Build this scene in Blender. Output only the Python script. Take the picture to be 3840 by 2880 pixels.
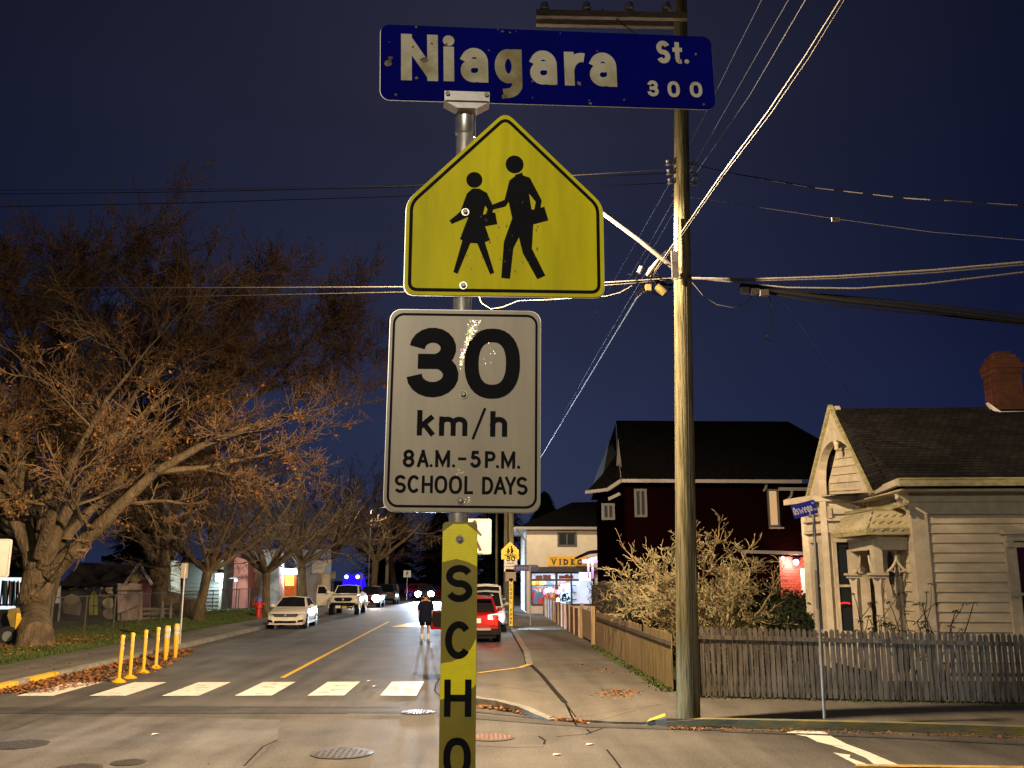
import bpy, math, random
from mathutils import Vector, Matrix
for o in list(bpy.data.objects): bpy.data.objects.remove(o, do_unlink=True)
SC = bpy.context.scene
COL = SC.collection
R = math.radians
# ------------------------------------------------------------------ camera
FPX, CX, CY, CAMH = 3492.0, 1920.0, 1440.0, 2.35
PITCH = R(11.75); YAW = math.atan((1920-1805)/FPX)
cd = bpy.data.cameras.new('camera'); cam = bpy.data.objects.new('camera', cd); COL.objects.link(cam)
cd.sensor_fit = 'HORIZONTAL'; cd.sensor_width = 36.0; cd.lens = 36.0*FPX/3840.0
cd.clip_start = 0.05; cd.clip_end = 3000
cam.location = (0, 0, CAMH); cam.rotation_euler = (math.pi/2+PITCH, 0, -YAW)
SC.camera = cam
# ------------------------------------------------------------------ night sky
W = bpy.data.worlds.new("World"); SC.world = W; W.use_nodes = True
nt = W.node_tree; nt.nodes.clear()
def nn(t, **k):
    n = nt.nodes.new(t)
    for a, v in k.items(): setattr(n, a, v)
    return n
tc = nn('ShaderNodeTexCoord'); sep = nn('ShaderNodeSeparateXYZ'); nt.links.new(tc.outputs['Generated'], sep.inputs[0])
rz = nn('ShaderNodeValToRGB'); rx = nn('ShaderNodeValToRGB')
nt.links.new(sep.outputs['Z'], rz.inputs[0])
e = rz.color_ramp.elements
e[0].position = 0.0; e[0].color = (0.0175, 0.024, 0.062, 1); e[1].position = 1.0; e[1].color = (0.004, 0.005, 0.014, 1)
for p, c in ((0.16, (0.0155, 0.0220, 0.0590, 1)), (0.32, (0.0130, 0.0165, 0.0420, 1)), (0.48, (0.0130, 0.0149, 0.0330, 1))):
    q = e.new(p); q.color = c
mr = nn('ShaderNodeMapRange'); mr.inputs['From Min'].default_value = -0.45; mr.inputs['From Max'].default_value = 0.5
nt.links.new(sep.outputs['X'], mr.inputs['Value']); nt.links.new(mr.outputs[0], rx.inputs[0])
e = rx.color_ramp.elements
e[0].position = 0; e[0].color = (0.62, 0.66, 0.72, 1); e[1].position = 1; e[1].color = (0.42, 0.48, 0.68, 1)
q = e.new(0.5); q.color = (1.62, 1.50, 1.30, 1)
bg = nn('ShaderNodeBackground')
mx = nn('ShaderNodeMix', data_type='RGBA', blend_type='MULTIPLY'); mx.inputs[0].default_value = 1
cn_ = nn('ShaderNodeTexNoise'); cn_.inputs['Scale'].default_value = 2.6; cn_.inputs['Detail'].default_value = 5; nt.links.new(tc.outputs['Generated'], cn_.inputs['Vector'])
cm_ = nn('ShaderNodeMapRange'); cm_.inputs['From Min'].default_value = .3; cm_.inputs['From Max'].default_value = .7; cm_.inputs['To Min'].default_value = .86; cm_.inputs['To Max'].default_value = 1.16; nt.links.new(cn_.outputs['Fac'], cm_.inputs['Value'])
nt.links.new(cm_.outputs[0], bg.inputs[1])
nt.links.new(rz.outputs[0], mx.inputs['A']); nt.links.new(rx.outputs[0], mx.inputs['B'])
wo = nn('ShaderNodeOutputWorld'); nt.links.new(mx.outputs['Result'], bg.inputs[0]); nt.links.new(bg.outputs[0], wo.inputs[0])
SC.view_settings.view_transform = 'Standard'; SC.view_settings.look = 'None'
SC.view_settings.gamma = 1; SC.view_settings.exposure = 0.0; SC.view_settings.use_curve_mapping = False
SC.render.engine = 'CYCLES'; SC.cycles.use_denoising = True; SC.cycles.sample_clamp_indirect = 4.0
SC.cycles.max_bounces = 6; SC.cycles.transparent_max_bounces = 24; SC.cycles.use_light_tree = True
SC.cycles.caustics_reflective = False; SC.cycles.caustics_refractive = False
# ------------------------------------------------------------------ survey helpers: photo pixel + distance along the street -> metres
FW = Vector((math.sin(YAW)*math.cos(PITCH), math.cos(YAW)*math.cos(PITCH), math.sin(PITCH)))
RT = Vector((math.cos(YAW), -math.sin(YAW), 0)); UP = RT.cross(FW)
def ray(x, y): return FW + RT*((x-CX)/FPX) - UP*((y-CY)/FPX)
def S(x, y, Y): d = ray(x, y); return Vector((0, 0, CAMH)) + d*(Y/d.y)
def V(x, y, Y): return S(x*3840/2212, y*3840/2212, Y)
def G(x, y, z=0.0): d = ray(x, y); return Vector((0, 0, CAMH)) + d*((z-CAMH)/d.z)
def GV(x, y, z=0.0): return G(x*3840/2212, y*3840/2212, z)
# ------------------------------------------------------------------ materials
MATS = {}
def mat(name, col, rough=0.7, var=0.0, scale=3.0, bump=0.0, bscale=None, metal=0.0, spec=0.5, emit=None, es=1.0, col2=None, stretch=None, detail=6, lo=0.35, hi=0.65, trans=0.0, coat=0.0):
    if name in MATS: return MATS[name]
    m = bpy.data.materials.new(name); m.use_nodes = True; t = m.node_tree; L = t.links
    b = t.nodes['Principled BSDF']
    b.inputs['Base Color'].default_value = (*col, 1); b.inputs['Roughness'].default_value = rough
    b.inputs['Metallic'].default_value = metal; b.inputs['Specular IOR Level'].default_value = spec
    b.inputs['Transmission Weight'].default_value = trans; b.inputs['Coat Weight'].default_value = coat
    if emit: b.inputs['Emission Color'].default_value = (*emit, 1); b.inputs['Emission Strength'].default_value = es
    if var or col2 or bump:
        c = t.nodes.new('ShaderNodeTexCoord'); mp = t.nodes.new('ShaderNodeMapping'); L.new(c.outputs['Object'], mp.inputs[0])
        if stretch: mp.inputs['Scale'].default_value = stretch
    if var or col2:
        n = t.nodes.new('ShaderNodeTexNoise'); n.inputs['Scale'].default_value = scale; n.inputs['Detail'].default_value = detail; n.inputs['Roughness'].default_value = 0.62
        L.new(mp.outputs[0], n.inputs['Vector']); r = t.nodes.new('ShaderNodeValToRGB'); L.new(n.outputs['Fac'], r.inputs[0])
        if col2 is None: a, z = tuple(x*(1-var) for x in col), tuple(min(1, x*(1+var)) for x in col)
        else: a, z = col, col2
        r.color_ramp.elements[0].color = (*a, 1); r.color_ramp.elements[1].color = (*z, 1)
        r.color_ramp.elements[0].position = lo; r.color_ramp.elements[1].position = hi
        L.new(r.outputs[0], b.inputs['Base Color'])
    if bump:
        n2 = t.nodes.new('ShaderNodeTexNoise'); n2.inputs['Scale'].default_value = bscale or scale*4; n2.inputs['Detail'].default_value = 6
        L.new(mp.outputs[0], n2.inputs['Vector']); bp = t.nodes.new('ShaderNodeBump'); bp.inputs['Strength'].default_value = bump; bp.inputs['Distance'].default_value = 0.02
        L.new(n2.outputs['Fac'], bp.inputs['Height']); L.new(bp.outputs[0], b.inputs['Normal'])
    MATS[name] = m; return m
def glow(name, col, s):
    if name in MATS: return MATS[name]
    m = bpy.data.materials.new(name); m.use_nodes = True; t = m.node_tree; t.nodes.clear()
    e = t.nodes.new('ShaderNodeEmission'); e.inputs[0].default_value = (*col, 1); e.inputs[1].default_value = s
    o = t.nodes.new('ShaderNodeOutputMaterial'); t.links.new(e.outputs[0], o.inputs[0]); MATS[name] = m; return m
def pane(name, tint=(0.02, 0.025, 0.03), clear=0.0, rough=0.04):
    if name in MATS: return MATS[name]
    m = bpy.data.materials.new(name); m.use_nodes = True; t = m.node_tree; b = t.nodes['Principled BSDF']
    b.inputs['Base Color'].default_value = (*tint, 1); b.inputs['Roughness'].default_value = rough; b.inputs['Specular IOR Level'].default_value = 0.6
    if clear:
        tr = t.nodes.new('ShaderNodeBsdfTransparent'); mxs = t.nodes.new('ShaderNodeMixShader'); mxs.inputs[0].default_value = clear
        t.links.new(b.outputs[0], mxs.inputs[1]); t.links.new(tr.outputs[0], mxs.inputs[2]); t.links.new(mxs.outputs[0], t.nodes['Material Output'].inputs[0])
    MATS[name] = m; return m
# ------------------------------------------------------------------ geometry helpers
class MB:
    def __init__(s): s.v = []; s.f = []; s.sm = []
    def add(s, vs, fs, smooth=False):
        n = len(s.v); s.v.extend([tuple(p) for p in vs]); s.f.extend([tuple(i+n for i in f) for f in fs]); s.sm.extend([smooth]*len(fs)); return s
    def quad(s, a, b, c, d): return s.add([a, b, c, d], [(0, 1, 2, 3)])
    def box(s, c, d, rz=0.0, M=None):
        hx, hy, hz = d[0]/2, d[1]/2, d[2]/2
        vs = [Vector((x, y, z)) for z in (-hz, hz) for x, y in ((-hx, -hy), (hx, -hy), (hx, hy), (-hx, hy))]
        T = M if M is not None else Matrix.Rotation(rz, 3, 'Z')
        c = Vector(c); return s.add([c+T@p for p in vs], [(3, 2, 1, 0), (4, 5, 6, 7), (0, 1, 5, 4), (1, 2, 6, 5), (2, 3, 7, 6), (3, 0, 4, 7)])
    def beam(s, a, b, w, h, up=Vector((0, 0, 1))):
        a, b = Vector(a), Vector(b); d = (b-a); x = d.normalized(); y = up.cross(x)
        if y.length < 1e-4: y = Vector((0, 1, 0)).cross(x)
        y.normalize(); z = x.cross(y); M = Matrix((x, y, z)).transposed()
        return s.box((a+b)/2, (d.length, w, h), M=M)
    def prism(s, poly, ext):   # polygon (3D points) extruded by vector ext
        n = len(poly); e = Vector(ext); a = [Vector(p) for p in poly]; vs = a+[p+e for p in a]
        return s.add(vs, [tuple(range(n))[::-1], tuple(range(n, 2*n))]+[(i, (i+1) % n, n+(i+1) % n, n+i) for i in range(n)])
    def tube(s, pts, rad, n=8, cap=True, smooth=True):
        pts = [Vector(p) for p in pts]; m = len(pts)
        if not hasattr(rad, '__len__'): rad = [rad]*m
        vs = []; x = None
        for i, p in enumerate(pts):
            d = (pts[min(i+1, m-1)]-pts[max(i-1, 0)])
            if d.length < 1e-9: d = Vector((0, 0, 1))
            d.normalize()
            if x is None:
                x = d.cross(Vector((0.3, 0.2, 1)) if abs(d.z) < .9 else Vector((1, 0.1, 0)))
            x = (x-d*x.dot(d)).normalized(); y = d.cross(x)
            for k in range(n):
                a = 2*math.pi*k/n; vs.append(p+(x*math.cos(a)+y*math.sin(a))*rad[i])
        fs = [(i*n+k, i*n+(k+1) % n, (i+1)*n+(k+1) % n, (i+1)*n+k) for i in range(m-1) for k in range(n)]
        s.add(vs, fs, smooth)
        if cap: s.add(vs[:n], [tuple(range(n))[::-1]]); s.add(vs[-n:], [tuple(range(n))])
        return s
    def cyl(s, a, b, r, n=16, r2=None): return s.tube([a, b], [r, r if r2 is None else r2], n)
    def lathe(s, c, prof, n=16, axis=Vector((0, 0, 1))):
        c = Vector(c); return s.tube([c+axis*z for r, z in prof], [max(r, 1e-4) for r, z in prof], n)
    def disc(s, c, r, nrm, n=20, ry=None, xax=None):
        nrm = Vector(nrm).normalized(); x = Vector(xax) if xax is not None else (nrm.cross(Vector((0, 0, 1))) if abs(nrm.z) < .9 else Vector((1, 0, 0)))
        x.normalize(); y = nrm.cross(x); c = Vector(c)
        return s.add([c+x*(r*math.cos(2*math.pi*k/n))+y*((ry or r)*math.sin(2*math.pi*k/n)) for k in range(n)], [tuple(range(n))])
    def ball(s, c, r, n=12, m=8, sc=(1, 1, 1)):
        c = Vector(c); prof = [(math.sin(math.pi*i/m), -math.cos(math.pi*i/m)) for i in range(m+1)]
        vs = [c+Vector((p*r*sc[0]*math.cos(2*math.pi*k/n), p*r*sc[1]*math.sin(2*math.pi*k/n), q*r*sc[2])) for p, q in prof for k in range(n)]
        return s.add(vs, [(i*n+k, i*n+(k+1) % n, (i+1)*n+(k+1) % n, (i+1)*n+k) for i in range(m) for k in range(n)], True)
    def build(s, name, m, parent=None, at=None):
        me = bpy.data.meshes.new(name); off = Vector((0, 0, 0))
        if parent is not None: off = world_loc(parent)
        elif at is not None: off = Vector(at)
        me.from_pydata([tuple(Vector(p)-off) for p in s.v], [], s.f)
        me.polygons.foreach_set('use_smooth', s.sm); me.update()
        if any(s.sm): me.set_sharp_from_angle(angle=R(40))
        me.materials.append(m); o = bpy.data.objects.new(name, me); COL.objects.link(o)
        if parent is not None: o.parent = parent
        else: o.location = off
        return o
def world_loc(o):
    p = Vector(o.location)
    while o.parent is not None: o = o.parent; p = p+Vector(o.location)
    return p
def tag(o, label=None, cat=None, group=None, kind=None):
    if label: o['label'] = label
    if cat: o['category'] = cat
    if group: o['group'] = group
    if kind: o['kind'] = kind
    return o
def thing(name, loc, label, cat, group=None):
    o = bpy.data.objects.new(name, None); COL.objects.link(o); o.location = loc; o.empty_display_size = 0.2
    return tag(o, label, cat, group)
def copy_tree(o, parent=None):
    c = o.copy(); COL.objects.link(c); c.parent = parent
    for ch in list(o.children): copy_tree(ch, c)
    return c
def struct(mb, name, m): return tag(mb.build(name, m), kind='structure')
def sheet(poly, z): return MB().add([(p[0], p[1], z) for p in poly], [tuple(range(len(poly)))])
def slab(poly, z0, z1): return MB().prism([(p[0], p[1], z0) for p in poly], (0, 0, z1-z0))
def cable(pts, r, n=5, sag=0.0, seg=14):
    a, b = Vector(pts[0]), Vector(pts[-1])
    if len(pts) == 2: pts = [a.lerp(b, t/seg)-Vector((0, 0, sag*4*(t/seg)*(1-t/seg))) for t in range(seg+1)]
    return MB().tube(pts, r, n)
# ------------------------------------------------------------------ stroke lettering (every stroke is a thin raised ribbon)
def A(cx, cy, rx, ry, a0, a1, n=14): return [(cx+rx*math.cos(R(a0+(a1-a0)*i/n)), cy+ry*math.sin(R(a0+(a1-a0)*i/n))) for i in range(n+1)]
def EL(): return A(.5, .5, .5, .5, 0, 360, 28)[:-1]
def SUP(p=2.35, n=32): return [(.5+.5*math.copysign(abs(math.cos(2*math.pi*k/n))**(2/p), math.cos(2*math.pi*k/n)), .5+.5*math.copysign(abs(math.sin(2*math.pi*k/n))**(2/p), math.sin(2*math.pi*k/n))) for k in range(n)]
# glyph: list of (points, mode) ; mode e = extend both ends by half a stroke, b = butt ends, c = closed, d = dot
GL = {
 'N': [([(0, 0), (0, 1)], 'e'), ([(0, 1), (1, 0)], 'b'), ([(1, 0), (1, 1)], 'e')],
 'i': [([(.5, 0), (.5, .70)], 'e'), ([(.5, 1)], 'd')],
 'a': [([(1, 0), (1, .62)]+A(.5, .62, .5, .38, 0, 152), 'e'), ([(1, .57), (.46, .57)]+A(.44, .285, .44, .285, 90, 270)+[(.7, .02), (1, .16)], 'b')],
 'g': [(A(.5, .5, .5, .5, 0, 360, 28)[:-1], 'c'), ([(1, 1), (1, .1), (1, -.22)]+A(.42, -.22, .58, .36, 0, -84), 'e')],
 'r': [([(0, 0), (0, 1)], 'e'), (A(1.0, .35, 1.0, .62, 175, 78), 'b')],
 'S': [(A(.5, .745, .5, .255, 22, 265)+A(.5, .25, .5, .25, 82, -158), 'b')],
 't': [([(.45, 1), (.45, .25)]+A(.75, .25, .30, .25, 180, 275), 'e'), ([(0, .68), (.95, .68)], 'e')],
 '.': [([(.5, .5)], 'd')],
 '3': [(A(.49, .755, .43, .245, 176, -82), 'b'), (A(.5, .265, .5, .265, 80, -178), 'b'), ([(.30, .515), (.52, .515)], 'e')],
 '0': [(SUP(), 'c')], 'O': [(SUP(), 'c')], 'o': [(EL(), 'c')],
 'k': [([(0, 0), (0, 1)], 'e'), ([(.05, .30), (.88, .74)], 'e'), ([(.36, .44), (.94, 0)], 'e')],
 'm': [([(0, 0), (0, 1)], 'e'), (A(.25, .68, .25, .32, 172, 0)+[(.5, 0)], 'e'), (A(.75, .68, .25, .32, 172, 0)+[(1, 0)], 'e')],
 'h': [([(0, 0), (0, 1)], 'e'), (A(.5, .48, .5, .24, 172, 0)+[(1, 0)], 'e')],
 '/': [([(0, 0), (1, 1)], 'e')],
 '8': [([(.5+.44*math.cos(a*.2618), .76+.24*math.sin(a*.2618)) for a in range(24)], 'c'), ([(.5+.5*math.cos(a*.2618), .265+.265*math.sin(a*.2618)) for a in range(24)], 'c')],
 'A': [([(0, 0), (.5, 1)], 'e'), ([(1, 0), (.5, 1)], 'e'), ([(.2, .3), (.8, .3)], 'b')],
 'M': [([(0, 0), (0, 1)], 'e'), ([(1, 0), (1, 1)], 'e'), ([(0, 1), (.5, .12), (1, 1)], 'b')],
 '-': [([(0, .5), (1, .5)], 'e')],
 '5': [([(.9, 1), (.2, 1), (.09, .56)], 'b'), (A(.47, .32, .53, .32, 140, -165), 'b')],
 'P': [([(0, 0), (0, 1)], 'e'), ([(0, 1), (.55, 1)]+A(.55, .74, .45, .26, 90, -90)+[(0, .48)], 'b')],
 'B': [([(0, 0), (0, 1)], 'e'), ([(0, 1), (.5, 1)]+A(.5, .76, .42, .24, 90, -90)+[(0, .52)], 'b'), ([(.4, .52)]+A(.5, .26, .5, .26, 90, -90)+[(0, 0)], 'b')],
 'C': [(A(.5, .5, .5, .5, 40, 320, 24), 'b')], 'c': [(A(.5, .5, .5, .5, 42, 318, 20), 'b')],
 'H': [([(0, 0), (0, 1)], 'e'), ([(1, 0), (1, 1)], 'e'), ([(0, .5), (1, .5)], 'b')],
 'L': [([(0, 1), (0, 0), (1, 0)], 'e')],
 'D': [([(0, 0), (0, 1)], 'e'), ([(0, 1), (.4, 1)]+A(.4, .5, .6, .5, 90, -90)+[(0, 0)], 'b')],
 'Y': [([(0, 1), (.5, .42), (1, 1)], 'e'), ([(.5, .45), (.5, 0)], 'e')],
 's': [(A(.5, .745, .5, .255, 22, 265)+A(.5, .25, .5, .25, 82, -158), 'b')],
 'w': [([(0, 1), (.25, 0), (.5, .7), (.75, 0), (1, 1)], 'e')],
 'e': [([(0.02, .52), (.98, .52)], 'b'), (A(.5, .5, .5, .5, 0, 315, 24), 'b')],
 'V': [([(0, 1), (.5, 0), (1, 1)], 'e')], 'I': [([(.5, 0), (.5, 1)], 'e')], 'l': [([(.5, 0), (.5, 1)], 'e')],
 'E': [([(1, 1), (0, 1), (0, 0), (1, 0)], 'e'), ([(0, .52), (.85, .52)], 'b')],
 'y': [([(0, 1), (.5, .1)], 'e'), ([(1, 1), (.35, -.35)], 'e')],
 'Z': [([(0, 1), (1, 1), (0, 0), (1, 0)], 'e')], 'T': [([(.5, 0), (.5, 1)], 'e'), ([(0, 1), (1, 1)], 'e')],
 'v': [([(0, 1), (.5, 0), (1, 1)], 'e')], 'K': [([(0, 0), (0, 1)], 'e'), ([(.05, .4), (1, 1)], 'e'), ([(.35, .6), (1, 0)], 'e')],
}
def ribbon(pts, w, closed):
    n = len(pts); L, Rr = [], []
    for i, p in enumerate(pts):
        a = pts[i-1] if (i or closed) else None; b = pts[(i+1) % n] if (i < n-1 or closed) else None
        d1 = (Vector(p)-Vector(a)).normalized() if a is not None else None; d2 = (Vector(b)-Vector(p)).normalized() if b is not None else None
        if d1 is None: d1 = d2
        if d2 is None: d2 = d1
        n1 = Vector((-d1.y, d1.x)); n2 = Vector((-d2.y, d2.x)); m = n1+n2
        if m.length < 1e-5: m = n1
        m.normalize(); k = w/2/max(.45, m.dot(n1))
        L.append(Vector(p)+m*k); Rr.append(Vector(p)-m*k)
    return L, Rr
class Lay:      # lettering laid out in a plane: frame origin o, right r, up u, outward n
    def __init__(s, o, r, u, n, lift=0.0012): s.o, s.r, s.u, s.n = Vector(o), Vector(r), Vector(u), Vector(n); s.mb = MB(); s.k = 0; s.lift = lift
    def P(s, x, z, extra=0.0): return s.o+s.r*x+s.u*z+s.n*(s.lift+extra)
    def face(s, pts, extra=0.0): s.k += 1; ex = extra+0.00012*(s.k % 9); s.mb.add([s.P(x, z, ex) for x, z in pts], [tuple(range(len(pts)))])
    def stroke(s, pts, w, closed=False):
        q = [Vector(p) for p in pts]; pts = q[:1]
        for p in q[1:]:
            if (p-pts[-1]).length > w*.02: pts.append(p)
        s.k += 1; ex = 0.00012*(s.k % 9)
        L, Rr = ribbon(pts, w, closed); n = len(pts); vs = [s.P(p.x, p.y, ex) for p in L]+[s.P(p.x, p.y, ex) for p in Rr]
        m = n if closed else n-1
        s.mb.add(vs, [(n+i, n+(i+1) % n, (i+1) % n, i) for i in range(m)])
    def glyph(s, ch, x0, x1, z0, z1, w):
        h = w/2; bw, bh = (x1-x0-w), (z1-z0-w)
        for pts, mode in GL[ch]:
            q = [Vector((x0+h+a*bw, z0+h+b*bh)) for a, b in pts]
            if mode == 'd':
                c = q[0]; s.face([(c.x+w*.56*math.cos(k*.4488), c.y+w*.56*math.sin(k*.4488)) for k in range(14)]); continue
            if mode == 'e':
                d = (q[0]-q[1]).normalized(); q[0] = q[0]+d*h; d = (q[-1]-q[-2]).normalized(); q[-1] = q[-1]+d*h
            s.stroke(q, w, mode == 'c')
    def text(s, t, x0, x1, z0, h, w, xh=0.74, desc=True):
        wd = {'i': .34, 'l': .34, 'I': .4, '.': .34, 'm': 1.45, 'w': 1.9, 'M': 1.2, ' ': .5, 'r': .7, 't': .65, '-': .7, 'a': .9, 'e': .9, 's': .8, 'c': .85, 'o': .95, 'g': .95, 'k': .9, 'h': .9, 'y': .9}
        tot = sum(wd.get(c, 1.0) for c in t); gap = 0.2; u = (x1-x0)/(tot+gap*(len(t)-1)); x = x0
        for c in t:
            cw = wd.get(c, 1.0)*u; hh = h*xh if c in 'aegorswmcyvn' else h
            if c == '.': hh = w*1.05
            if c != ' ': s.glyph(c, x, x+max(cw, w*1.02), z0, z0+hh, w)
            x += cw+gap*u
def frame(loc, yaw=0.0, pitch=0.0, roll=0.0):
    M = Matrix.Rotation(yaw, 3, 'Z') @ Matrix.Rotation(pitch, 3, 'X') @ Matrix.Rotation(roll, 3, 'Y')
    return Vector(loc), M@Vector((1, 0, 0)), M@Vector((0, 0, 1)), M@Vector((0, -1, 0))
def rrect(w, h, r, n=6):
    out = []
    for cx, cz, a in ((w/2-r, h/2-r, 0), (-w/2+r, h/2-r, 90), (-w/2+r, -h/2+r, 180), (w/2-r, -h/2+r, 270)):
        out += [(cx+r*math.cos(R(a+90*i/n)), cz+r*math.sin(R(a+90*i/n))) for i in range(n+1)]
    return out
def rpoly(pts, r, n=5):   # round the corners of a convex polygon
    out = []; m = len(pts)
    for i in range(m):
        p, a, b = Vector(pts[i]), Vector(pts[i-1]), Vector(pts[(i+1) % m]); u, v = (a-p).normalized(), (b-p).normalized()
        s, t = p+u*r, p+v*r
        for k in range(n+1):
            x = k/n; out.append(tuple(s*(1-x)**2+p*2*x*(1-x)+t*x*x))
    return out
def unit_(rg):
    while True:
        v = Vector((rg.uniform(-1, 1), rg.uniform(-1, 1), rg.uniform(-1, 1)))
        if .1 < v.length < 1: return v.normalized()
def plate(fr, poly, th, name, m, parent):
    o, r, u, n = fr; return MB().prism([o+r*x+u*z for x, z in poly], -n*th).build(name, m, parent)
# ------------------------------------------------------------------ setting: roads, kerbs, walks, lawn
def asphalt(name, a, b, sc=0.6, rough=(0.55, 0.85)):
    m = bpy.data.materials.new(name); m.use_nodes = True; t = m.node_tree; L = t.links; p = t.nodes['Principled BSDF']
    c = t.nodes.new('ShaderNodeTexCoord')
    n1 = t.nodes.new('ShaderNodeTexNoise'); n1.inputs['Scale'].default_value = sc; n1.inputs['Detail'].default_value = 8; n1.inputs['Roughness'].default_value = .6
    n2 = t.nodes.new('ShaderNodeTexNoise'); n2.inputs['Scale'].default_value = 26; n2.inputs['Detail'].default_value = 4
    mp = t.nodes.new('ShaderNodeMapping'); mp.inputs['Scale'].default_value = (2.2, .16, 1)
    n3 = t.nodes.new('ShaderNodeTexNoise'); n3.inputs['Scale'].default_value = 1.0; n3.inputs['Detail'].default_value = 5
    for n in (n1, n2): L.new(c.outputs['Object'], n.inputs['Vector'])
    L.new(c.outputs['Object'], mp.inputs[0]); L.new(mp.outputs[0], n3.inputs['Vector'])
    r = t.nodes.new('ShaderNodeValToRGB'); r.color_ramp.elements[0].position = .32; r.color_ramp.elements[1].position = .68
    r.color_ramp.elements[0].color = (*a, 1); r.color_ramp.elements[1].color = (*b, 1)
    ad = t.nodes.new('ShaderNodeMath'); ad.operation = 'MULTIPLY_ADD'; ad.inputs[1].default_value = .55
    L.new(n2.outputs['Fac'], ad.inputs[0]); 
    a2 = t.nodes.new('ShaderNodeMath'); a2.operation = 'MULTIPLY_ADD'; a2.inputs[1].default_value = .5; L.new(n3.outputs['Fac'], a2.inputs[0])
    hf = t.nodes.new('ShaderNodeMath'); hf.operation = 'MULTIPLY_ADD'; hf.inputs[1].default_value = .55; hf.inputs[2].default_value = -.30
    L.new(n1.outputs['Fac'], hf.inputs[0]); L.new(hf.outputs[0], a2.inputs[2]); L.new(a2.outputs[0], ad.inputs[2]); L.new(ad.outputs[0], r.inputs[0])
    L.new(r.outputs[0], p.inputs['Base Color'])
    rr = t.nodes.new('ShaderNodeMapRange'); rr.inputs['To Min'].default_value = rough[0]; rr.inputs['To Max'].default_value = rough[1]
    L.new(n3.outputs['Fac'], rr.inputs['Value']); L.new(rr.outputs[0], p.inputs['Roughness'])
    bp = t.nodes.new('ShaderNodeBump'); bp.inputs['Strength'].default_value = .35; bp.inputs['Distance'].default_value = .01
    L.new(n2.outputs['Fac'], bp.inputs['Height']); L.new(bp.outputs[0], p.inputs['Normal']); MATS[name] = m; return m
M_ROAD = asphalt('asphalt', (0.038, 0.036, 0.033), (0.128, 0.122, 0.112))
M_PATCH = asphalt('asphalt_pale', (0.060, 0.058, 0.057), (0.165, 0.160, 0.155), 0.9)
M_TAR = mat('tar', (0.022, 0.020, 0.018), .95, .3, 6, spec=.05)
M_WALK = asphalt('concrete_walk', (0.072, 0.066, 0.055), (0.155, 0.142, 0.118), 0.8, (.75, .9))
M_KERB = mat('kerb_concrete', (0.15, 0.145, 0.13), .85, col2=(.27, .26, .22), scale=2.5, bump=.3)
M_WPAINT = mat('white_road_paint', (0.22, 0.20, 0.17), .6, col2=(.76, .72, .64), scale=3.2, bump=.15, lo=.30, hi=.43, detail=12)
M_YPAINT = mat('yellow_road_paint', (0.30, 0.18, 0.03), .6, col2=(.70, .44, .04), scale=4, lo=.30, hi=.45, detail=10)
M_GRASS = mat('grass_ground', (0.018, 0.032, 0.006), .95, col2=(.05, .075, .014), scale=2.0, bump=.5, bscale=30)
M_EARTH = mat('dark_earth', (0.02, 0.017, 0.012), .95, .4, 2)
M_LEAF = mat('fallen_leaf', (0.16, 0.055, 0.012), .8, col2=(.36, .15, .04), scale=9)
rng = random.Random(7)
struct(sheet([(-500, -300), (500, -300), (500, 700), (-500, 700)], 0.0), 'road', M_ROAD)
KZ = 0.13
# left block: walk, kerb, lawn
struct(slab([(-60, 17.2), (-14.5, 18.4), (-12.0, 19.6), (-10.35, 21.2), (-10.3, 200), (-12.35, 200), (-12.35, 25.2), (-14.5, 23.2), (-60, 22)], -.02, KZ), 'pavement', M_WALK)
struct(slab([(-12.0, 19.5), (-10.32, 21.05), (-10.12, 21.6), (-10.12, 200), (-10.295, 200), (-10.345, 21.2), (-12.0, 19.61)], -.02, KZ+.006), 'kerb', M_KERB)
struct(slab([(-12.36, 25.2), (-12.36, 200), (-60, 200), (-60, 22.01), (-14.5, 23.21)], -.02, KZ+.03), 'lawn', M_GRASS)
kp = MB()
for (x0, y0), (x1, y1) in (((14, 2578), (170, 2554)), ((206, 2544), (300, 2520))):
    a, b = G(x0, y0, KZ), G(x1, y1, KZ); kp.box(((-10.2), (a.y+b.y)/2, KZ/2+.004), (.186, b.y-a.y, KZ+.012))
tag(kp.build('kerb_paint', M_YPAINT), kind='structure')
# right block: bulb-out walk between road and fences
edge = [G(x, y, KZ) for x, y in ((3840, 2727), (3400, 2713), (3000, 2704), (2640, 2697), (2500, 2693))]
ramp = [G(x, y, .02) for x, y in ((2420, 2712), (2300, 2710), (2190, 2703), (2110, 2694))]
bulb = [G(x, y, KZ) for x, y in ((2060, 2674), (2005, 2660), (1950, 2645), (1860, 2628), (1786, 2619))]+[Vector((-.50, 19.3, 0)), Vector((-.74, 20.6, 0)), Vector((-.80, 23.2, 0)), Vector((-.55, 24.6, 0))]+[G(x, y, KZ) for x, y in ((1786, 2524), (1880, 2512), (1940, 2504), (1976, 2492))]+[Vector((1.36, 30, 0)), Vector((1.36, 200, 0))]
outer = [(p.x, p.y) for p in edge+ramp+bulb]
walk = [(30, 11.0)]+outer+[(60, 200), (60, 20)]
mbw = MB(); vs = []; zz = []
def zof(i): return .035 if len(edge) <= i-1 < len(edge)+len(ramp) else KZ
zl = {1+len(edge)+len(ramp): .02, 2+len(edge)+len(ramp): .055, 3+len(edge)+len(ramp): .095}
n = len(walk); top = [(p[0], p[1], zl.get(i, zof(i))) for i, p in enumerate(walk)]
mbw.add([(p[0], p[1], -.02) for p in walk]+top, [(i, (i+1) % n, n+(i+1) % n, n+i) for i in range(n)])
import mathutils.geometry as mg
mbw.add(top, [tuple(t) for t in mg.tessellate_polygon([[Vector(p) for p in top]])])
struct(mbw, 'pavement', M_WALK)
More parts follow.
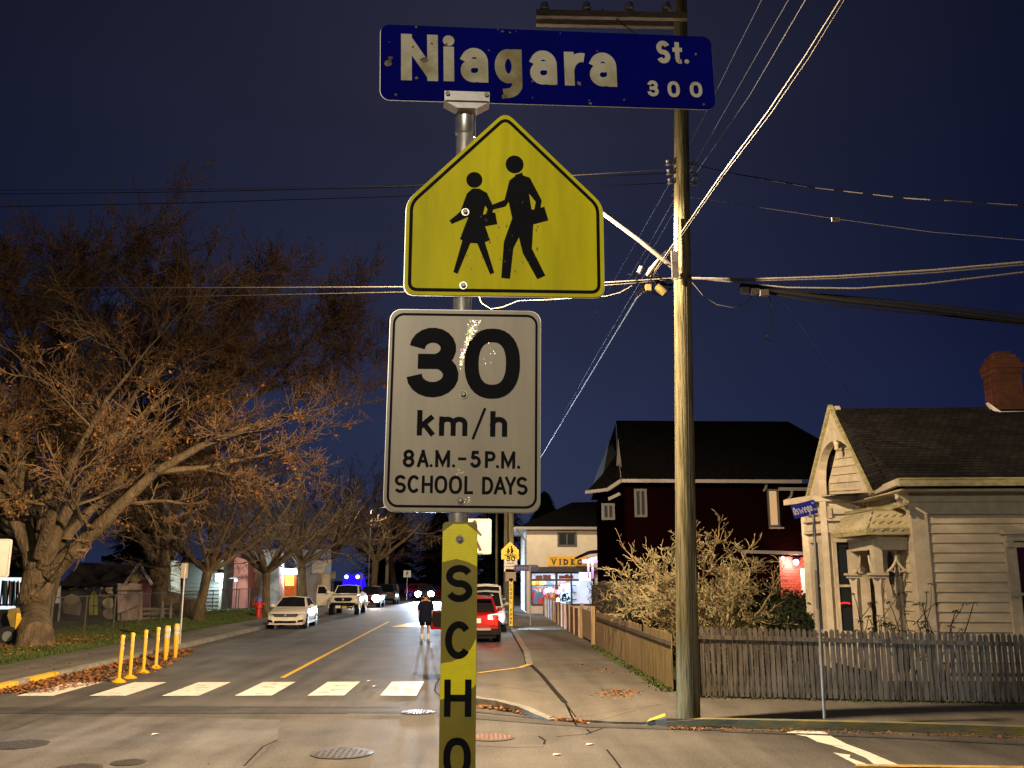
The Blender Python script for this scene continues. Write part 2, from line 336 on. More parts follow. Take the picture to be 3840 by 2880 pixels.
def strip(pts, w, z, side=1):   # flat or raised strip along a polyline, width to one side
    m = MB(); P = [Vector((p[0], p[1], 0)) for p in pts]; nr = []
    for i in range(len(P)):
        d = (P[min(i+1, len(P)-1)]-P[max(i-1, 0)]).normalized(); nr.append(Vector((-d.y, d.x, 0))*side)
    for i in range(len(P)-1):
        m.add([P[i]+Vector((0, 0, z)), P[i+1]+Vector((0, 0, z)), P[i+1]+nr[i+1]*w+Vector((0, 0, z)), P[i]+nr[i]*w+Vector((0, 0, z))], [(0, 1, 2, 3)])
    return m
def kerbstone(pts, w, z, name, m, side):
    b = MB(); P = [Vector((p[0], p[1], 0)) for p in pts]; nr = []
    for i in range(len(P)):
        d = (P[min(i+1, len(P)-1)]-P[max(i-1, 0)]).normalized(); nr.append(Vector((-d.y, d.x, 0))*side)
    for i in range(len(P)-1):
        q = [P[i]-nr[i]*.02, P[i+1]-nr[i+1]*.02, P[i+1]+nr[i+1]*w, P[i]+nr[i]*w]
        za, zb = (z[i], z[i+1]) if hasattr(z, '__len__') else (z, z)
        vs_ = [p+Vector((0, 0, -.02)) for p in q]+[p+Vector((0, 0, h_+.006)) for p, h_ in zip(q, (za, zb, zb, za))]
        b.add(vs_, [(3, 2, 1, 0), (4, 5, 6, 7), (0, 1, 5, 4), (1, 2, 6, 5), (2, 3, 7, 6), (3, 0, 4, 7)])
    return tag(b.build(name, m), kind='structure')
M_KERBG = mat('kerb_worn_paint', (0.13, 0.15, 0.13), .85, col2=(.26, .23, .07), scale=3, bump=.3, stretch=(1, 1, 3))
kerbstone([(30, 11)]+[(p.x, p.y) for p in edge], .16, [KZ]*len(edge)+[.07], 'kerb', M_KERBG, -1)
kerbstone([(p.x, p.y) for p in bulb], .16, [.025, .06, .10]+[KZ]*(len(bulb)-3), 'kerb', M_KERB, -1)
pe = [G(x, y, KZ) for x, y in ((1786, 2524), (1880, 2512), (1940, 2504), (1976, 2492))]
struct(strip([(p.x, p.y) for p in pe], .13, KZ+.012, -1), 'kerb_paint', M_YPAINT)
a, b = G(2425, 2708, .05), G(2495, 2693, .11)
struct(MB().add([(a.x, a.y-.02, .06), (b.x, b.y-.02, .145), (b.x+.06, b.y+.33, .145), (a.x+.1, a.y+.30, .06)], [(0, 1, 2, 3)]), 'kerb_paint', mat('yellow_kerb', (.5, .42, .05), .7, .2, 6))
struct(slab([(-3, -8), (40, -8), (40, 3.9), (1.5, 4.3), (-1.0, 3.9), (-3, 2.0)], -.02, KZ), 'pavement', M_WALK)
# seams and cracks in the walk
cr = MB()
def crack(pts, w, z, src=True):
    P = [G(x, y, z) for x, y in pts] if src else [Vector(p) for p in pts]
    for i in range(len(P)-1):
        d = (P[i+1]-P[i]).normalized(); q = Vector((-d.y, d.x, 0))*w/2
        cr.add([P[i]-q, P[i+1]-q, P[i+1]+q, P[i]+q], [(0, 1, 2, 3)])
crack([(1990, 2492), (2030, 2530), (2080, 2590), (2120, 2635)], .10, KZ+.004); crack([(2120, 2635), (2160, 2690)], .03, KZ+.004)
crack([(1985, 2478), (2290, 2478)], .02, KZ+.004); crack([(1950, 2390), (1985, 2478)], .03, KZ+.004)
crack([(1800, 2562), (2060, 2600), (2340, 2600)], .012, KZ+.004)
crack([(2160, 2690), (2480, 2640)], .012, KZ+.004)
struct(cr, 'pavement_seam', M_TAR)
cr = MB()
crack([(2200, 2735), (2218, 2748)], .03, .006); crack([(2085, 2762), (2200, 2752), (2260, 2730)], .02, .006); crack([(2275, 2810), (2300, 2840), (2335, 2890)], .025, .006)
crack([(2020, 2760), (2044, 2775), (2040, 2790)], .03, .006); crack([(1790, 2796), (1930, 2802), (2040, 2800)], .015, .006)
crack([(915, 2872), (985, 2800), (1040, 2775)], .025, .006); crack([(1648, 2545), (1635, 2565), (1630, 2590), (1650, 2610)], .03, .006)
struct(cr, 'road_crack', M_TAR)
# paler and darker asphalt repairs, tyre-dark band across the junction
struct(sheet([(p.x, p.y) for p in (G(-300, 2790), G(60, 2735), G(190, 2685), G(700, 2690), G(1050, 2700), G(1040, 2775), G(910, 2890), G(-300, 2990))], .003), 'road_patch', M_PATCH)
bd = MB()
for y0, y1, x0, x1 in ((2652, 2664, -200, 900), (2667, 2676, -200, 1300), (2648, 2655, 500, 1500), (2660, 2673, 900, 1640)):
    P = [G(x, yy+(0 if x < 1300 else (x-1300)*.004)) for x, yy in ((x0, y0), (x1, y0+2), (x1, y1+1), (x0, y1))]; bd.add([(p.x, p.y, .005+.0005*len(bd.f)) for p in P], [(0, 1, 2, 3)])
for pts in (((1640, 2672), (1900, 2690), (2200, 2716), (2700, 2735), (2700, 2742), (2200, 2728), (1900, 2706), (1640, 2686)), ((1640, 2660), (1800, 2668), (2150, 2706), (2150, 2710), (1800, 2674), (1640, 2666)), ((2700, 2741), (3300, 2762), (3840, 2790), (3840, 2796), (3300, 2768), (2700, 2746))):
    P = [G(*p) for p in pts]; h = len(P)//2
    for i in range(h-1): bd.add([(p.x, p.y, .0085) for p in (P[i], P[i+1], P[-2-i], P[-1-i])], [(0, 1, 2, 3)])
struct(bd, 'tyre_marks', asphalt('asphalt_dark', (0.028, 0.027, 0.026), (0.075, 0.072, 0.068), 1.2))
# painted markings
zb = MB()
for k in range(-3, 3):
    x = -4.97+1.472*k; y0 = 19.95-.04*k; y1 = 22.5-.02*k
    jit = [rng.uniform(-.03, .03) for _ in range(4)]
    zb.add([(x, y0+jit[0], .008), (x+.74, y0+jit[1], .008), (x+.74, y1+jit[2], .008), (x, y1+jit[3], .008)], [(0, 1, 2, 3)])
struct(zb, 'crosswalk_markings', M_WPAINT)
zs = MB()   # worn scrapes through the paint
for k in range(22):
    x = -4.97+1.472*rng.randint(-3, 2)+rng.uniform(.1, .6); y = rng.uniform(20.1, 22.3); w = rng.uniform(.02, .06)
    if k < 3: x, y = -3.5+.25+.12*k, 20.6+.2*k
    a = rng.uniform(-.6, .6); zs.box((x, y, .0085), (rng.uniform(.08, .3), w, .005), a)
struct(zs, 'paint_wear', M_ROAD)
struct(strip([(-4.66, 23.4), (-4.75, 33), (-4.85, 43), (-4.92, 52.5)], .13, .008), 'centre_line', M_YPAINT)
struct(MB().add([(-5.0, 66, .008), (-4.87, 66, .008), (-4.95, 95, .008), (-5.08, 95, .008)], [(0, 1, 2, 3)]), 'centre_line', M_YPAINT)
P = [G(*p) for p in ((1465, 2352), (1640, 2353), (1640, 2334), (1530, 2337))]
struct(MB().add([(p.x, p.y, .008) for p in P], [(0, 1, 2, 3)]), 'hump_marking', mat('hump_yellow', (.75, .62, .03), .5))
P = [G(*p) for p in ((1545, 2350), (1590, 2344), (1640, 2342), (1640, 2350))]
struct(MB().add([(p.x, p.y, .012) for p in P], [(0, 1, 2, 3)]), 'hump_marking', M_WPAINT)
c6 = lambda x, y: G(2500+x/1.651, 2480+y/1.651)
sp = [[(740, 445), (790, 430), (975, 437), (1010, 462), (870, 470)], [(870, 470), (1010, 462), (1115, 515), (1010, 520), (930, 500)], [(1010, 520), (1115, 515), (1250, 565), (1160, 570)], [(1160, 570), (1250, 565), (1345, 605), (1235, 602)], [(1235, 602), (1345, 605), (1450, 650), (1290, 646)], [(1030, 568), (1140, 583), (1130, 600), (1240, 640), (1170, 640)]]
st = MB()
for i, q in enumerate(sp): P = [c6(*p) for p in q]; st.add([(p.x, p.y, .008) for p in P], [tuple(range(len(P)))])
struct(st, 'stop_line', M_WPAINT)
P = [c6(*p) for p in ((1170, 641), (2212, 652), (2212, 668), (1170, 655))]
struct(MB().add([(p.x, p.y, .011) for p in P], [(0, 1, 2, 3)]), 'edge_line', mat('worn_line', (.50, .36, .12), .7, .3, 4))
# ------------------------------------------------------------------ street lights that are lit
LAMPC = (1.0, 0.715, 0.43)
def lamp_light(name, loc, watts, col, batwing=True, radius=.14, dim_side=None):
    l = bpy.data.lights.new(name, 'POINT'); l.energy = watts; l.color = col; l.shadow_soft_size = radius
    o = bpy.data.objects.new(name, l); COL.objects.link(o); o.location = loc
    if batwing:   # full cut-off street optic: nothing above the lamp, most light thrown sideways
        l.use_nodes = True; t = l.node_tree; em = t.nodes['Emission']; c = t.nodes.new('ShaderNodeTexCoord'); s = t.nodes.new('ShaderNodeSeparateXYZ'); t.links.new(c.outputs['Normal'], s.inputs[0])
        r = t.nodes.new('ShaderNodeValToRGB'); mp = t.nodes.new('ShaderNodeMapRange'); mp.inputs['From Min'].default_value = -1; mp.inputs['From Max'].default_value = 1
        t.links.new(s.outputs['Z'], mp.inputs['Value']); t.links.new(mp.outputs[0], r.inputs[0]); el = r.color_ramp.elements
        BW = ((0.0, .18), (.15, .22), (.27, .42), (.36, .62), (.42, .62), (.46, .46), (.49, .30), (.515, .12), (.54, .05), (1.0, .035))
        el[0].position, el[0].color = 0, (BW[0][1],)*3+(1,); el[1].position, el[1].color = 1, (BW[-1][1],)*3+(1,)
        for p, v in BW[1:-1]: q = el.new(p); q.color = (v, v, v, 1)
        if dim_side:   # dimming added on one side to keep pole and house walls darker
            dt = t.nodes.new('ShaderNodeVectorMath'); dt.operation = 'DOT_PRODUCT'; dt.inputs[1].default_value = (*dim_side, 0); t.links.new(c.outputs['Normal'], dt.inputs[0])
            mr = t.nodes.new('ShaderNodeMapRange'); mr.inputs['From Min'].default_value = .05; mr.inputs['From Max'].default_value = .75; mr.inputs['To Min'].default_value = 1; mr.inputs['To Max'].default_value = .20
            t.links.new(dt.outputs['Value'], mr.inputs['Value']); mu = t.nodes.new('ShaderNodeMath'); mu.operation = 'MULTIPLY'
            t.links.new(r.outputs[0], mu.inputs[0]); t.links.new(mr.outputs[0], mu.inputs[1]); t.links.new(mu.outputs[0], em.inputs['Strength'])
        else: t.links.new(r.outputs[0], em.inputs['Strength'])
    return o
L1 = Vector((1.05, 15.55, 8.95))
lamp_light('street_light', L1, 73000, LAMPC, dim_side=(1.0, .05))
# the street light across the junction, behind the photographer
L0 = Vector((-3.5, -13.5, 8.9))
lamp_light('street_light', L0, 10500, (1.0, .87, .64))
M_STEEL = mat('lamp_steel', (.25, .25, .24), .5, .1, 8, metal=.4)
lp = thing('street_lamp', (-6.2, -14.5, 0), 'steel street lamp across the junction behind the viewpoint', 'street lamp')
MB().tube([(-6.2, -14.5, 0), (-6.2, -14.5, 8.6)], [.11, .07], 14).build('pole', M_STEEL, lp)
MB().tube([(-6.2, -14.5, 8.5), (-5.2, -14.1, 9.1), (-3.7, -13.6, 9.2)], .04, 10).build('lamp_arm', M_STEEL, lp)
MB().box((-3.5, -13.5, 9.15), (.7, .3, .1), .37).build('lamp_head', M_STEEL, lp)
MB().disc((-3.5, -13.5, 9.095), .12, (0, 0, -1)).build('lamp_lens', glow('lamp_lens', (1, .8, .5), 60), lp)
# ------------------------------------------------------------------ foreground sign post with its four signs
M_GALV = mat('galvanised', (.30, .29, .27), .48, col2=(.46, .45, .43), scale=14, metal=.55, bump=.15, stretch=(1, 1, .3))
M_ALU = mat('aluminium', (.55, .54, .52), .35, .12, 20, metal=.85)
M_BOLT = mat('bolt_steel', (.22, .20, .17), .45, .3, 60, metal=.6)
M_BLUE = mat('sign_blue', (.0012, .002, .125), .7, .18, 5, spec=.02)
M_YEL = mat('sign_yellow', (.64, .585, .003), .5, .16, 2.2, spec=.12, stretch=(5, 5, .7), detail=10)
M_GREYW = mat('sign_white_sheeting', (.34, .29, .215), .40, .13, 2.4, spec=.5, stretch=(5, 5, .7), detail=10)
M_INK = mat('sign_ink', (.004, .004, .007), .6, .3, 12, spec=.08)
M_LETW = mat('weathered_letter', (.42, .40, .31), .7, col2=(.19, .155, .045), scale=7, lo=.48, hi=.74)
M_LETM = mat('mossy_letter', (.33, .30, .20), .75, col2=(.15, .12, .03), scale=9, lo=.35, hi=.65)
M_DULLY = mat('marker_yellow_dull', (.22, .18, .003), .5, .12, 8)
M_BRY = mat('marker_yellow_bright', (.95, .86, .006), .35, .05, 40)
PO = (-.082, 2.83, KZ)
post = thing('sign_post', PO, 'galvanised post carrying a blue street name, a yellow school crossing and a white speed sign', 'sign post')
def pxz(z): return -.082+(z-KZ)*.0058
MB().tube([(pxz(z), 2.835, z) for z in (KZ, 1.5, 2.6, 3.2, 3.84)], .0295, 24).build('pole', M_GALV, post)
tag(MB().lathe((pxz(3.80), 2.835, 3.77), [(.03, 0), (.034, .005), (.034, .10), (.030, .12), (.027, .125)], 20).build('post_cap', M_ALU, post))
# street name blade
ni = frame((.2182, 2.8, 4.0062), .0693, .0036, -.023)
nb = plate(ni, [(x, z) for x, z in rrect(1.1132, .2658, .03)], .004, 'name_sign', M_BLUE, post); nb['label'] = 'blue name sign reading Niagara St. 300'
o, r, u, n = ni
rim = MB(); pl = rrect(1.1168, .2694, .032); rim.prism([o+r*x+u*z+(-n)*.0043 for x, z in pl], -n*.003); rim.build('sign_edge', M_ALU, nb)
ly = Lay(*ni)
def word(ly, items):
    for ch, x0, x1, z0, z1, w in items: ly.glyph(ch, x0, x1, z0, z1, w)
word(ly, [('N', -.490, -.370, -.0655, .1005, .035), ('i', -.350, -.3195, -.0645, .0985, .0345), ('r', .0475, .123, -.0660, .0565, .033)])
for x0, x1 in ((-.296, -.206), (-.067, .0225), (.133, .2235)):
    ly.glyph('a', x0, x1, -.0653, .0582, .033)
ly.mb.build('lettering', M_LETW, nb)
ly = Lay(*ni); ly.glyph('g', -.184, -.094, -.065, .0585, .034); ly.mb.build('lettering', M_LETM, nb)
ly = Lay(*ni)
word(ly, [('S', .364, .4105, .027, .1105, .0175), ('t', .419, .453, .0275, .107, .0155), ('.', .459, .474, .028, .045, .0145)])
word(ly, [('3', .325, .3635, -.0955, -.0375, .0122), ('0', .394, .436, -.0963, -.0383, .0122), ('0', .4705, .5135, -.094, -.0372, .0122)])
ly.mb.build('lettering', M_LETW, nb)
gs = Lay(*ni)   # moss specks and scrapes on the blade
for k in range(26):
    x, z = rng.uniform(-.53, .53), rng.choice([-.118, -.06, .06, .118])+rng.uniform(-.012, .012); s = rng.uniform(.002, .006)
    gs.face([(x+s*math.cos(a)*rng.uniform(.5, 1.4), z+s*math.sin(a)*rng.uniform(.5, 1.2)) for a in (0, .9, 1.9, 2.8, 3.9, 5.1)])
for x, z, s in ((-.53, -.005, .013), (-.525, .012, .008), (.095, -.058, .008), (-.415, .008, .012), (-.155, -.113, .009)):
    gs.face([(x+s*math.cos(a)*rng.uniform(.6, 1.3), z+s*math.sin(a)*rng.uniform(.6, 1.3)) for a in [i*.7 for i in range(9)]], .0006)
gs.mb.build('moss_stain', mat('moss', (.12, .10, .06), .9, .6, 30), nb)
br = MB(); br.prism([o+r*x+u*z+n*.012 for x, z in ((-.350, -.104), (-.204, -.104), (-.204, -.136), (-.350, -.136))], -n*.012)
br.prism([o+r*x+u*z+n*.004 for x, z in ((-.352, -.134), (-.202, -.134), (-.243, -.158), (-.308, -.158))], -n*.05)
bk = br.build('bracket', M_ALU, post)
bb = MB()
for x in (-.340, -.214): bb.cyl(o+r*x+u*(-.115)+n*.010, o+r*x+u*(-.115)+n*.018, .0075, 10)
bb.build('bolt', M_BOLT, bk)
# school crossing pentagon
pe = frame((.0696, 2.8, 3.5257), .0057, -.0001, .0033)
PW, PH = .6285, .6227
pent = [(0, PH/2+.006), (PW/2, 0.0), (PW/2, -PH/2), (-PW/2, -PH/2), (-PW/2, 0.0)][::-1]
pb = plate(pe, rpoly(pent, .035), .004, 'school_sign', M_YEL, post); pb['label'] = 'yellow pentagon sign with two walking figures'
o, r, u, n = pe
MB().prism([o+r*x*1.007+u*z*1.007-n*.0043 for x, z in rpoly(pent, .035)], -n*.003).build('sign_edge', M_ALU, pb)
ly = Lay(*pe)
def inset(p, d):
    c = []; m = len(p)
    for i in range(m):
        P0, P1, P2 = Vector(p[i-1]), Vector(p[i]), Vector(p[(i+1) % m]); e1 = (P1-P0).normalized(); e2 = (P2-P1).normalized(); n1 = Vector((-e1.y, e1.x)); n2 = Vector((-e2.y, e2.x)); b = (n1+n2).normalized(); c.append(P1-b*(d/max(.3, b.dot(n1))))
    return c
ring = rpoly([tuple(p) for p in inset(pent[::-1], .0165)], .026); ly.stroke(ring, .0105, True); ly.mb.build('border', M_INK, pb)
FIG = [(-.1047, .0455), (-.0828, .0459), (-.0577, .0313), (-.0398, -.0081), (-.0014, .0091), (.0138, .0755), (.0319, .0911), (.0332, .0959), (.0552, .1041), (.0578, .0944), (.0799, .0866), (.1178, .01), (.1141, -.0155), (.1262, -.0117), (.1389, -.0579), (.0908, -.0724), (.0861, -.1534), (.1287, -.2427), (.1032, -.255), (.0568, -.1687), (.0447, -.1165), (.0275, -.1531), (.0171, -.255), (-.0107, -.2523), (-.0027, -.1322), (.0233, -.0533), (.0115, .0025), (.0018, -.0133), (-.0384, -.025), (-.0391, -.0354), (-.0307, -.0352), (-.024, -.0737), (-.0628, -.0814), (-.0466, -.1276), (-.0631, -.1346), (-.0326, -.2355), (-.0457, -.2415), (-.0872, -.139), (-.1088, -.1381), (-.1479, -.2413), (-.1611, -.2354), (-.1344, -.1305), (-.1421, -.1252), (-.1163, -.0505), (-.1683, -.0758), (-.1766, -.0651), (-.1421, -.0333), (-.1225, .0273)]
HOLES = [[(.0773, .0326), (.0987, .0042), (.094, -.0219), (.085, -.0221)], [(-.0634, -.0113), (-.0556, -.0234), (-.0601, -.0399), (-.0708, -.0428)]]
def filled(ly, outer, holes, extra=0.0):
    loops = [[Vector((x, z, 0)) for x, z in outer]]+[[Vector((x, z, 0)) for x, z in h] for h in holes]
    flat = [p for l in loops for p in l]; tr = mg.tessellate_polygon(loops)
    vs = [ly.P(p.x, p.y, extra) for p in flat]
    fs = []
    for t in tr:
        a, b, c = (flat[i] for i in t); fs.append(tuple(t) if (b-a).cross(c-a).z > 0 else tuple(t)[::-1])
    ly.mb.add(vs, fs)
def figures(fr, sc=1.0, dx=0, dz=0):
    ly = Lay(*fr); t = lambda p: (p[0]*sc+dx, p[1]*sc+dz)
    filled(ly, [t(p) for p in FIG], [[t(p) for p in h] for h in HOLES])
    for c, rx_, ry_ in (((-.0988, .0757), .0258, .0268), ((.0305, .1318), .0291, .0306)):
        ly.face([t((c[0]+rx_*math.cos(k*.2244), c[1]+ry_*math.sin(k*.2244))) for k in range(28)])
    return ly
figures(pe).mb.build('walking_figures', M_INK, pb)
gs = Lay(*pe, lift=.0026)
for k in range(30):
    x, z = rng.uniform(-.12, .12), rng.uniform(-.25, .0); s = rng.uniform(.0012, .0035)
    gs.face([(x+s*.6*math.cos(a)*rng.uniform(.5, 1.4), z+s*1.5*math.sin(a)*rng.uniform(.5, 1.2)) for a in (0, 1.2, 2.4, 3.6, 4.9)])
gs.mb.build('paint_chips', mat('chip', (.12, .11, .08), .8), pb)
def bolt(fr, x, z, par, r1=.0125, r2=.008, ringm=M_ALU):
    o, r, u, n = fr; c = o+r*x+u*z
    b = MB(); b.cyl(c, c+n*.0035, r1, 20); q = b.build('washer', ringm, par)
    b = MB(); b.tube([c+n*.003, c+n*.010, c+n*.012], [r2, r2, r2*.7], 6, smooth=False); b.build('bolt', M_BOLT, par)
bolt(pe, -.1263, -.0355, pb); bolt(pe, -.1293, -.2799, pb)
# 30 km/h board
th = frame((-.0554, 2.8, 2.8541), -.015, .0032, .0096)
tb = plate(th, rrect(.4667, .6242, .035), .004, 'speed_sign', M_GREYW, post); tb['label'] = 'white speed sign reading 30 km/h 8A.M.-5P.M. SCHOOL DAYS'
o, r, u, n = th
MB().prism([o+r*x*1.008+u*z*1.006-n*.0043 for x, z in rrect(.4667, .6242, .035)], -n*.003).build('sign_edge', M_ALU, tb)
ly = Lay(*th); ly.stroke(rrect(.4425, .5935, .030), .0072, True); ly.mb.build('border', M_INK, tb)
ly = Lay(*th)
word(ly, [('3', -.1775, -.0178, .0345, .2545, .0475), ('0', -.0005, .171, .0325, .2542, .0435)])
word(ly, [('k', -.1405, -.0865, -.0835, -.0055, .0155), ('m', -.0735, .0125, -.0835, -.0245, .0155), ('/', .0265, .0680, -.0935, .0035, .0078), ('h', .0815, .1335, -.0843, -.006, .0160)])
word(ly, [('8', -.1800, -.1450, -.1805, -.1268, .0098), ('A', -.137, -.1020, -.1790, -.1275, .0090), ('.', -.0968, -.0925, -.1790, -.170, .0082), ('M', -.0823, -.0381, -.1790, -.1275, .0090), ('.', -.0305, -.0235, -.1788, -.170, .0085),
          ('-', -.0136, .0109, -.1570, -.1490, .0078), ('5', .0230, .0550, -.1795, -.1282, .0095), ('P', .0671, .0993, -.1797, -.1290, .0095), ('.', .1021, .1085, -.1797, -.171, .0085), ('M', .1161, .1586, -.1808, -.1287, .0090), ('.', .1655, .1726, -.1807, -.172, .0085)])
word(ly, [('S', -.2019, -.1679, -.2575, -.2038, .0090), ('C', -.1637, -.1257, -.2571, -.2037, .0090), ('H', -.1209, -.0876, -.2573, -.205, .0085), ('O', -.0827, -.0443, -.2579, -.2045, .0090), ('O', -.0396, -.0002, -.2588, -.204, .0090), ('L', .0067, .0330, -.2587, -.2053, .0085),
          ('D', .0599, .0934, -.2588, -.2064, .0088), ('A', .0954, .1326, -.2583, -.206, .0085), ('Y', .1290, .1615, -.259, -.2056, .0085), ('S', .1634, .1968, -.2597, -.2052, .0090)])
ly.mb.build('lettering', M_INK, tb)
bolt(th, -.0019, .0446, tb, .0135, .0085, M_BOLT); bolt(th, -.004, -.2781, tb, .0135, .0085, M_BOLT)
# tinted mirror flecks added as painted sparkle, tilted to catch the rear street light
sp = {}
for nm, c_ in (('white', (.95, .9, .8)), ('pink', (.9, .35, .45)), ('gold', (.9, .75, .1)), ('green', (.4, .8, .3)), ('violet', (.6, .4, .9))): sp[nm] = (MB(), mat('prism_'+nm, c_, .22, metal=1.0))
for k in range(700):
    if k < 560: z = .12+.16*rng.random(); x = (z-.19)*.34+.002+rng.gauss(0, .006+.05*max(0, z-.2))
    elif k < 585: x, z = rng.gauss(.085, .022), rng.gauss(.15, .03)
    else: z = rng.uniform(-.285, -.14); x = rng.gauss(.0, .012)+.012*math.sin(z*40)
    e0 = math.hypot((x-.085)/.086, (z-.143)/.111); e1 = math.hypot((x-.085)/.044, (z-.143)/.069)   # keep the printed ink clear
    if (e0 < 1 and e1 > 1) or (x < -.015 and .03 < z < .257) or -.262 < z < -.200 or -.183 < z < -.124: continue
    if e1 < 1 and rng.random() < .6: continue
    c = o+r*x+u*z+n*.0024; vdir = (Vector((0, 0, CAMH))-c).normalized(); ldir = (L0-c).normalized(); hn = (vdir+ldir).normalized(); hn = (hn+unit_(rng)*.10).normalized()
    a = hn.cross(Vector((0, 0, 1))).normalized(); b_ = hn.cross(a); s_ = rng.uniform(.0003, .0008)
    nm = rng.choice(['white', 'white', 'white', 'pink', 'gold', 'green', 'violet']); sp[nm][0].add([c-a*s_-b_*s_, c-a*s_+b_*s_, c+a*s_+b_*s_, c+a*s_-b_*s_], [(0, 1, 2, 3)])
for nm in sp: sp[nm][0].build('prism_glints', sp[nm][1], tb)
# vertical school zone marker
st = frame((-.0622, 2.8, 2.5124), -.0279, -.0002, .0012)
SW = .1039; SL = 1.16
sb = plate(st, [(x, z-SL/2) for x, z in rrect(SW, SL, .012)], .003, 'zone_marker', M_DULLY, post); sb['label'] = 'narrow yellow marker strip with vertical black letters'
ly = Lay(*st, lift=.0005); hw = SW/2  # brighter yellow patches paint the reflected light onto the strip
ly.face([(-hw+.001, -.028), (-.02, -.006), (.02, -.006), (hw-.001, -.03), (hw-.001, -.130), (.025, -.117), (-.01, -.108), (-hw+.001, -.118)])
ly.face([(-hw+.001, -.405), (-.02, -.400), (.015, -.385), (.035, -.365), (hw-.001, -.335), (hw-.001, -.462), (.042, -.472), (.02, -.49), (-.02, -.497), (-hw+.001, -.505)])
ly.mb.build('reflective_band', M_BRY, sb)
hc = Lay(*st, lift=.0011)   # honeycomb seams of the reflective film
for z0, z1 in ((-.125, -.02), (-.49, -.36)):
    for i in range(24):
        for j in range(int((z1-z0)/.0058)):
            x = -hw+.003+i*.0043+(.00215 if j % 2 else 0); z = z0+j*.0058
            if abs(x) < hw-.002: hc.mb.add([hc.P(x-.0004, z), hc.P(x+.0004, z), hc.P(x+.0022, z+.0022), hc.P(x+.0016, z+.0028)], [(0, 1, 2, 3)])
hc.mb.build('film_cells', mat('film_seam', (.5, .4, .004), .5), sb)
ly = Lay(*st, lift=.002)
for ch, z0, z1 in (('S', -.2319, -.1255), ('C', -.3925, -.2862), ('H', -.5509, -.449), ('O', -.7165, -.607), ('O', -.878, -.769), ('L', -1.04, -.93)):
    ly.glyph(ch, -.0395, .0385, z0, z1, .0195 if ch != 'H' else .0185)
ly.mb.build('lettering', M_INK, sb)
bolt(st, -.0003, -.0514, sb, .0125, .008, M_BOLT)
# ------------------------------------------------------------------ utility pole on the corner
M_POLE = mat('pole_wood', (.25, .22, .125), .9, col2=(.095, .09, .052), scale=6, bump=1.0, bscale=16, stretch=(2.4, 2.4, .16), spec=.1, lo=.42, hi=.62)
M_CROSS = mat('crossarm_wood', (.20, .16, .10), .85, .35, 5, bump=.4, stretch=(1, 6, 6))
M_CABLE = mat('cable_sheath', (.04, .038, .035), .6, .25, 30, spec=.2)
M_CABLEB = mat('cable_black', (.004, .004, .004), .8, spec=.05)
M_PORC = mat('porcelain', (.16, .17, .20), .25)
PB = GV(1487, 1547, KZ); PT = V(1474, 590, PB.y); PTT = V(1470, -40, PB.y)
pole = thing('utility_pole', PB, 'tall weathered wooden utility pole beside the plank fence on the corner', 'utility pole')
pts = [PB+(PT-PB)*t for t in (0, .15, .3, .5, .75, 1)]+[PTT]
MB().tube([(p.x, p.y, p.z-.05 if i == 0 else p.z) for i, p in enumerate(pts)], [.195, .185, .18, .172, .160, .150, .118], 26).build('pole', M_POLE, pole)
for yy in (20, 46):  # double crossarms: two planks either side of the pole
    c = V(1320, 52 if yy == 46 else 30, PB.y)
for yv, dy in ((33, -.20), (51, .20)):
    a, b = V(1158, yv, PB.y+dy), V(1484 if dy < 0 else 1462, yv, PB.y+dy); a.z = b.z = (a.z+b.z)/2
    MB().beam(a, b, .10, .13).build('crossarm', M_CROSS, pole)
ins = MB()
for xv in (1176, 1267, 1360, 1440):
    p = V(xv, 22, PB.y-.2); ins2 = MB(); ins2.lathe(p, [(.02, -.05), (.02, .0), (.085, .01), (.09, .05), (.05, .07), (.07, .10), (.07, .14), (.03, .17)], 14); ins2.build('insulator', M_PORC, pole)
for xv, yv in ((1443, 352), (1500, 355), (1445, 372), (1502, 378), (1447, 392), (1500, 396)):
    p = V(xv, yv, PB.y-.05); MB().lathe(p, [(.02, -.05), (.05, -.04), (.03, 0), (.05, .04), (.02, .06)], 10).build('insulator', M_PORC, pole)
hw_ = MB()
for yv in (357, 376, 396): p = V(1470, yv, PB.y); hw_.cyl(p-Vector((.24, .05, 0)), p+Vector((.24, -.05, 0)), .018, 8)
for yv in (598, 604): p = V(1474, yv, PB.y); hw_.lathe(p, [(.165, -.02), (.168, 0), (.165, .02)], 20)
p = V(1478, 575, PB.y-.17); hw_.box(p, (.05, .05, .42))
hw_.build('pole_band', mat('rusty_steel', (.16, .11, .08), .6, .4, 12, metal=.4), pole)
MB().tube([V(1464, 470, PB.y-.165), V(1463, 575, PB.y-.18)], .025, 8).build('conduit', M_ALU, pole)
MB().tube([PB+(PT-PB)*t+Vector((.04, -.19+.035*t, 0)) for t in (0.02, .3, .6, .98)], .012, 6).build('ground_wire', M_CABLE, pole)
nt_ = MB(); nt_.box(V(1500, 1240, PB.y-.05)+Vector((0, -.0, 0)), (.02, .16, .62)); nt_.build('paper_notice', mat('notice_paper', (.5, .42, .38), .8, .15, 8), pole)
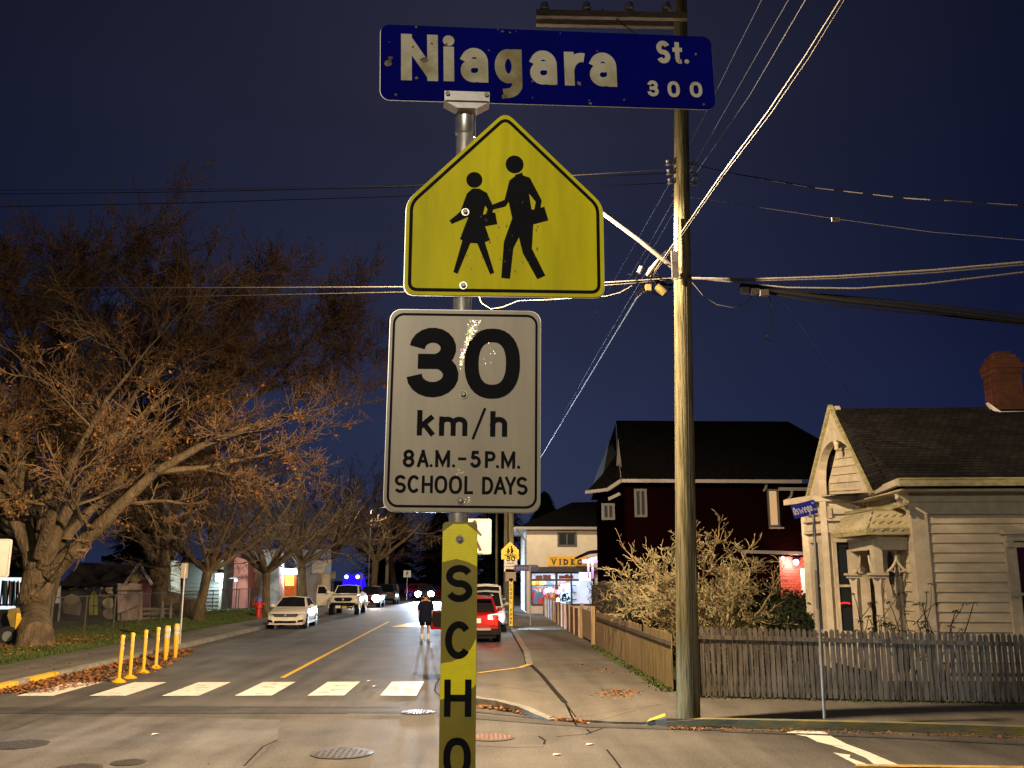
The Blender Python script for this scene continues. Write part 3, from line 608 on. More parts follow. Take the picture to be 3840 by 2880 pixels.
# street light arm and head (behind the yellow sign from here)
am0, am1, am2 = V(1451, 575, PB.y-.05), V(1305, 462, 15.9), L1+Vector((.35, .08, .30))
arm = MB().tube([am0, am0.lerp(am1, .5)+Vector((0, 0, .02)), am1, am2], .042, 12).build('lamp_arm', mat('painted_steel', (.13, .12, .105), .6, .1, 8), pole)
MB().box(V(1458, 572, PB.y-.19), (.12, .06, .5)).build('arm_plate', M_ALU, pole)
hd = MB(); d = (L1-am1); d.z = 0; d.normalize(); sd = Vector((-d.y, d.x, 0)); c = L1+Vector((0, 0, .22))
hd.prism([c-d*.35+sd*.09, c+d*.28+sd*.15, c+d*.40, c+d*.28-sd*.15, c-d*.35-sd*.09], (0, 0, .09)); hd.build('lamp_head', M_GALV, pole)
MB().disc(L1+Vector((0, 0, .215)), .13, (0, 0, -1), 20).build('lamp_lens', glow('lamp_lens', (1, .8, .5), 60), pole)
# ------------------------------------------------------------------ overhead cables
NODE = V(1404, 604, PB.y-.45)
def wire(pts, r, label, m=M_CABLE, sag=0, group='cables strung from the corner pole', cat='cable', n=5):
    b = cable(pts, r, n, sag); o = b.build('overhead_cable', m, None, pts[0]); return tag(o, label, cat, group)
def pthr(*q): return [V(x, y, Y) for x, y, Y in q]
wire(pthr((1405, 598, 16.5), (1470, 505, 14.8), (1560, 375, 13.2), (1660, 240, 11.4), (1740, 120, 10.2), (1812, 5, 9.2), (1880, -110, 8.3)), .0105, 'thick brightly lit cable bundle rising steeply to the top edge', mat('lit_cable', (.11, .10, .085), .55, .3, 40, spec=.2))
w2 = pthr((1405, 603, 16.5), (1472, 510, 14.8), (1564, 378, 13.2), (1666, 244, 11.4), (1748, 124, 10.2), (1819, 8, 9.2), (1888, -110, 8.3)); wire(w2, .006, 'thin cable lashed under the brightly lit bundle', M_CABLE)
wire(pthr((2212, 566, 12.5), (2020, 583, 13.6), (1800, 597, 14.9), (1620, 603, 16.0), (1490, 600, 16.8)), .016, 'upper of the pale cables sagging to the frame edge above the chimney', mat('pale_cable', (.075, .07, .06), .6, .2, 30, spec=.2))
wire(pthr((2212, 572, 12.5), (2020, 589, 13.6), (1800, 602, 14.9), (1620, 607, 16.0), (1490, 602, 16.8)), .010, 'dark twin hugging the upper pale cable over the house', M_CABLE)
wire(pthr((2212, 588, 12.5), (2000, 613, 13.6), (1850, 623, 14.6), (1700, 621, 15.6), (1490, 600, 16.8)), .013, 'lower pale cable sagging to the frame edge above the chimney', MATS['pale_cable'])
wire(pthr((1455, 601, 16.8), (1380, 606, 16.9), (1300, 611, 17.0), (870, 620, 18.5), (400, 622, 21), (0, 622, 24), (-300, 620, 27)), .016, 'pale cable running level to the tree from behind the yellow sign', MATS['pale_cable'])
wire(pthr((1455, 603, 16.8), (1380, 611, 16.9), (1290, 618, 17.0), (870, 631, 18.5), (400, 641, 21), (0, 652, 24), (-300, 660, 27)), .011, 'thinner cable falling just under the level one toward the tree', M_CABLE)
for k, (y0, y1, y2) in enumerate(((366, 402, 411), (374, 404, 419), (395, 424, 447))):
    wire(pthr((1448, y0, 16.9), (1180, (y0+y1)/2-2, 17.6), (870, y1, 18.8), (400, (y1+y2)/2+3, 22), (0, y2, 25), (-300, y2+10, 28)), .009, ['highest faint wire across the sky above the tree', 'middle faint wire across the sky above the tree', 'lowest faint wire just over the tree top'][k], M_CABLEB if k else M_CABLE)
wire(pthr((1500, 357, 16.9), (1600, 378, 16.3), (1760, 405, 15.4), (1950, 427, 14.4), (2230, 447, 13)), .011, 'twisted wire dropping right from the pole with pale lit twists', M_CABLEB)
tw = pthr((1620, 382, 16.2), (1760, 405.5, 15.4), (1950, 427.5, 14.4), (2230, 446, 13)); q = [tw[0].lerp(tw[1], .0)]
tm = MB()  # lit stretches of the twisted wire, painted in as paler tubes
for i in range(3):
    for k in range(3): a = tw[i].lerp(tw[i+1], k/3+.01); b = tw[i].lerp(tw[i+1], k/3+.23); tm.tube([a, b], .011, 5)
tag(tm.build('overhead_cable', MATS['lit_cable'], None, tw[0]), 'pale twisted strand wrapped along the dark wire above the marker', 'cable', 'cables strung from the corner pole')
wire(pthr((1450, 422, 16.9), (1530, 431, 16.5), (1800, 472, 15.2), (2010, 501, 14.2), (2230, 520, 13)), .004, 'hair thin wire holding the small yellow marker', M_CABLE)
mk = thing('wire_marker', V(1805, 474, 15.2), 'small pale marker tag hanging on the thin wire', 'marker'); MB().box(V(1805, 474, 15.2), (.14, .03, .07)).build('tag_plate', mat('marker_tag', (.55, .5, .3), .6, .1, 5), mk); MB().box(V(1805, 474, 15.2)-Vector((0, .017, 0)), (.09, .004, .025)).build('slot', M_INK, mk)
wire(pthr((1600, 618, 16.2), (1700, 633, 15.7), (1830, 650, 15.0), (2000, 668, 14.1), (2230, 697, 13)), .045, 'thick black cable bundle dipping right over the cream house', M_CABLEB, n=8)
wire(pthr((1600, 614, 16.2), (1720, 630, 15.7), (1880, 646, 14.8), (2040, 662, 14.0), (2230, 684, 13)), .022, 'black cable just over the thick black bundle', M_CABLEB)
wire(pthr((1640, 630, 16.0), (1760, 652, 15.3), (1900, 670, 14.6), (2060, 684, 13.9), (2230, 703, 13)), .016, 'black cable just under the thick black bundle', M_CABLEB)
wire(pthr((1495, 610, 16.8), (1520, 640, 16.6), (1548, 658, 16.5), (1585, 665, 16.3), (1612, 655, 16.2), (1624, 640, 16.1)), .008, 'slack loop of cable hanging right of the pole', M_CABLE)
wire(pthr((1660, 638, 15.9), (1667, 662, 15.9), (1661, 690, 15.9), (1664, 716, 15.9), (1657, 727, 15.9), (1648, 730, 15.9), (1672, 738, 15.9)), .010, 'loose cable end dangling under the grey terminal box', M_CABLE)
wire(pthr((1685, 641, 15.8), (1760, 745, 17.5), (1850, 872, 20.0), (1940, 1000, 23.0)), .006, 'thin service wire falling to the slate roof of the cream house', M_CABLE)
wire(pthr((1395, 625, 16.6), (1375, 645, 17.5), (1310, 752, 22), (1240, 868, 30), (1170, 985, 48), (1128, 1052, 90)),   .016, 'cable bundle receding down the street from the pole', M_CABLE)
wire(pthr((1412, 598, 16.5), (1440, 540, 17.5), (1400, 580, 20), (1290, 765, 32), (1165, 990, 70)), .006, 'slim wire beside the bundle receding down the street', M_CABLE)
for k, q in enumerate((((1660, -30, 10), (1590, 110, 12), (1478, 338, 16.4), (1430, 425, 19), (1330, 600, 30), (1240, 760, 60)), ((1720, -30, 9.5), (1600, 180, 12), (1480, 390, 16.5), (1392, 545, 24), (1300, 700, 45)), ((1757, -30, 9), (1620, 205, 12), (1505, 372, 16.5), (1420, 520, 24), (1310, 705, 45)))):
    wire(pthr(*q), .0045, ['left of the thin power wires slanting over the pole top', 'middle thin power wire slanting over the pole top', 'right thin power wire slanting beside the bright bundle'][k], M_CABLE)
wire(pthr((1365, 618, 16.6), (1340, 632, 16.7), (1310, 640, 16.8), (1180, 648, 17), (1120, 650, 17.2), (1085, 664, 17.2), (1060, 668, 17.2), (1040, 655, 17.2), (1034, 640, 17.2)), .010, 'pale drooping wire peeking out under the yellow sign', MATS['pale_cable'])
wire(pthr((1300, 20, 16.5), (1330, 40, 15.8), (1400, 95, 14.5), (1470, 150, 13)), .012, 'drop wire curling off the crossarm behind the blue sign', M_CABLE)
tb_ = thing('terminal_box', V(1628, 629, 16.0), 'grey ribbed terminal box hanging on the black cables right of the pole', 'junction box')
b = MB()
for k in range(3): b.box(V(1610+20*k, 628+2.5*k, 16.0-.1*k), (.15, .10, .11))
b.build('housing', mat('box_grey', (.16, .15, .13), .6, .15, 8), tb_)
b = MB()
for k in range(2): b.box(V(1620+20*k, 629+2.5*k, 15.95-.1*k), (.02, .12, .125))
b.build('strap', M_INK, tb_)
sc_ = thing('splice_bundle', NODE, 'tangle of cable splices and closures hanging left of the pole', 'cable splice')
b = MB(); b.tube(pthr((1455, 566, 16.3), (1462, 558, 16.3)), .05, 8); b.tube([V(1447, 596, 16.35), V(1458, 583, 16.2), V(1470, 562, 16.0)], [.05, .062, .04], 10); b.tube([V(1426, 590, 16.4), V(1432, 578, 16.4)], .05, 8)
b = MB(); b.tube([V(1398, 595, 16.4), V(1408, 582, 16.3), V(1424, 560, 16.1)], [.035, .055, .03], 10); b.tube([V(1380, 590, 16.5), V(1386, 577, 16.5)], .045, 8); b.build('closure', mat('closure_grey', (.16, .15, .125), .5, .2, 10), sc_)
b = MB()
for k in range(26):
    x, y = 1385+rng.uniform(-18, 60), 606+rng.uniform(-6, 26); P = [V(x, y, 16.5)]
    for j in range(4): x += rng.uniform(-16, 22); y += rng.uniform(-8, 8); P.append(V(min(x, 1462), y, 16.5+rng.uniform(-.1, .1)))
    b.tube(P, rng.uniform(.006, .014), 5)
b.build('loose_wires', M_CABLEB, sc_)
b = MB(); b.tube([V(1418, 618, 16.45), V(1436, 634, 16.45)], .075, 10); b.box(V(1400, 622, 16.45), (.1, .1, .12)); b.build('closure', mat('closure_yellow', (.14, .11, .03), .6, .3, 14), sc_)
# ------------------------------------------------------------------ trees and shrubs: bare, branching, grown from a seeded rule
def unit(rg): 
    while True:
        v = Vector((rg.uniform(-1, 1), rg.uniform(-1, 1), rg.uniform(-1, 1)))
        if .1 < v.length < 1: return v.normalized()
def path(p, d, L, n, wander, lift, rg):
    P = [Vector(p)]; d = Vector(d).normalized()
    for i in range(n):
        d = (d+unit(rg)*wander+Vector((0, 0, lift))).normalized(); P.append(P[-1]+d*(L/n))
    return P
def grow(mb, twig, p, d, L, r, lv, cf, rg, tips):
    n = 4 if lv > 1 else 3
    P = path(p, d, L, n, cf['wander'], cf['lift'], rg); r1 = r*cf['taper']
    rad = [r+(r1-r)*i/n for i in range(n+1)]
    (mb if lv >= cf['split'] else twig).tube(P, rad, 5 if lv > 2 else 3, cap=False, smooth=lv > 2)
    if lv == 0: tips.append((P[-1], (P[-1]-P[-2]).normalized())); tips.append((P[1], (P[1]-P[0]).normalized())); return
    branch(mb, twig, P, r, r1, L, lv, cf, rg, tips)
def branch(mb, twig, P, r, r1, L, lv, cf, rg, tips, start=.25):
    k = cf['kids'][lv-1]; n = len(P)-1
    for i in range(k):
        t = start+(1-start)*(i+rg.uniform(.1, .9))/k; x = min(n-1e-4, t*n); j = int(x); q = P[j].lerp(P[j+1], x-j); dd = (P[j+1]-P[j]).normalized()
        side = unit(rg); side = (side-dd*side.dot(dd)).normalized(); a = R(rg.uniform(*cf['ang']))
        nd = dd*math.cos(a)+side*math.sin(a); nd.z += cf.get('up', 0)
        rr = (r+(r1-r)*t)*rg.uniform(.42, .62)
        grow(mb, twig, q, nd, L*rg.uniform(*cf['len'])*(1-.35*t), max(rr, cf['rmin']), lv-1, cf, rg, tips)
    grow(mb, twig, P[-1], (P[-1]-P[-2]), L*rg.uniform(*cf['len']), max(r1, cf['rmin']), lv-1, cf, rg, tips)
def leafquad(mb, p, s, rg, droop=None):
    a = unit(rg); b = unit(rg); b = (b-a*b.dot(a)).normalized()
    mb.add([p, p+a*s*.5+b*s*.32, p+a*s, p+a*s*.5-b*s*.32], [(0, 1, 2, 3)])
M_BARK = mat('bark_grey', (.17, .12, .062), .9, col2=(.06, .042, .022), scale=2.2, bump=1.0, bscale=9, stretch=(1.5, 1.5, .5))
M_BARK.node_tree.nodes['Bump'].inputs['Distance'].default_value = .09
M_TWIG = mat('twig_brown', (.20, .125, .06), .9, col2=(.115, .07, .042), scale=.6, spec=.1)
M_OLEAF = mat('autumn_leaf', (.20, .075, .018), .85, col2=(.34, .15, .035), scale=2.5, spec=.1)
M_SHRUBT = mat('magnolia_twig', (.38, .31, .155), .85, col2=(.17, .125, .06), scale=1.5)
M_DGREEN = mat('dark_leaf', (.010, .018, .008), .9, col2=(.024, .04, .014), scale=4, spec=.08)
# ------------------------------------------------------------------ plank fence along the street and picket fence along the cross street
M_PLANK = mat('fence_plank', (.33, .24, .125), .85, col2=(.185, .13, .06), scale=4, bump=.3, stretch=(3, 3, .35), lo=.38, hi=.7)
M_PLANKD = mat('fence_plank_mossy', (.30, .22, .09), .9, col2=(.13, .10, .035), scale=5, bump=.3, stretch=(3, 3, .25))
M_RAIL = mat('fence_rail', (.10, .08, .06), .9, .3, 5)
pf = thing('plank_fence', (3.84, 19.2, KZ), 'low tan fence of close upright planks running up the street from the corner pole', 'fence')
bA, bB = MB(), MB(); y = 19.25
while y < 31.7:
    w = rng.uniform(.13, .15); h = 1.14+rng.uniform(-.02, .02)
    if 22.4 < y < 22.75: h -= .22
    (bA if y > 22.9 else bB).box((3.84+rng.uniform(-.004, .004), y+w/2, KZ+.07+h/2-.06), (.022, w-.005, h-.07)); y += w
bA.build('planks', M_PLANK, pf); q = bB.build('planks', M_PLANKD, pf); q['label'] = 'mossy end planks by the corner pole'
MB().box((3.815, 25.45, KZ+.93), (.03, 12.4, .085)).build('rail', M_RAIL, pf)
for yy in (20.2, 22.6, 25, 27.4, 29.8, 31.8): MB().box((3.90, yy, KZ+.56), (.09, .09, 1.15)).build('post', M_PLANKD, pf)
M_RED = mat('fence_red_stain', (.15, .055, .045), .85, .3, 3, stretch=(2, 2, .3))
rf = thing('panel_fence', (3.8, 34, KZ), 'dark red board fence with pale posts beyond the tan plank fence', 'fence')
b = MB(); yy = 36.6; bp_ = MB()
while yy < 57: b.box((3.80, yy+.95, KZ+.53), (.03, 1.84, 1.02)); yy += 1.95
b.build('boards', M_RED, rf)
yy = 36.55
while yy < 57: MB().box((3.77, yy, KZ+.55), (.09, .09, 1.1)).build('post', mat('post_tan', (.36, .25, .14), .85, .2, 4), rf); yy += 1.95
gt = thing('garden_gate', (3.84, 33.8, KZ), 'tan wooden gate with square posts standing between plank and red fences', 'gate')
for yy in (32.7, 36.2): MB().box((3.84, yy, KZ+.62), (.14, .14, 1.3)).build('post', M_PLANK, gt)
b = MB()
for k in range(18): b.box((3.84, 32.9+k*.18, KZ+.58), (.025, .165, 1.0))
b.build('boards', M_PLANK, gt)
M_PICK = mat('picket_grey', (.150, .128, .10), .9, col2=(.045, .038, .032), scale=4, bump=.4, stretch=(5, 5, .5), detail=9, lo=.4, hi=.62)
P0, P1 = Vector((4.14, 18.35, KZ)), Vector((10.6, 17.0, KZ)); dv = (P1-P0).normalized(); nv = Vector((dv.y, -dv.x, 0))
pk = thing('picket_fence', P0, 'weathered grey picket fence with rounded tops in front of the cream house', 'fence')
b = MB(); t = 0; LN = (P1-P0).length
def picket(b, c, w, h, th):
    tp = [(-w/2, 0), (w/2, 0), (w/2, h-.06), (w*.42, h-.03), (w*.25, h-.01), (0, h), (-w*.25, h-.01), (-w*.42, h-.03), (-w/2, h-.06)]
    b.prism([c+dv*x+Vector((0, 0, z)) for x, z in tp], -nv*th)
while t < LN:
    w = .078+rng.uniform(-.008, .006); h = 1.27-.09*t/LN+rng.uniform(-.022, .016); picket(b, P0+dv*t+nv*rng.uniform(.02, .028)+Vector((0, 0, .03)), w, h, .02); t += .099+rng.uniform(-.004, .006)
b.build('pickets', M_PICK, pk)
for z in (.25, 1.09):
    MB().beam(P0+Vector((0, 0, z+.02))-nv*.02+(nv*.06 if z > 1 else nv*0), P1+Vector((0, 0, z-.06))-nv*.02+(nv*.06 if z > 1 else nv*0), .035, .075).build('rail', M_PICK, pk)
t = .05
while t < LN: MB().box(P0+dv*t-nv*.065+Vector((0, 0, .62)), (.09, .09, 1.2), math.atan2(dv.y, dv.x)).build('post', M_PICK, pk); t += 2.1
# yard behind the fences
struct(slab([(3.95, 19.2), (4.2, 18.5), (10.7, 17.1), (40, 14), (60, 60), (3.95, 60)], .10, KZ+.05), 'yard', mat('yard_soil', (.028, .030, .014), .95, .4, 2, bump=.5))
# ------------------------------------------------------------------ magnolia shrub behind the plank fence
rg = random.Random(21); base = Vector((5.6, 24.6, KZ)); ms = thing('magnolia_shrub', base, 'large bare shrub with pale budding twigs behind the tan plank fence', 'shrub')
cf = dict(wander=.38, lift=.01, taper=.6, kids=(3, 4, 4, 5), ang=(30, 66), len=(.46, .66), rmin=.0095, split=2, up=.03)
b, tw, tips = MB(), MB(), []
for k in range(19):
    a = k*2.4+rg.uniform(-.3, .3); out = rg.uniform(.3, 1.1); d = Vector((math.cos(a)*out, math.sin(a)*out*.8, rg.uniform(.7, 1.25)))
    if k == 0: d = Vector((-.15, -.1, 1.5))
    P = path(base+Vector((math.cos(a)*.12, math.sin(a)*.12, .0)), d, (2.75-.85*out)*rg.uniform(.85, 1.1) if k else 2.7, 4, .14, .05, rg)
    b.tube(P, [.055, .05, .042, .036, .030], 6, smooth=True); branch(b, tw, P, .05, .028, 1.62, 4, cf, rg, tips, .3)
b.build('branches', M_SHRUBT, ms); tw.build('twigs', M_SHRUBT, ms)
bu = MB()
for p, d in tips[::2]:
    if rg.random() < .16: bu.tube([p, p+d*.03, p+d*.075], [.008, .017, .003], 4, cap=False)
bu.build('buds', mat('magnolia_bud', (.30, .30, .16), .8, .2, 6), ms)
# clipped dark hedge and evergreen bush
def bush(name, c, sz, n, s, label, cat, m, mcore, seed, flat=False):
    rg = random.Random(seed); t = thing(name, (c[0], c[1], KZ), label, cat); b = MB()
    for k in range(n):
        d = unit(rg); q = rg.uniform(.78, 1.05)
        if flat: m_ = max(abs(d.x), abs(d.y), abs(d.z)); d = d/m_*(.98+.05*rg.random())
        leafquad(b, Vector((c[0]+d.x*sz[0]*q, c[1]+d.y*sz[1]*q, max(KZ+.05, c[2]+d.z*sz[2]*q))), s*rg.uniform(.6, 1.3), rg)
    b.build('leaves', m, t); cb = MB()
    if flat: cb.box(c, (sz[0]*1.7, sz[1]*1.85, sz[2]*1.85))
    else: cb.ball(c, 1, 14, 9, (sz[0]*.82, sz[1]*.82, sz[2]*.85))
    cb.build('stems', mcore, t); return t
M_HEDGE = mat('hedge_leaf', (.045, .038, .018), .8, col2=(.11, .085, .05), scale=3)
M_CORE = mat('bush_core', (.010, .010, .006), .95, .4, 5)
bush('hedge', (4.72, 31.2, 1.15), (.62, 5.2, 1.02), 9000, .08, 'clipped brown hedge rising over the far end of the tan plank fence', 'hedge', M_HEDGE, M_CORE, 3, True)
bush('evergreen_bush', (8.35, 25.4, .95), (1.35, 1.1, 1.05), 5200, .10, 'dark evergreen bush beside the bay window of the cream house', 'bush', M_DGREEN, M_CORE, 4)
bush('garden_bush', (6.0, 22.3, .62), (1.4, .9, .55), 2600, .07, 'low tangled brown bush behind the corner pole and plank fence', 'bush', M_HEDGE, M_CORE, 5)
# rhododendron-like shrubs with drooping leaf clusters in front of the porch
def whorl(b, p, rg, n, s):
    for k in range(n):
        a = 2*math.pi*k/n+rg.uniform(-.3, .3); d = Vector((math.cos(a), math.sin(a), rg.uniform(-.7, .2))).normalized(); q = Vector((-d.y, d.x, 0)).normalized()
        b.add([p, p+d*s*.5+q*s*.14, p+d*s-Vector((0, 0, s*.15)), p+d*s*.5-q*s*.14], [(0, 1, 2, 3)])
M_STEM = mat('dark_stem', (.035, .026, .018), .9, .3, 8)
def rhodo(c, h, n, label, seed, tilt=0):
    rg = random.Random(seed); t = thing('garden_shrub', c, label, 'shrub', 'leggy shrubs in front of the porch'); b, l = MB(), MB(); c = Vector(c)
    for k in range(n):
        a = rg.uniform(0, 6.28); d = Vector((math.cos(a)*.5+tilt, math.sin(a)*.35, 1.1)); P = path(c, d, h*rg.uniform(.55, .85), 5, .22, .08, rg); b.tube(P, [.022, .02, .017, .014, .011, .009], 5)
        for j in range(rg.randint(2, 4)):
            q = P[rg.randint(2, 5)]; e = path(q, Vector((rg.uniform(-.8, .8)+tilt, rg.uniform(-.5, .5), .9)), h*rg.uniform(.15, .35), 3, .2, .05, rg); b.tube(e, [.011, .009, .008, .006], 4)
            whorl(l, e[-1], rg, rg.randint(5, 8), rg.uniform(.09, .15))
        whorl(l, P[-1], rg, 7, .13)
    b.build('stems', M_STEM, t); l.build('leaves', M_DGREEN, t)
rhodo(V(1880, 1378, 18.9)-Vector((0, 0, 1.05)), 2.0, 4, 'sparse leggy shrub before the left porch column', 11)
rhodo(V(1950, 1378, 18.9)-Vector((0, 0, 1.05)), 1.85, 5, 'middle leggy shrub with drooping leaf clusters before the porch steps', 12)
rhodo(V(2020, 1380, 18.8)-Vector((0, 0, 1.05)), 2.35, 5, 'tallest leggy shrub casting a shadow on the cream siding', 13)
# moss and weeds along the foot of the plank fence
wd = MB(); rg = random.Random(31)
for k in range(1500):
    yy = 19.2+12.5*rg.random()**1.3; x = 3.80-abs(rg.gauss(0, .10)); leafquad(wd, Vector((x, yy, KZ+.004+rg.uniform(0, .05))), rg.uniform(.03, .08), rg)
for k in range(700): q = P0.lerp(P1, rg.random())+nv*(.05+abs(rg.gauss(0, .10))); leafquad(wd, Vector((q.x, q.y, KZ+.003+rg.uniform(0, .03))), rg.uniform(.03, .06), rg)
tag(wd.build('weeds', mat('weed', (.06, .085, .012), .8, .4, 6)), kind='stuff')
# fallen leaves: patches on the walk, gutter drifts, the lawn by the big tree
lf = MB(); rg = random.Random(41)
def drop(p, s, up=.0): lf_p = Vector(p); n = Vector((rg.gauss(0, .35), rg.gauss(0, .35), 1)).normalized(); a = Vector((math.cos(6.28*rg.random()), math.sin(6.28*rg.random()), 0)); a = (a-n*a.dot(n)).normalized(); c = n.cross(a); lf.add([lf_p, lf_p+a*s*.5+c*s*.35, lf_p+a*s, lf_p+a*s*.5-c*s*.35], [(0, 1, 2, 3)])
for cx_, cy_, rx_, ry_, n in ((2320, 2598, 60, 15, 190), (2260, 2515, 42, 6, 50), (2160, 2495, 40, 4, 16)):
    for k in range(n): p = G(cx_+rg.gauss(0, rx_*.6), cy_+rg.gauss(0, ry_*.6), KZ+.012); drop(p, rg.uniform(.04, .09))
gut = [G(x, y, 0) for x, y in ((1786, 2652), (1870, 2662), (1960, 2678), (2080, 2700), (2200, 2714))]
for k in range(420): i = rg.randrange(4); p = gut[i].lerp(gut[i+1], rg.random()); drop((p.x, p.y-abs(rg.gauss(0, .06))+.05, .012+rg.uniform(0, .03)), rg.uniform(.04, .09))
for k in range(380): t_ = rg.random(); i = rg.randrange(len(edge)-1); p = edge[i].lerp(edge[i+1], t_); drop((p.x, p.y-.16-abs(rg.gauss(0, .08)), .012+rg.uniform(0, .02)), rg.uniform(.03, .07))
for k in range(3800):
    yy = 20.5+rg.random()**1.2*12; w = max(.25, 1.9-abs(yy-25)*.16); drop((-10.1+rg.random()**2*w, yy, .012+rg.uniform(0, .04)), rg.uniform(.05, .11))
for k in range(9000):
    a = rg.random()*6.28; q = abs(rg.gauss(0, 6.0)); x, yy = -15.7+math.cos(a)*q, 33.2+math.sin(a)*q*1.1
    if x < -12.5 and yy > 25.6: drop((x, yy, KZ+.05+rg.uniform(0, .04)), rg.uniform(.06, .13))
for k in range(260): drop((rg.uniform(-10.5, 3.6), rg.uniform(12.5, 17.5), .012), rg.uniform(.03, .06)) if k < 14 else drop((rg.uniform(-12.3, -10.4), rg.uniform(21.5, 45), KZ+.012), rg.uniform(.04, .09))
tag(lf.build('fallen_leaves', M_LEAF), kind='stuff')
gr = MB()
for k in range(26000):
    yy = 25.6+rg.random()**1.6*42; x = -12.42-rg.random()*5.6
    if rg.random() < .25: x = -12.42-rg.random()*.6
    h = rg.uniform(.05, .12); a = rg.random()*6.28; dx, dy = math.cos(a)*.012*(1+yy/30), math.sin(a)*.012; gr.add([(x-dx, yy-dy, KZ+.025), (x+dx, yy+dy, KZ+.025), (x+rg.uniform(-.05, .05), yy+rg.uniform(-.05, .05), KZ+.03+h)], [(0, 1, 2)])
tag(gr.build('grass', mat('grass_blade', (.028, .055, .006), .8, col2=(.075, .10, .016), scale=.8)), kind='stuff')
# ------------------------------------------------------------------ big oak on the left and the street trees behind
rg = random.Random(5)
TB = GV(75, 1396, KZ+.03)
oak = thing('oak_tree', TB, 'huge old tree with thick low limbs and orange leaves on the left lawn', 'tree')
b, tw, tips = MB(), MB(), []
tr = [TB+Vector((0, 0, -.1)), TB+Vector((0, 0, .25)), TB.lerp(V(72, 1330, 34.5), 1), V(76, 1285, 34.5), V(86, 1240, 34.5), V(92, 1205, 34.5)]
b.tube(tr, [.66, .56, .52, .51, .56, .40], 18, smooth=True)
cf = dict(wander=.24, lift=.035, taper=.55, kids=(5, 6, 6, 8), ang=(28, 64), len=(.52, .72), rmin=.0125, split=2, up=.02)
LIMBS = [([(70, 1235, 34.5), (58, 1140, 34.4), (48, 1030, 34.3), (38, 900, 34.2), (58, 760, 34), (105, 640, 34)], .30, 4.2),
 ([(84, 1215, 34.7), (92, 1130, 35), (115, 1020, 35.3), (150, 900, 35.6), (200, 770, 36), (250, 655, 36)], .25, 4.0),
 ([(96, 1225, 34.2), (125, 1140, 33.8), (175, 1050, 33.5), (240, 950, 33), (305, 830, 33), (380, 720, 33)], .30, 4.2),
 ([(108, 1240, 34.3), (160, 1190, 34), (240, 1110, 33.7), (335, 1020, 33.4), (440, 960, 33.2), (560, 915, 34), (660, 890, 35)], .36, 4.6),
 ([(100, 1222, 34.8), (150, 1150, 35.2), (220, 1075, 35.7), (310, 985, 36.2), (420, 890, 36.7), (540, 800, 37), (640, 750, 37)], .26, 4.6),
 ([(62, 1190, 34.3), (25, 1110, 34), (-40, 1000, 33.6), (-110, 860, 33.4), (-140, 720, 33.2)], .26, 5.0),
 ([(60, 1120, 34), (10, 1030, 33.2), (-60, 965, 32.4), (-150, 930, 32)], .18, 4.2),
 ([(86, 1200, 34), (118, 1090, 32.6), (165, 980, 31), (225, 870, 29.8), (290, 790, 29)], .24, 4.6),
 ([(88, 1205, 35), (120, 1060, 37), (190, 920, 39.5), (290, 760, 41.5), (360, 660, 42)], .24, 4.2),
 ([(300, 840, 33), (360, 780, 33.2), (450, 710, 33.4), (540, 650, 33.8)], .14, 3.4),
 ([(240, 955, 33), (330, 880, 33.8), (430, 790, 34.4), (500, 690, 34.8)], .15, 3.8),
 ([(340, 1018, 33.4), (440, 1010, 34), (560, 985, 34.6), (650, 950, 35)], .14, 3.6),
 ([(440, 890, 36.7), (560, 850, 38), (680, 800, 39), (745, 770, 39.5)], .13, 3.8),
 ([(150, 900, 35.6), (140, 770, 35), (170, 640, 34.6), (240, 580, 34.6)], .14, 4.2),
 ([(58, 760, 34), (20, 660, 33.5), (10, 600, 33)], .12, 3.0), ([(305, 830, 33), (330, 720, 34), (350, 620, 35), (345, 590, 35.5)], .12, 3.0),
 ([(420, 890, 36.7), (470, 780, 38), (530, 690, 39), (570, 650, 40)], .13, 3.4), ([(560, 850, 38), (640, 770, 40), (690, 700, 41)], .11, 4.0),
 ([(190, 920, 39.5), (170, 760, 40), (150, 640, 40.5)], .16, 4.6)]
for q, r0, L in LIMBS:
    P = pthr(*q); n = len(P)-1; r1 = r0*.10
    b.tube(P, [r0*(1-.9*(i/n)**.8) for i in range(n+1)], 9, smooth=True)
    cf['kids'] = (5, 5, 5, 6) if P[-1].z < 10.2 else (5, 6, 6, 9)
    branch(b, tw, P, r0*.6, r1, L, 4, cf, rg, tips, .22)
b.build('trunk', M_BARK, oak); tw.build('crown', M_TWIG, oak)
lv = MB()
for p, d in tips:
    k = .06 if p.z < 9.5 else .02
    cl = math.sin(p.x*1.3+2)*math.sin(p.z*1.7)*math.sin(p.y*.9)
    if rg.random() < k*(1.6 if cl > .1 else .35):
        for j in range(rg.randint(1, 4)): leafquad(lv, p+unit(rg)*.12, rg.uniform(.07, .145), rg)
import sys; print('oak tips', len(tips), 'leaves', len(lv.f), 'faces', len(tw.f)+len(b.f), file=sys.stderr)
lv.build('leaves', M_OLEAF, oak)
oak2 = copy_tree(oak); oak2.location = (-17.6, 60, KZ); oak2.rotation_euler = (0, 0, 2.2); oak2.scale = (1.12, 1.12, 1.15); oak2['label'] = 'second huge dark tree looming behind the big oak, its top unlit'
oak['group'] = oak2['group'] = 'old lawn trees'
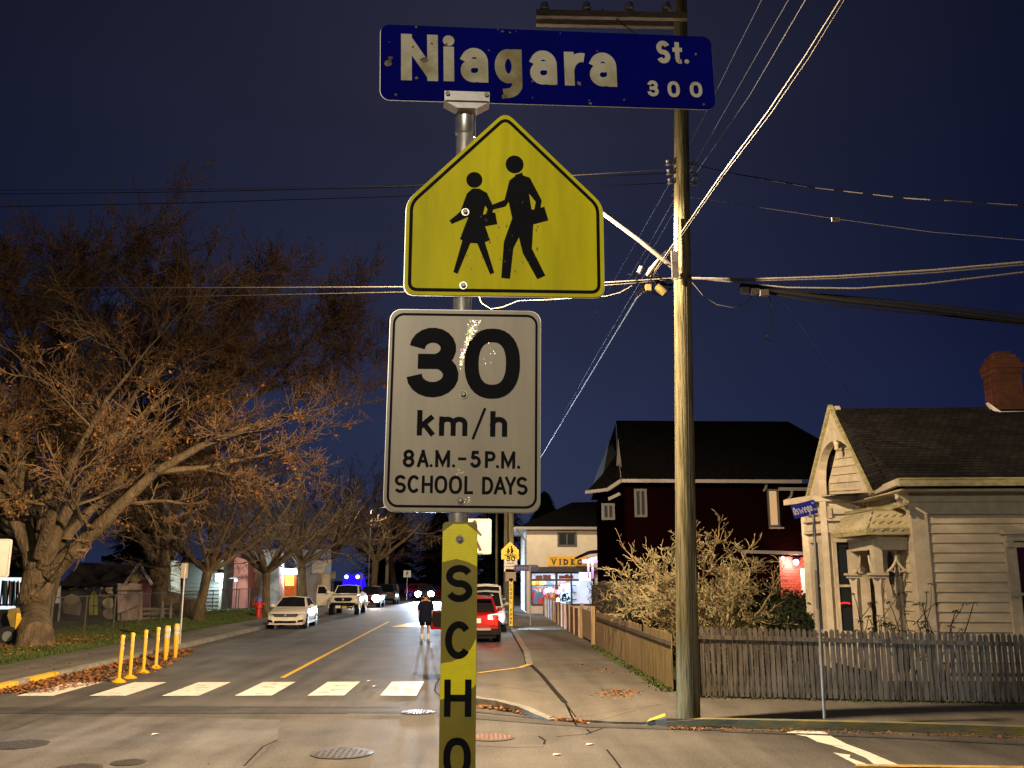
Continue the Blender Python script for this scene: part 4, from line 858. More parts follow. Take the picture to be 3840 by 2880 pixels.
# the repeated street tree: one model, copied with its trunk and crown
def street_tree(c, label, H=9.5, seed=3, lean=.0):
    rg = random.Random(seed); t = thing('street_tree', c, label, 'tree', 'bare street trees along the lawn'); b, tw, tips = MB(), MB(), []; c = Vector(c)
    tk = [c+Vector((0, 0, -.1)), c+Vector((0, 0, .3)), c+Vector((lean*.5, 0, 1.5)), c+Vector((lean, 0, 2.7))]
    b.tube(tk, [.36, .26, .23, .26], 10, smooth=True)
    cf = dict(wander=.22, lift=.035, taper=.55, kids=(3, 4, 4, 4), ang=(28, 60), len=(.5, .68), rmin=.012, split=2, up=.03)
    for k in range(8):
        a = k*.785+rg.uniform(-.3, .3); d = Vector((math.cos(a), math.sin(a), rg.uniform(.45, 1.1))); P = path(tk[-1]-Vector((0, 0, .2)), d, H*.48, 5, .13, .06, rg)
        b.tube(P, [.15, .13, .11, .09, .07, .05], 6, smooth=True); branch(b, tw, P, .11, .05, H*.36, 4, cf, rg, tips, .2)
    b.build('trunk', M_BARK, t); tw.build('crown', mat('twig_grey', (.17, .125, .085), .9, col2=(.10, .065, .045), scale=.6), t)
    lv = MB()
    for p, d in tips:
        if rg.random() < .03: leafquad(lv, p, rg.uniform(.1, .16), rg)
    lv.build('leaves', M_OLEAF, t); return t
s0 = street_tree(GV(428, 1342, KZ), 'bare tree leaning beside the white wall lamp behind the sign pole', 9.5, 3, .35)
def again(c, rz, sc, label):
    t = copy_tree(s0); t.location = c; t.rotation_euler = (0, 0, rz); t.scale = (sc, sc, sc); t['label'] = label; return t
again(GV(574, 1328, KZ), 2.1, 1.0, 'bare tree behind the fire hydrant and white sedan')
again(Vector((-13.6, 74, KZ)), 4.0, 1.3, 'bare tree behind the parked white pickup door')
again(Vector((-14.4, 88, KZ)), 1.0, 1.5, 'bare tree just left of the deep blue light')
again(Vector((-11.9, 106, KZ)), 5.2, 1.6, 'bare tree in the dim row right of the blue light')
again(Vector((-11.5, 128, KZ)), 3.2, 1.7, 'farthest bare tree of the row above the headlights')
again(Vector((-21, 47, KZ)), .6, 1.15, 'dark bare tree standing behind the painted shed')
# dark evergreens and woods closing the street
def conifer(c, h, r, n, label, seed):
    rg = random.Random(seed); t = thing('conifer', c, label, 'tree'); c = Vector(c); b = MB()
    for k in range(n):
        z = rg.random()**.8; a = rg.random()*6.28; q = r*(1-z)**.8*rg.uniform(.5, 1.05); p = c+Vector((math.cos(a)*q, math.sin(a)*q, h*(.08+.92*z)))
        s = rg.uniform(.35, .8); d = Vector((math.cos(a), math.sin(a), -.35)); u_ = Vector((-d.y, d.x, 0)); b.add([p-u_*s*.3, p+d*s, p+u_*s*.3, p-d*s*.4], [(0, 1, 2, 3)])
    for k in range(7): z = .1+k*.11; b.tube([c+Vector((0, 0, h*z)), c+Vector((0, 0, h*(z+.16)))], [r*.72*(1-z)**.8, r*.12], 9)
    b.build('crown', M_DGREEN, t); MB().tube([c, c+Vector((0, 0, h*.95))], [.28, .04], 8).build('trunk', M_BARK, t)
conifer((-23.5, 66, 0), 11, 2.6, 2600, 'dark narrow evergreen beside the grey siding building', 1)
conifer((22.6, 31.5, 0), 15.5, 4.6, 4200, 'black evergreen edging in at the right side over the chimney', 2)
conifer((-30, 60, 0), 13, 5, 2600, 'dark evergreen mass behind the big oak trunk', 3)
conifer((2.6, 132, 0), 17, 6.5, 6000, 'dark evergreen at the street end behind the crosswalk sign', 6)
conifer((-6.5, 150, 0), 13, 7, 5000, 'dim evergreen closing the far end of the street', 7)
conifer((-15, 160, 0), 15, 8, 5000, 'dim evergreen left of the oncoming headlights', 8)
conifer((8, 118, 0), 13, 5, 4500, 'dark evergreen behind the store with the yellow sign', 9)
# ------------------------------------------------------------------ cream wooden house on the right
M_CREAM = mat('cream_siding', (.44, .38, .28), .75, col2=(.62, .55, .42), scale=1.6, bump=.25, bscale=20, stretch=(1, 1, 2.2), detail=10)
M_TRIM = mat('cream_trim', (.46, .40, .30), .65, col2=(.60, .54, .42), scale=4, detail=10, bump=.15)
M_TRIMG = mat('mossy_gutter', (.46, .41, .26), .7, col2=(.25, .24, .08), scale=4, stretch=(1, 1, 3))
def shingles(name, c1, c2, mo, sc):
    m = bpy.data.materials.new(name); m.use_nodes = True; t = m.node_tree; p = t.nodes['Principled BSDF']; p.inputs['Roughness'].default_value = .95; p.inputs['Specular IOR Level'].default_value = .08
    c = t.nodes.new('ShaderNodeTexCoord'); mp = t.nodes.new('ShaderNodeMapping'); mp.inputs['Rotation'].default_value = (R(90), 0, 0); mp.inputs['Scale'].default_value = (1, 1.25, 1.25); b = t.nodes.new('ShaderNodeTexBrick')
    t.links.new(c.outputs['Object'], mp.inputs[0]); t.links.new(mp.outputs[0], b.inputs['Vector']); b.inputs['Scale'].default_value = sc
    for k, v in (('Color1', c1), ('Color2', c2), ('Mortar', mo)): b.inputs[k].default_value = (*v, 1)
    b.inputs['Mortar Size'].default_value = .022; b.inputs['Bias'].default_value = -.1; n = t.nodes.new('ShaderNodeTexNoise'); n.inputs['Scale'].default_value = 1.4; n.inputs['Detail'].default_value = 6; t.links.new(c.outputs['Object'], n.inputs['Vector'])
    x = t.nodes.new('ShaderNodeMix'); x.data_type = 'RGBA'; x.blend_type = 'MULTIPLY'; x.inputs[0].default_value = .75; t.links.new(b.outputs[0], x.inputs['A']); r = t.nodes.new('ShaderNodeMapRange'); r.inputs['From Min'].default_value = .3; r.inputs['From Max'].default_value = .7; r.inputs['To Min'].default_value = .45; r.inputs['To Max'].default_value = 1.3; t.links.new(n.outputs['Fac'], r.inputs['Value']); t.links.new(r.outputs[0], x.inputs['B']); t.links.new(x.outputs['Result'], p.inputs['Base Color'])
    bp = t.nodes.new('ShaderNodeBump'); bp.inputs['Strength'].default_value = .7; bp.inputs['Distance'].default_value = .02; t.links.new(b.outputs['Fac'], bp.inputs['Height']); bp.invert = True; t.links.new(bp.outputs[0], p.inputs['Normal']); MATS[name] = m; return m
M_SHIN = shingles('roof_shingle', (.019, .018, .0185), (.031, .029, .029), (.006, .006, .006), 2.6)
M_GLASSD = pane('dark_glass')
M_BRICK = shingles('chimney_brick', (.12, .036, .020), (.075, .024, .015), (.11, .085, .065), 5.5)
def bp3(P): return [Vector(p) for p in P]
E_ = 4.42
A0 = Vector((9.62, 20.6, 0)); hu = Vector((math.cos(R(5)), -math.sin(R(5)), 0)); hv = Vector((math.sin(R(5)), math.cos(R(5)), 0))
house = thing('cream_house', A0, 'cream clapboard cottage with steep gable and columned porch behind the picket fence', 'house')
def HP(a, b, z): return A0+hu*a+hv*b+Vector((0, 0, z))
# main wing: clapboards laid lapping on the front and left wall
wl = MB(); z = .35
wl.prism([HP(0.02, .02, .1), HP(9, .02, .1), HP(9, 6, .1), HP(.02, 6, .1)], (0, 0, E_-.15))
while z < 3.72:
    h = .212
    wl.add([HP(.14, -.034, z), HP(9, -.034, z), HP(9, .0, z+h), HP(.14, .0, z+h), HP(.14, .018, z), HP(9, .018, z)], [(0, 1, 2, 3), (0, 4, 5, 1)])
    wl.add([HP(-.03, .10, z), HP(0.0, .10, z+h), HP(0.0, 2.9, z+h), HP(-.03, 2.9, z)], [(0, 1, 2, 3)]); z += h
wl.build('wall', M_CREAM, house)
tm_ = MB()
tm_.box(HP(.10, -.03, 2.0), (.34, .10, 3.9), -R(5)); tm_.box(HP(-.05, .10, 2.0), (.06, .24, 3.9), -R(5))
tm_.beam(HP(-.1, -.05, 3.86), HP(9, -.05, 3.86), .07, .26); tm_.beam(HP(-.1, -.05, 4.10), HP(9, -.05, 4.10), .10, .20)
tm_.build('corner_trim', M_TRIM, house)
sf = MB(); sf.prism([HP(-.45, -.62, 4.20), HP(9.3, -.62, 4.20), HP(9.3, .1, 4.20), HP(-.45, .1, 4.20)], (0, 0, .04)); sf.prism([HP(-.45, -.62, 4.20), HP(-.45, 3.3, 4.22), HP(.1, 3.3, 4.22), HP(.1, -.62, 4.20)], (0, 0, .03)); sf.build('soffit', M_TRIM, house)
gu = MB()
gl = [HP(9.3, -.66, 4.38), HP(-.50, -.66, 4.38)]
nk = [S(3416, 1833, 20.2), S(3229, 1886, 23.4), S(3047, 1890, 23.75), S(2947, 1906, 25.0)]
for a, b in ((gl[0], gl[1]),): gu.beam(a, b, .12, .17); gu.beam(a-Vector((0, .05, -.075)), b-Vector((0, .05, -.075)), .05, .035)
gu.build('gutter', M_TRIMG, house)
g2 = MB(); pr_ = [gl[1]]+[Vector((p.x, p.y, 4.33)) for p in nk[1:]]
for i in range(len(pr_)-1): g2.beam(pr_[i], pr_[i+1], .12, .14); g2.beam(pr_[i]+Vector((0, -.04, .07)), pr_[i+1]+Vector((0, -.04, .07)), .05, .03)
g2.build('gutter', M_TRIM, house)
g3 = MB(); a = gl[1]+Vector((.25, .25, -.42)); b = pr_[1]+Vector((.1, -.2, -.38)); g3.beam(a, b, .06, .12); g3.build('gutter_board', M_TRIMG, house)
# roof: ridge along the house, near slope down to the gutters, gable at the left end
AP = S(3118, 1532, 23.9); ridge_r = AP+hu*11; nb_ = S(3268, 1846, 21.9); fb_ = S(3038, 1858, 25.9)
rf_ = MB()
eL, eR = HP(-.5, -.68, 4.46), HP(9.5, -.68, 4.46)
rf_.add([eR, ridge_r, AP, eL], [(0, 1, 2, 3)]); rf_.add([eL, AP, nb_+Vector((0, 0, .03))], [(0, 1, 2)]); rf_.add([eL, nb_+Vector((0, 0, .03)), Vector((pr_[1].x, pr_[1].y, 4.41))], [(0, 1, 2)])
bk_ = fb_+hu*11; rf_.add([AP, ridge_r, bk_, fb_], [(0, 1, 2, 3)])
for d in (0,): pass
rf_.build('roof', M_SHIN, house)
bay_r = MB(); bay_r.add([nb_+Vector((0, 0, .0)), Vector((pr_[1].x, pr_[1].y, 4.40)), Vector((pr_[2].x, pr_[2].y, 4.40)), Vector((pr_[3].x, pr_[3].y, 4.40)), fb_], [(0, 1, 2, 3, 4)]); bay_r.build('bay_roof', M_SHIN, house)
# gable wall with arched bargeboard
gx = (fb_-nb_); gw = gx.length; gu_ = gx.normalized(); gn = gu_.cross(Vector((0, 0, 1))); gn = gn if gn.x < 0 else -gn
def GP(s, t, d): return nb_.lerp(fb_, s)+(AP-nb_.lerp(fb_, .5))*t+gn*d
gwm = MB(); gwm.prism([GP(.06, 0, -.35), GP(.94, 0, -.35), GP(.5, .94, -.35)], -gn*.1)
for k in range(9):
    t = .05+k*.095; gwm.beam(GP(.08+t*.46, t, -.335), GP(.92-t*.46, t, -.335), .03, .02)
gwm.build('gable_wall', M_CREAM, house)
arch = []
for k in range(17):
    a = math.pi*k/16; arch.append((.5-.335*math.cos(a), (.0 if k in (0, 16) else .0)+.62*math.sin(a)**.75))
bb = MB(); outer_ = [(0, 0), (.5, 1), (1, 0)]
loops = [(-.02, -.02), (.12, -.02)]+[(x, max(z, -.02)) for x, z in [(.165, -.02)]+arch[1:-1]+[(.835, -.02)]]+[(1.02, -.02), (.5, 1.03)]
LP = [GP(s, t, 0) for s, t in loops]; tr_ = mg.tessellate_polygon([[Vector((s*gw, t*2.4, 0)) for s, t in loops]])
k = len(LP); bb.add(LP+[p-gn*.22 for p in LP], [tuple(t) for t in tr_]+[tuple(k+i for i in t)[::-1] for t in tr_]+[(i, (i+1) % k, k+(i+1) % k, k+i) for i in range(k)])
bb.build('bargeboard', M_TRIM, house)
bb = MB(); bb.beam(GP(-.03, -.02, .03), GP(.5, 1.03, .03), .10, .09); bb.beam(GP(1.03, -.02, .03), GP(.5, 1.03, .03), .10, .09); bb.build('verge_trim', M_TRIMG, house)
bb = MB(); bb.lathe(GP(.5, .50, -.05), [(.01, 0), (.06, .04), (.05, .12), (.08, .2), (.05, .34)], 10); bb.build('finial_drop', M_TRIM, house)
# canted bay with tall sash windows
B0, B1, B2 = Vector((9.75, 23.55, 0)), S(3108, 2200, 23.7), S(3034, 2200, 24.75); B1.z = B2.z = 0; B3 = Vector((9.2, 26.5, 0))
bw = MB()
for a, b in ((B0, B1), (B1, B2), (B2, B3)):
    d = (b-a).normalized(); nn_ = Vector((d.y, -d.x, 0)); nn_ = nn_ if nn_.dot(Vector((-.5, -1, 0))) > 0 else -nn_
    bw.prism([a-nn_*.08, b-nn_*.08, b, a], (0, 0, 4.3))
bw.build('bay_wall', M_CREAM, house)
def sash(a, b, s0_, s1_, z0, z1, par, name='window', mid=True, glass=M_GLASSD, fw=.07):
    d = (b-a); L = d.length; d.normalize(); nn_ = Vector((d.y, -d.x, 0)); nn_ = nn_ if nn_.dot(Vector((-.5, -1, 0))) > 0 else -nn_
    p, q = a+d*s0_, a+d*s1_; up = Vector((0, 0, 1)); f = MB()
    for x in (p, q): f.beam(x+up*z0+nn_*.05, x+up*z1+nn_*.05, fw, .09, nn_)
    f.beam(p+up*z1+nn_*.06-d*.05, q+up*z1+nn_*.06+d*.05, .11, .10, up); f.beam(p+up*z0+nn_*.07-d*.06, q+up*z0+nn_*.07+d*.06, .15, .07, up)
    if mid: f.beam(p+up*((z0+z1)/2)+nn_*.035, q+up*((z0+z1)/2)+nn_*.035, .05, .06, up)
    w = f.build(name, M_TRIM, par); g = MB(); g.add([p+up*z0+nn_*.012, q+up*z0+nn_*.012, q+up*z1+nn_*.012, p+up*z1+nn_*.012], [(0, 1, 2, 3)]); g.build('pane', glass, w); return w
L01 = (B0-B1).length; L12 = (B2-B1).length
w1 = sash(B1, B0, .20, .66, 1.02, 3.28, house)
lc = MB()
p = S(3168, 2260, 23.55)
for k in range(5): a = k*.4; lc.box(p+Vector((-.10+.05*k, -.02, -.004*(k-2)**2)), (.045, .01, .035))
lc.build('lit_reading', glow('red_glow', (1, .02, .03), 2.0), w1)
sash(B1, B2, .22, .66, 1.02, 3.28, house)
tb2 = MB()
for a, b in ((B0, B1), (B1, B2)):
    for z, h, d_ in ((3.50, .06, .10), (3.62, .16, .06), (3.80, .07, .12), (.86, .08, .10), (4.0, .12, .06)):
        d = (b-a).normalized(); nn_ = Vector((d.y, -d.x, 0)); nn_ = nn_ if nn_.dot(Vector((-.5, -1, 0))) > 0 else -nn_
        tb2.beam(a+nn_*.05+Vector((0, 0, z)), b+nn_*.05+Vector((0, 0, z)), d_, h)
for q in (B1, B2): tb2.box(q+Vector((-.02, -.03, 2.15)), (.16, .16, 4.2), R(-25))
for q in (B1.lerp(B0, .12), B1.lerp(B0, .80), B1.lerp(B2, .15), B1.lerp(B2, .85)): tb2.box(q+Vector((-.02, -.07, 3.98)), (.09, .16, .30))
tb2.build('bay_trim', M_TRIM, house)
# porch: door wall, columns, fish-scale roof
dr = MB(); dr.box(HP(-.05, 1.45, 2.0), (.06, .95, 2.25), -R(5)); dw = dr.build('door', mat('door_paint', (.46, .40, .32), .6, .1, 3), house)
MB().prism([HP(-.085, 1.45+.22*math.cos(2*math.pi*k/18), 2.55+.42*math.sin(2*math.pi*k/18)) for k in range(18)], -hu*.012).build('door_light', M_GLASSD, dw)
PF, PE, PK = S(3256, 1988, 20.75), S(3474, 1979, 20.68), S(3121, 2005, 22.7)
zt = 3.40
def rowpts(a, b, zc): return Vector((a.x, a.y, zc)), Vector((b.x, b.y, zc))
pr2 = MB(); F1, F2 = rowpts(PF, PE, zt); K1 = Vector((PK.x, PK.y, zt)); top1 = S(3278, 1912, 21.35); top2 = S(3438, 1903, 21.2); topk = S(3176, 1930, 23.0); top2.z = topk.z = top1.z; K2 = Vector((8.6, 23.6, zt)); 
pr2.add([F1, F2, top2, top1], [(0, 1, 2, 3)]); pr2.add([K1, F1, top1, topk], [(0, 1, 2, 3)]); pr2.add([top1, top2, Vector((9.72, 23.4, top1.z)), topk], [(0, 1, 2, 3)])
pr2.build('porch_roof', mat('porch_shingle', (.58, .51, .35), .85, col2=(.46, .41, .22), scale=2, bump=.3), house)
fs_ = MB()
def scales(a, b, c, d, rows, cols):   # a-b eave, d-c top
    for i in range(rows):
        t = (i+.15)/rows
        p, q = a.lerp(d, t), b.lerp(c, t); p2, q2 = a.lerp(d, min(1, t+1.05/rows)), b.lerp(c, min(1, t+1.05/rows))
        nrm_ = (b-a).cross(d-a).normalized(); nrm_ = nrm_ if nrm_.z > 0 else -nrm_
        off = .5 if i % 2 else 0
        for j in range(cols+(1 if off else 0)):
            s0_, s1_ = max(0, (j-off)/cols), min(1, (j+1-off)/cols)
            if s1_-s0_ < .02: continue
            L_, R_ = p.lerp(q, s0_), p.lerp(q, s1_); U1, U2 = p2.lerp(q2, s0_), p2.lerp(q2, s1_); dn = (a-d)*(.42/rows)
            arc_ = [L_.lerp(R_, k/6)+dn*math.sin(math.pi*k/6)+nrm_*.045 for k in range(7)]
            fs_.add(arc_+[U2+nrm_*.006, U1+nrm_*.006], [tuple(range(9))]); 
            for k in range(6): fs_.add([arc_[k], arc_[k+1], arc_[k+1]-nrm_*.045, arc_[k]-nrm_*.045], [(3, 2, 1, 0)])
scales(F1, F2, top2, top1, 3, 6); scales(K1, F1, top1, topk, 3, 7)
fs_.build('fish_scale_shingles', MATS['porch_shingle'], house)
pt_ = MB()
for a, b in ((F1, F2), (K1, F1)): pt_.beam(a-Vector((0, 0, .05)), b-Vector((0, 0, .05)), .10, .12); pt_.beam(a+Vector((0, -.03, .02)), b+Vector((0, -.03, .02)), .07, .04)
for a, b in ((top1, top2), (topk, top1)): pt_.beam(a+Vector((0, 0, .03)), b+Vector((0, 0, .03)), .12, .08)
pt_.build('porch_eave', M_TRIMG, house)
C2, C1, C3 = S(3303, 2300, 21.15), S(3213, 2300, 22.6), S(3452, 2300, 21.1)
bm_ = MB(); 
for a, b in ((C1, C2), (C2, C3)):
    a2, b2 = Vector((a.x, a.y, 3.08)), Vector((b.x, b.y, 3.08)); bm_.beam(a2, b2, .16, .22); bm_.beam(a2+Vector((0, -.02, .14)), b2+Vector((0, -.02, .14)), .24, .06)
sfp = [K1+Vector((.25, .1, -.1)), F1+Vector((.12, .12, -.1)), F2+Vector((0, .1, -.1)), Vector((9.7, 23.3, zt-.1)), Vector((8.9, 23.3, zt-.1))]; bm_.prism(sfp, (0, 0, .03)); bm_.build('porch_beam', M_TRIM, house)
for c in (C1, C2, C3):
    q = Vector((c.x, c.y, 0)); col = MB()
    col.box(q+Vector((0, 0, 2.73)), (.20, .20, .56)); col.box(q+Vector((0, 0, 2.43)), (.36, .36, .05)); col.box(q+Vector((0, 0, 2.37)), (.28, .28, .06))
    col.tube([q+Vector((0, 0, z)) for z in (2.34, 2.25, 2.15, 2.0, 1.5, 1.0, .62)], [.135, .125, .10, .092, .098, .105, .115], 4, smooth=False)
    col.box(q+Vector((0, 0, .52)), (.27, .27, .3)); col.build('porch_column', M_TRIM, house)
def bracket_curl(a, b, sgn, m):   # scrollwork brackets between column heads
    d = (b-a); d.z = 0; d.normalize(); P = [a+d*sgn*(.10+.36*math.sin(t*1.35))+Vector((0, 0, 2.46+.40*(1-math.cos(t*1.5)))) for t in [i*.13 for i in range(9)]]
    m.tube(P, [.028, .03, .034, .034, .034, .034, .03, .028, .02], 6); m.ball(P[0]+Vector((0, 0, .03)), .05, 8, 6); m.tube([P[3], P[3]+d*sgn*.10+Vector((0, 0, -.06)), P[3]+d*sgn*.12+Vector((0, 0, .05))], .018, 5)
sw = MB()
for a, b in ((C1, C2), (C2, C3)):
    A_, B_ = Vector((a.x, a.y, 0)), Vector((b.x, b.y, 0)); bracket_curl(A_, B_, 1, sw); bracket_curl(B_, A_, 1, sw)
sw.build('scroll_bracket', M_TRIM, house)
dk = MB(); dk.box((9.2, 22.2, .42), (1.3, 2.6, .14)); dk.box((9.2, 20.75, .25), (1.1, .3, .2)); dk.build('porch_floor', M_CREAM, house)
# right window with moulded head
Wa, Wb = HP(1.82, -.03, 0), HP(3.9, -.03, 0); wd_ = (Wb-Wa).normalized()
w3 = sash(Wa, Wb, .25, 1.45, .95, 3.05, house, glass=pane('curtain_glass', (.05, .012, .010)))
f = MB(); f.beam(Wa+wd_*-.02+Vector((0, -.10, 3.33)), Wa+wd_*1.75+Vector((0, -.10, 3.33)), .24, .09); f.beam(Wa+wd_*.05+Vector((0, -.07, 3.22)), Wa+wd_*1.7+Vector((0, -.07, 3.22)), .16, .16)
for s_ in (.14, 1.58):
    f.beam(Wa+wd_*s_+Vector((0, -.04, .9)), Wa+wd_*s_+Vector((0, -.04, 3.15)), .17, .09, Vector((0, 1, 0))); f.beam(Wa+wd_*s_+Vector((0, -.10, 3.0)), Wa+wd_*s_+Vector((0, -.10, 3.2)), .13, .08, Vector((0, 1, 0)))
    f.beam(Wa+wd_*s_+Vector((0, -.10, 1.95)), Wa+wd_*s_+Vector((0, -.10, 2.1)), .19, .05, Vector((0, 1, 0)))
f.build('window_hood', M_TRIM, w3)
# corbel under the eave corner and the downpipe elbow
cb = MB(); q = HP(-.15, -.15, 0); cb.tube([q+Vector((-.30, -.1, 4.15)), q+Vector((-.22, -.05, 4.02)), q+Vector((-.10, 0, 3.92)), q+Vector((.02, 0, 3.72))], [.03, .045, .045, .03], 6); cb.prism([q+Vector((-.30, -.06, 4.16)), q+Vector((.0, -.06, 4.16)), q+Vector((.0, -.06, 3.74)), q+Vector((-.10, -.06, 3.95))], (0, .05, 0)); cb.ball(q+Vector((-.27, -.1, 4.08)), .055, 8, 6); cb.ball(q+Vector((-.08, -.05, 3.90)), .06, 8, 6); cb.build('corbel', M_TRIM, house)
q = S(3255, 1885, 23.2); MB().tube([q, q-Vector((0, 0, .15)), q+Vector((.10, .1, -.30)), q+Vector((.35, .2, -.36))], .045, 8).build('downpipe', M_TRIM, house)
# brick chimney on a white flashed base
ch = S(3772, 1548, 23.7); cm = MB(); w_ = .68
for k, (z0, z1, e_) in enumerate(((-.05, 1.0, 0), (1.0, 1.13, .03), (1.13, 1.27, .055), (1.27, 1.40, .0), (1.40, 1.52, -.06), (1.52, 1.62, -.16))):
    cm.box(ch+Vector((0, 0, (z0+z1)/2)), (w_+2*e_, w_+2*e_, z1-z0), R(-5))
cm.build('chimney', M_BRICK, house)
MB().prism([ch+Vector((-.48, -.5, -.25)), ch+Vector((.6, -.55, -.25)), ch+Vector((.6, -.55, -.05)), ch+Vector((-.42, -.5, -.05)), ch+Vector((-.62, -.3, .22))], (0, .12, 0)).build('chimney_flashing', mat('flashing', (.6, .58, .54), .6), house)
# ------------------------------------------------------------------ street name post in front of the picket fence
ob = GV(1781, 1552, KZ); op = thing('street_name_post', ob, 'thin steel post with a blue Oswego blade by the picket fence', 'sign post')
otop = V(1756, 1088, ob.y); MB().tube([ob, otop], [.026, .026], 12).build('pole', M_GALV, op); m0 = ob.lerp(otop, .68); MB().tube([m0, ob.lerp(otop, .50)], .034, 10).build('sleeve', M_BOLT, op)
oyaw = R(33); q0 = S(2962, 1906, ob.y+.0); dsn = S(3043, 1877, ob.y)-q0
fr = frame(ob+(otop-ob)*.972+Vector((-.165, -.045, -.0)), R(-14), 0, -R(14))
sb_ = plate(fr, rrect(.40, .235, .02), .004, 'name_blade', mat('blade_blue', (.012, .02, .36), .5, .1, 6, spec=.2), op)
ly = Lay(*fr); ly.text('Oswego', -.185, .125, -.06, .13, .0135); ly.glyph('S', .140, .158, .05, .085, .006); ly.glyph('t', .163, .178, .05, .08, .005)
for i_, c_ in enumerate('100'): 
    if c_ == '1': ly.stroke([(.142+.018*i_, -.06), (.142+.018*i_, -.03)], .005)
    else: ly.glyph('0', .137+.018*i_, .150+.018*i_, -.06, -.03, .004)
ly.mb.build('lettering', mat('blade_letter', (.75, .73, .66), .5), sb_)
MB().tube([otop-Vector((0, 0, .02)), otop+Vector((0, 0, .05))], .032, 12).build('post_cap', M_ALU, op)
# ------------------------------------------------------------------ big dark house behind
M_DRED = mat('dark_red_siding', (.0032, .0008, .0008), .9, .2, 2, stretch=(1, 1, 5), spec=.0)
M_BLACKR = mat('black_roof', (.0035, .0035, .0038), .95, .3, 6, spec=.03)
M_WHT = mat('white_trim', (.19, .18, .17), .6, .08, 3)
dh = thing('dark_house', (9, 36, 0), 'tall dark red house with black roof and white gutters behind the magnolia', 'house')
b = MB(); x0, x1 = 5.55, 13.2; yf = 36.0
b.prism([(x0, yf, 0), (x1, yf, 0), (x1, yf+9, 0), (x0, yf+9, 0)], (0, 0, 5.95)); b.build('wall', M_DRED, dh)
b = MB(); ev = 6.06; rl, rr = S(2312, 1577, 39.5), S(2955, 1581, 39.5); rz_ = rl.z
b.add([(x0-.2, yf-.55, ev), (12.9, yf-.55, ev), (rr.x, rr.y, rz_), (rl.x-.02, rl.y, rz_)], [(0, 1, 2, 3)]); h1 = S(3070, 1645, 39)
b.add([(12.9, yf-.55, ev), (17, yf+1.2, ev-.1), (17, 39, h1.z), (h1.x, h1.y, h1.z), (rr.x, rr.y, rz_)], [(0, 1, 2, 3, 4)])
b.add([(x0-.2, yf+9.5, ev), (12.9, yf+9.5, ev), (rr.x, rr.y, rz_), (rl.x, rl.y, rz_)], [(3, 2, 1, 0)])
lw = [S(2312, 1700, 37.5), S(2262, 1775, 37), S(2203, 1838, 36.8)]
b.add([(rl.x, rl.y, rz_), (rl.x+.02, rl.y+.4, rz_), lw[0], (x0-.25, yf-.5, ev+.02)], [(0, 1, 2, 3)])
b.add([lw[0], lw[1], lw[2], (x0-.3, yf-.1, ev-.25), (x0-.25, yf-.5, ev+.02)], [(0, 1, 2, 3, 4)])
b.add([lw[2], lw[1], lw[0], (rl.x+.1, rl.y+3, rz_-.4), S(2215, 1836, 42)], [(0, 1, 2, 3, 4)])
b.build('roof', M_BLACKR, dh)
MB().add([S(2318, 1640, 36.6), S(2336, 1790, 36.0), S(2308, 1800, 36.6)], [(0, 1, 2)]).build('gable_panel', M_WHT, dh)
b = MB(); b.beam(S(2330, 1803, 35.35), S(3005, 1806, 35.35), .12, .13); b.build('gutter', M_WHT, dh)
b = MB(); b.beam(S(2330, 1803, 35.4), S(2280, 1836, 35.8), .10, .14); b.beam(S(2280, 1836, 35.8), S(2196, 1846, 36.4), .10, .12); b.build('gutter', M_WHT, dh)
for q0, q1 in ((S(2920, 1834, 35.7), S(3040, 1834, 35.9)), (S(2325, 1852, 35.6), S(2284, 1872, 35.9)), (S(2785, 2068, 35.4), S(3040, 2076, 35.4))): MB().beam(q0, q1, .10, .12).build('gutter', M_WHT, dh)
b = MB(); b.tube([S(2875, 1812, 35.6), S(2872, 1830, 35.75), S(2864, 1840, 35.9)], .05, 6); b.tube([S(2970, 1840, 35.6), S(2968, 1858, 35.75), S(2958, 1870, 35.9)], .05, 6); b.build('downpipe', M_WHT, dh)
M_DIM = mat('dim_frame', (.06, .057, .054), .7, .1, 3)
def flatwin(x0, y0, x1, y1, Y, par, glass, fw=.10, frame_m=M_DIM, mul=True):
    a, c = S(x0, y1, Y), S(x1, y0, Y); f = MB(); xm = (a.x+c.x)/2
    for xx in (a.x, c.x)+((xm,) if mul else ()): f.box((xx, Y, (a.z+c.z)/2), (fw if xx != xm else fw*.7, .10, c.z-a.z+fw))
    for zz in (a.z, c.z): f.box((xm, Y, zz), (c.x-a.x-fw, .096, fw))
    w = f.build('window', frame_m, par); g = MB(); g.add([(a.x, Y+.01, a.z), (c.x, Y+.01, a.z), (c.x, Y+.01, c.z), (a.x, Y+.01, c.z)], [(0, 1, 2, 3)]); g.build('pane', glass, w); return w
flatwin(2886, 1838, 2914, 1972, 35.93, dh, glow('warm_window', (.85, .50, .22), .75), .07, M_DIM, False)
flatwin(2262, 1892, 2300, 1945, 35.9, dh, M_GLASSD, .09); flatwin(2384, 1838, 2420, 1935, 35.92, dh, M_GLASSD, .09)
MB().box(S(2912, 1980, 35.85), (.55, .16, .06)).build('window_sill', M_WHT, dh)
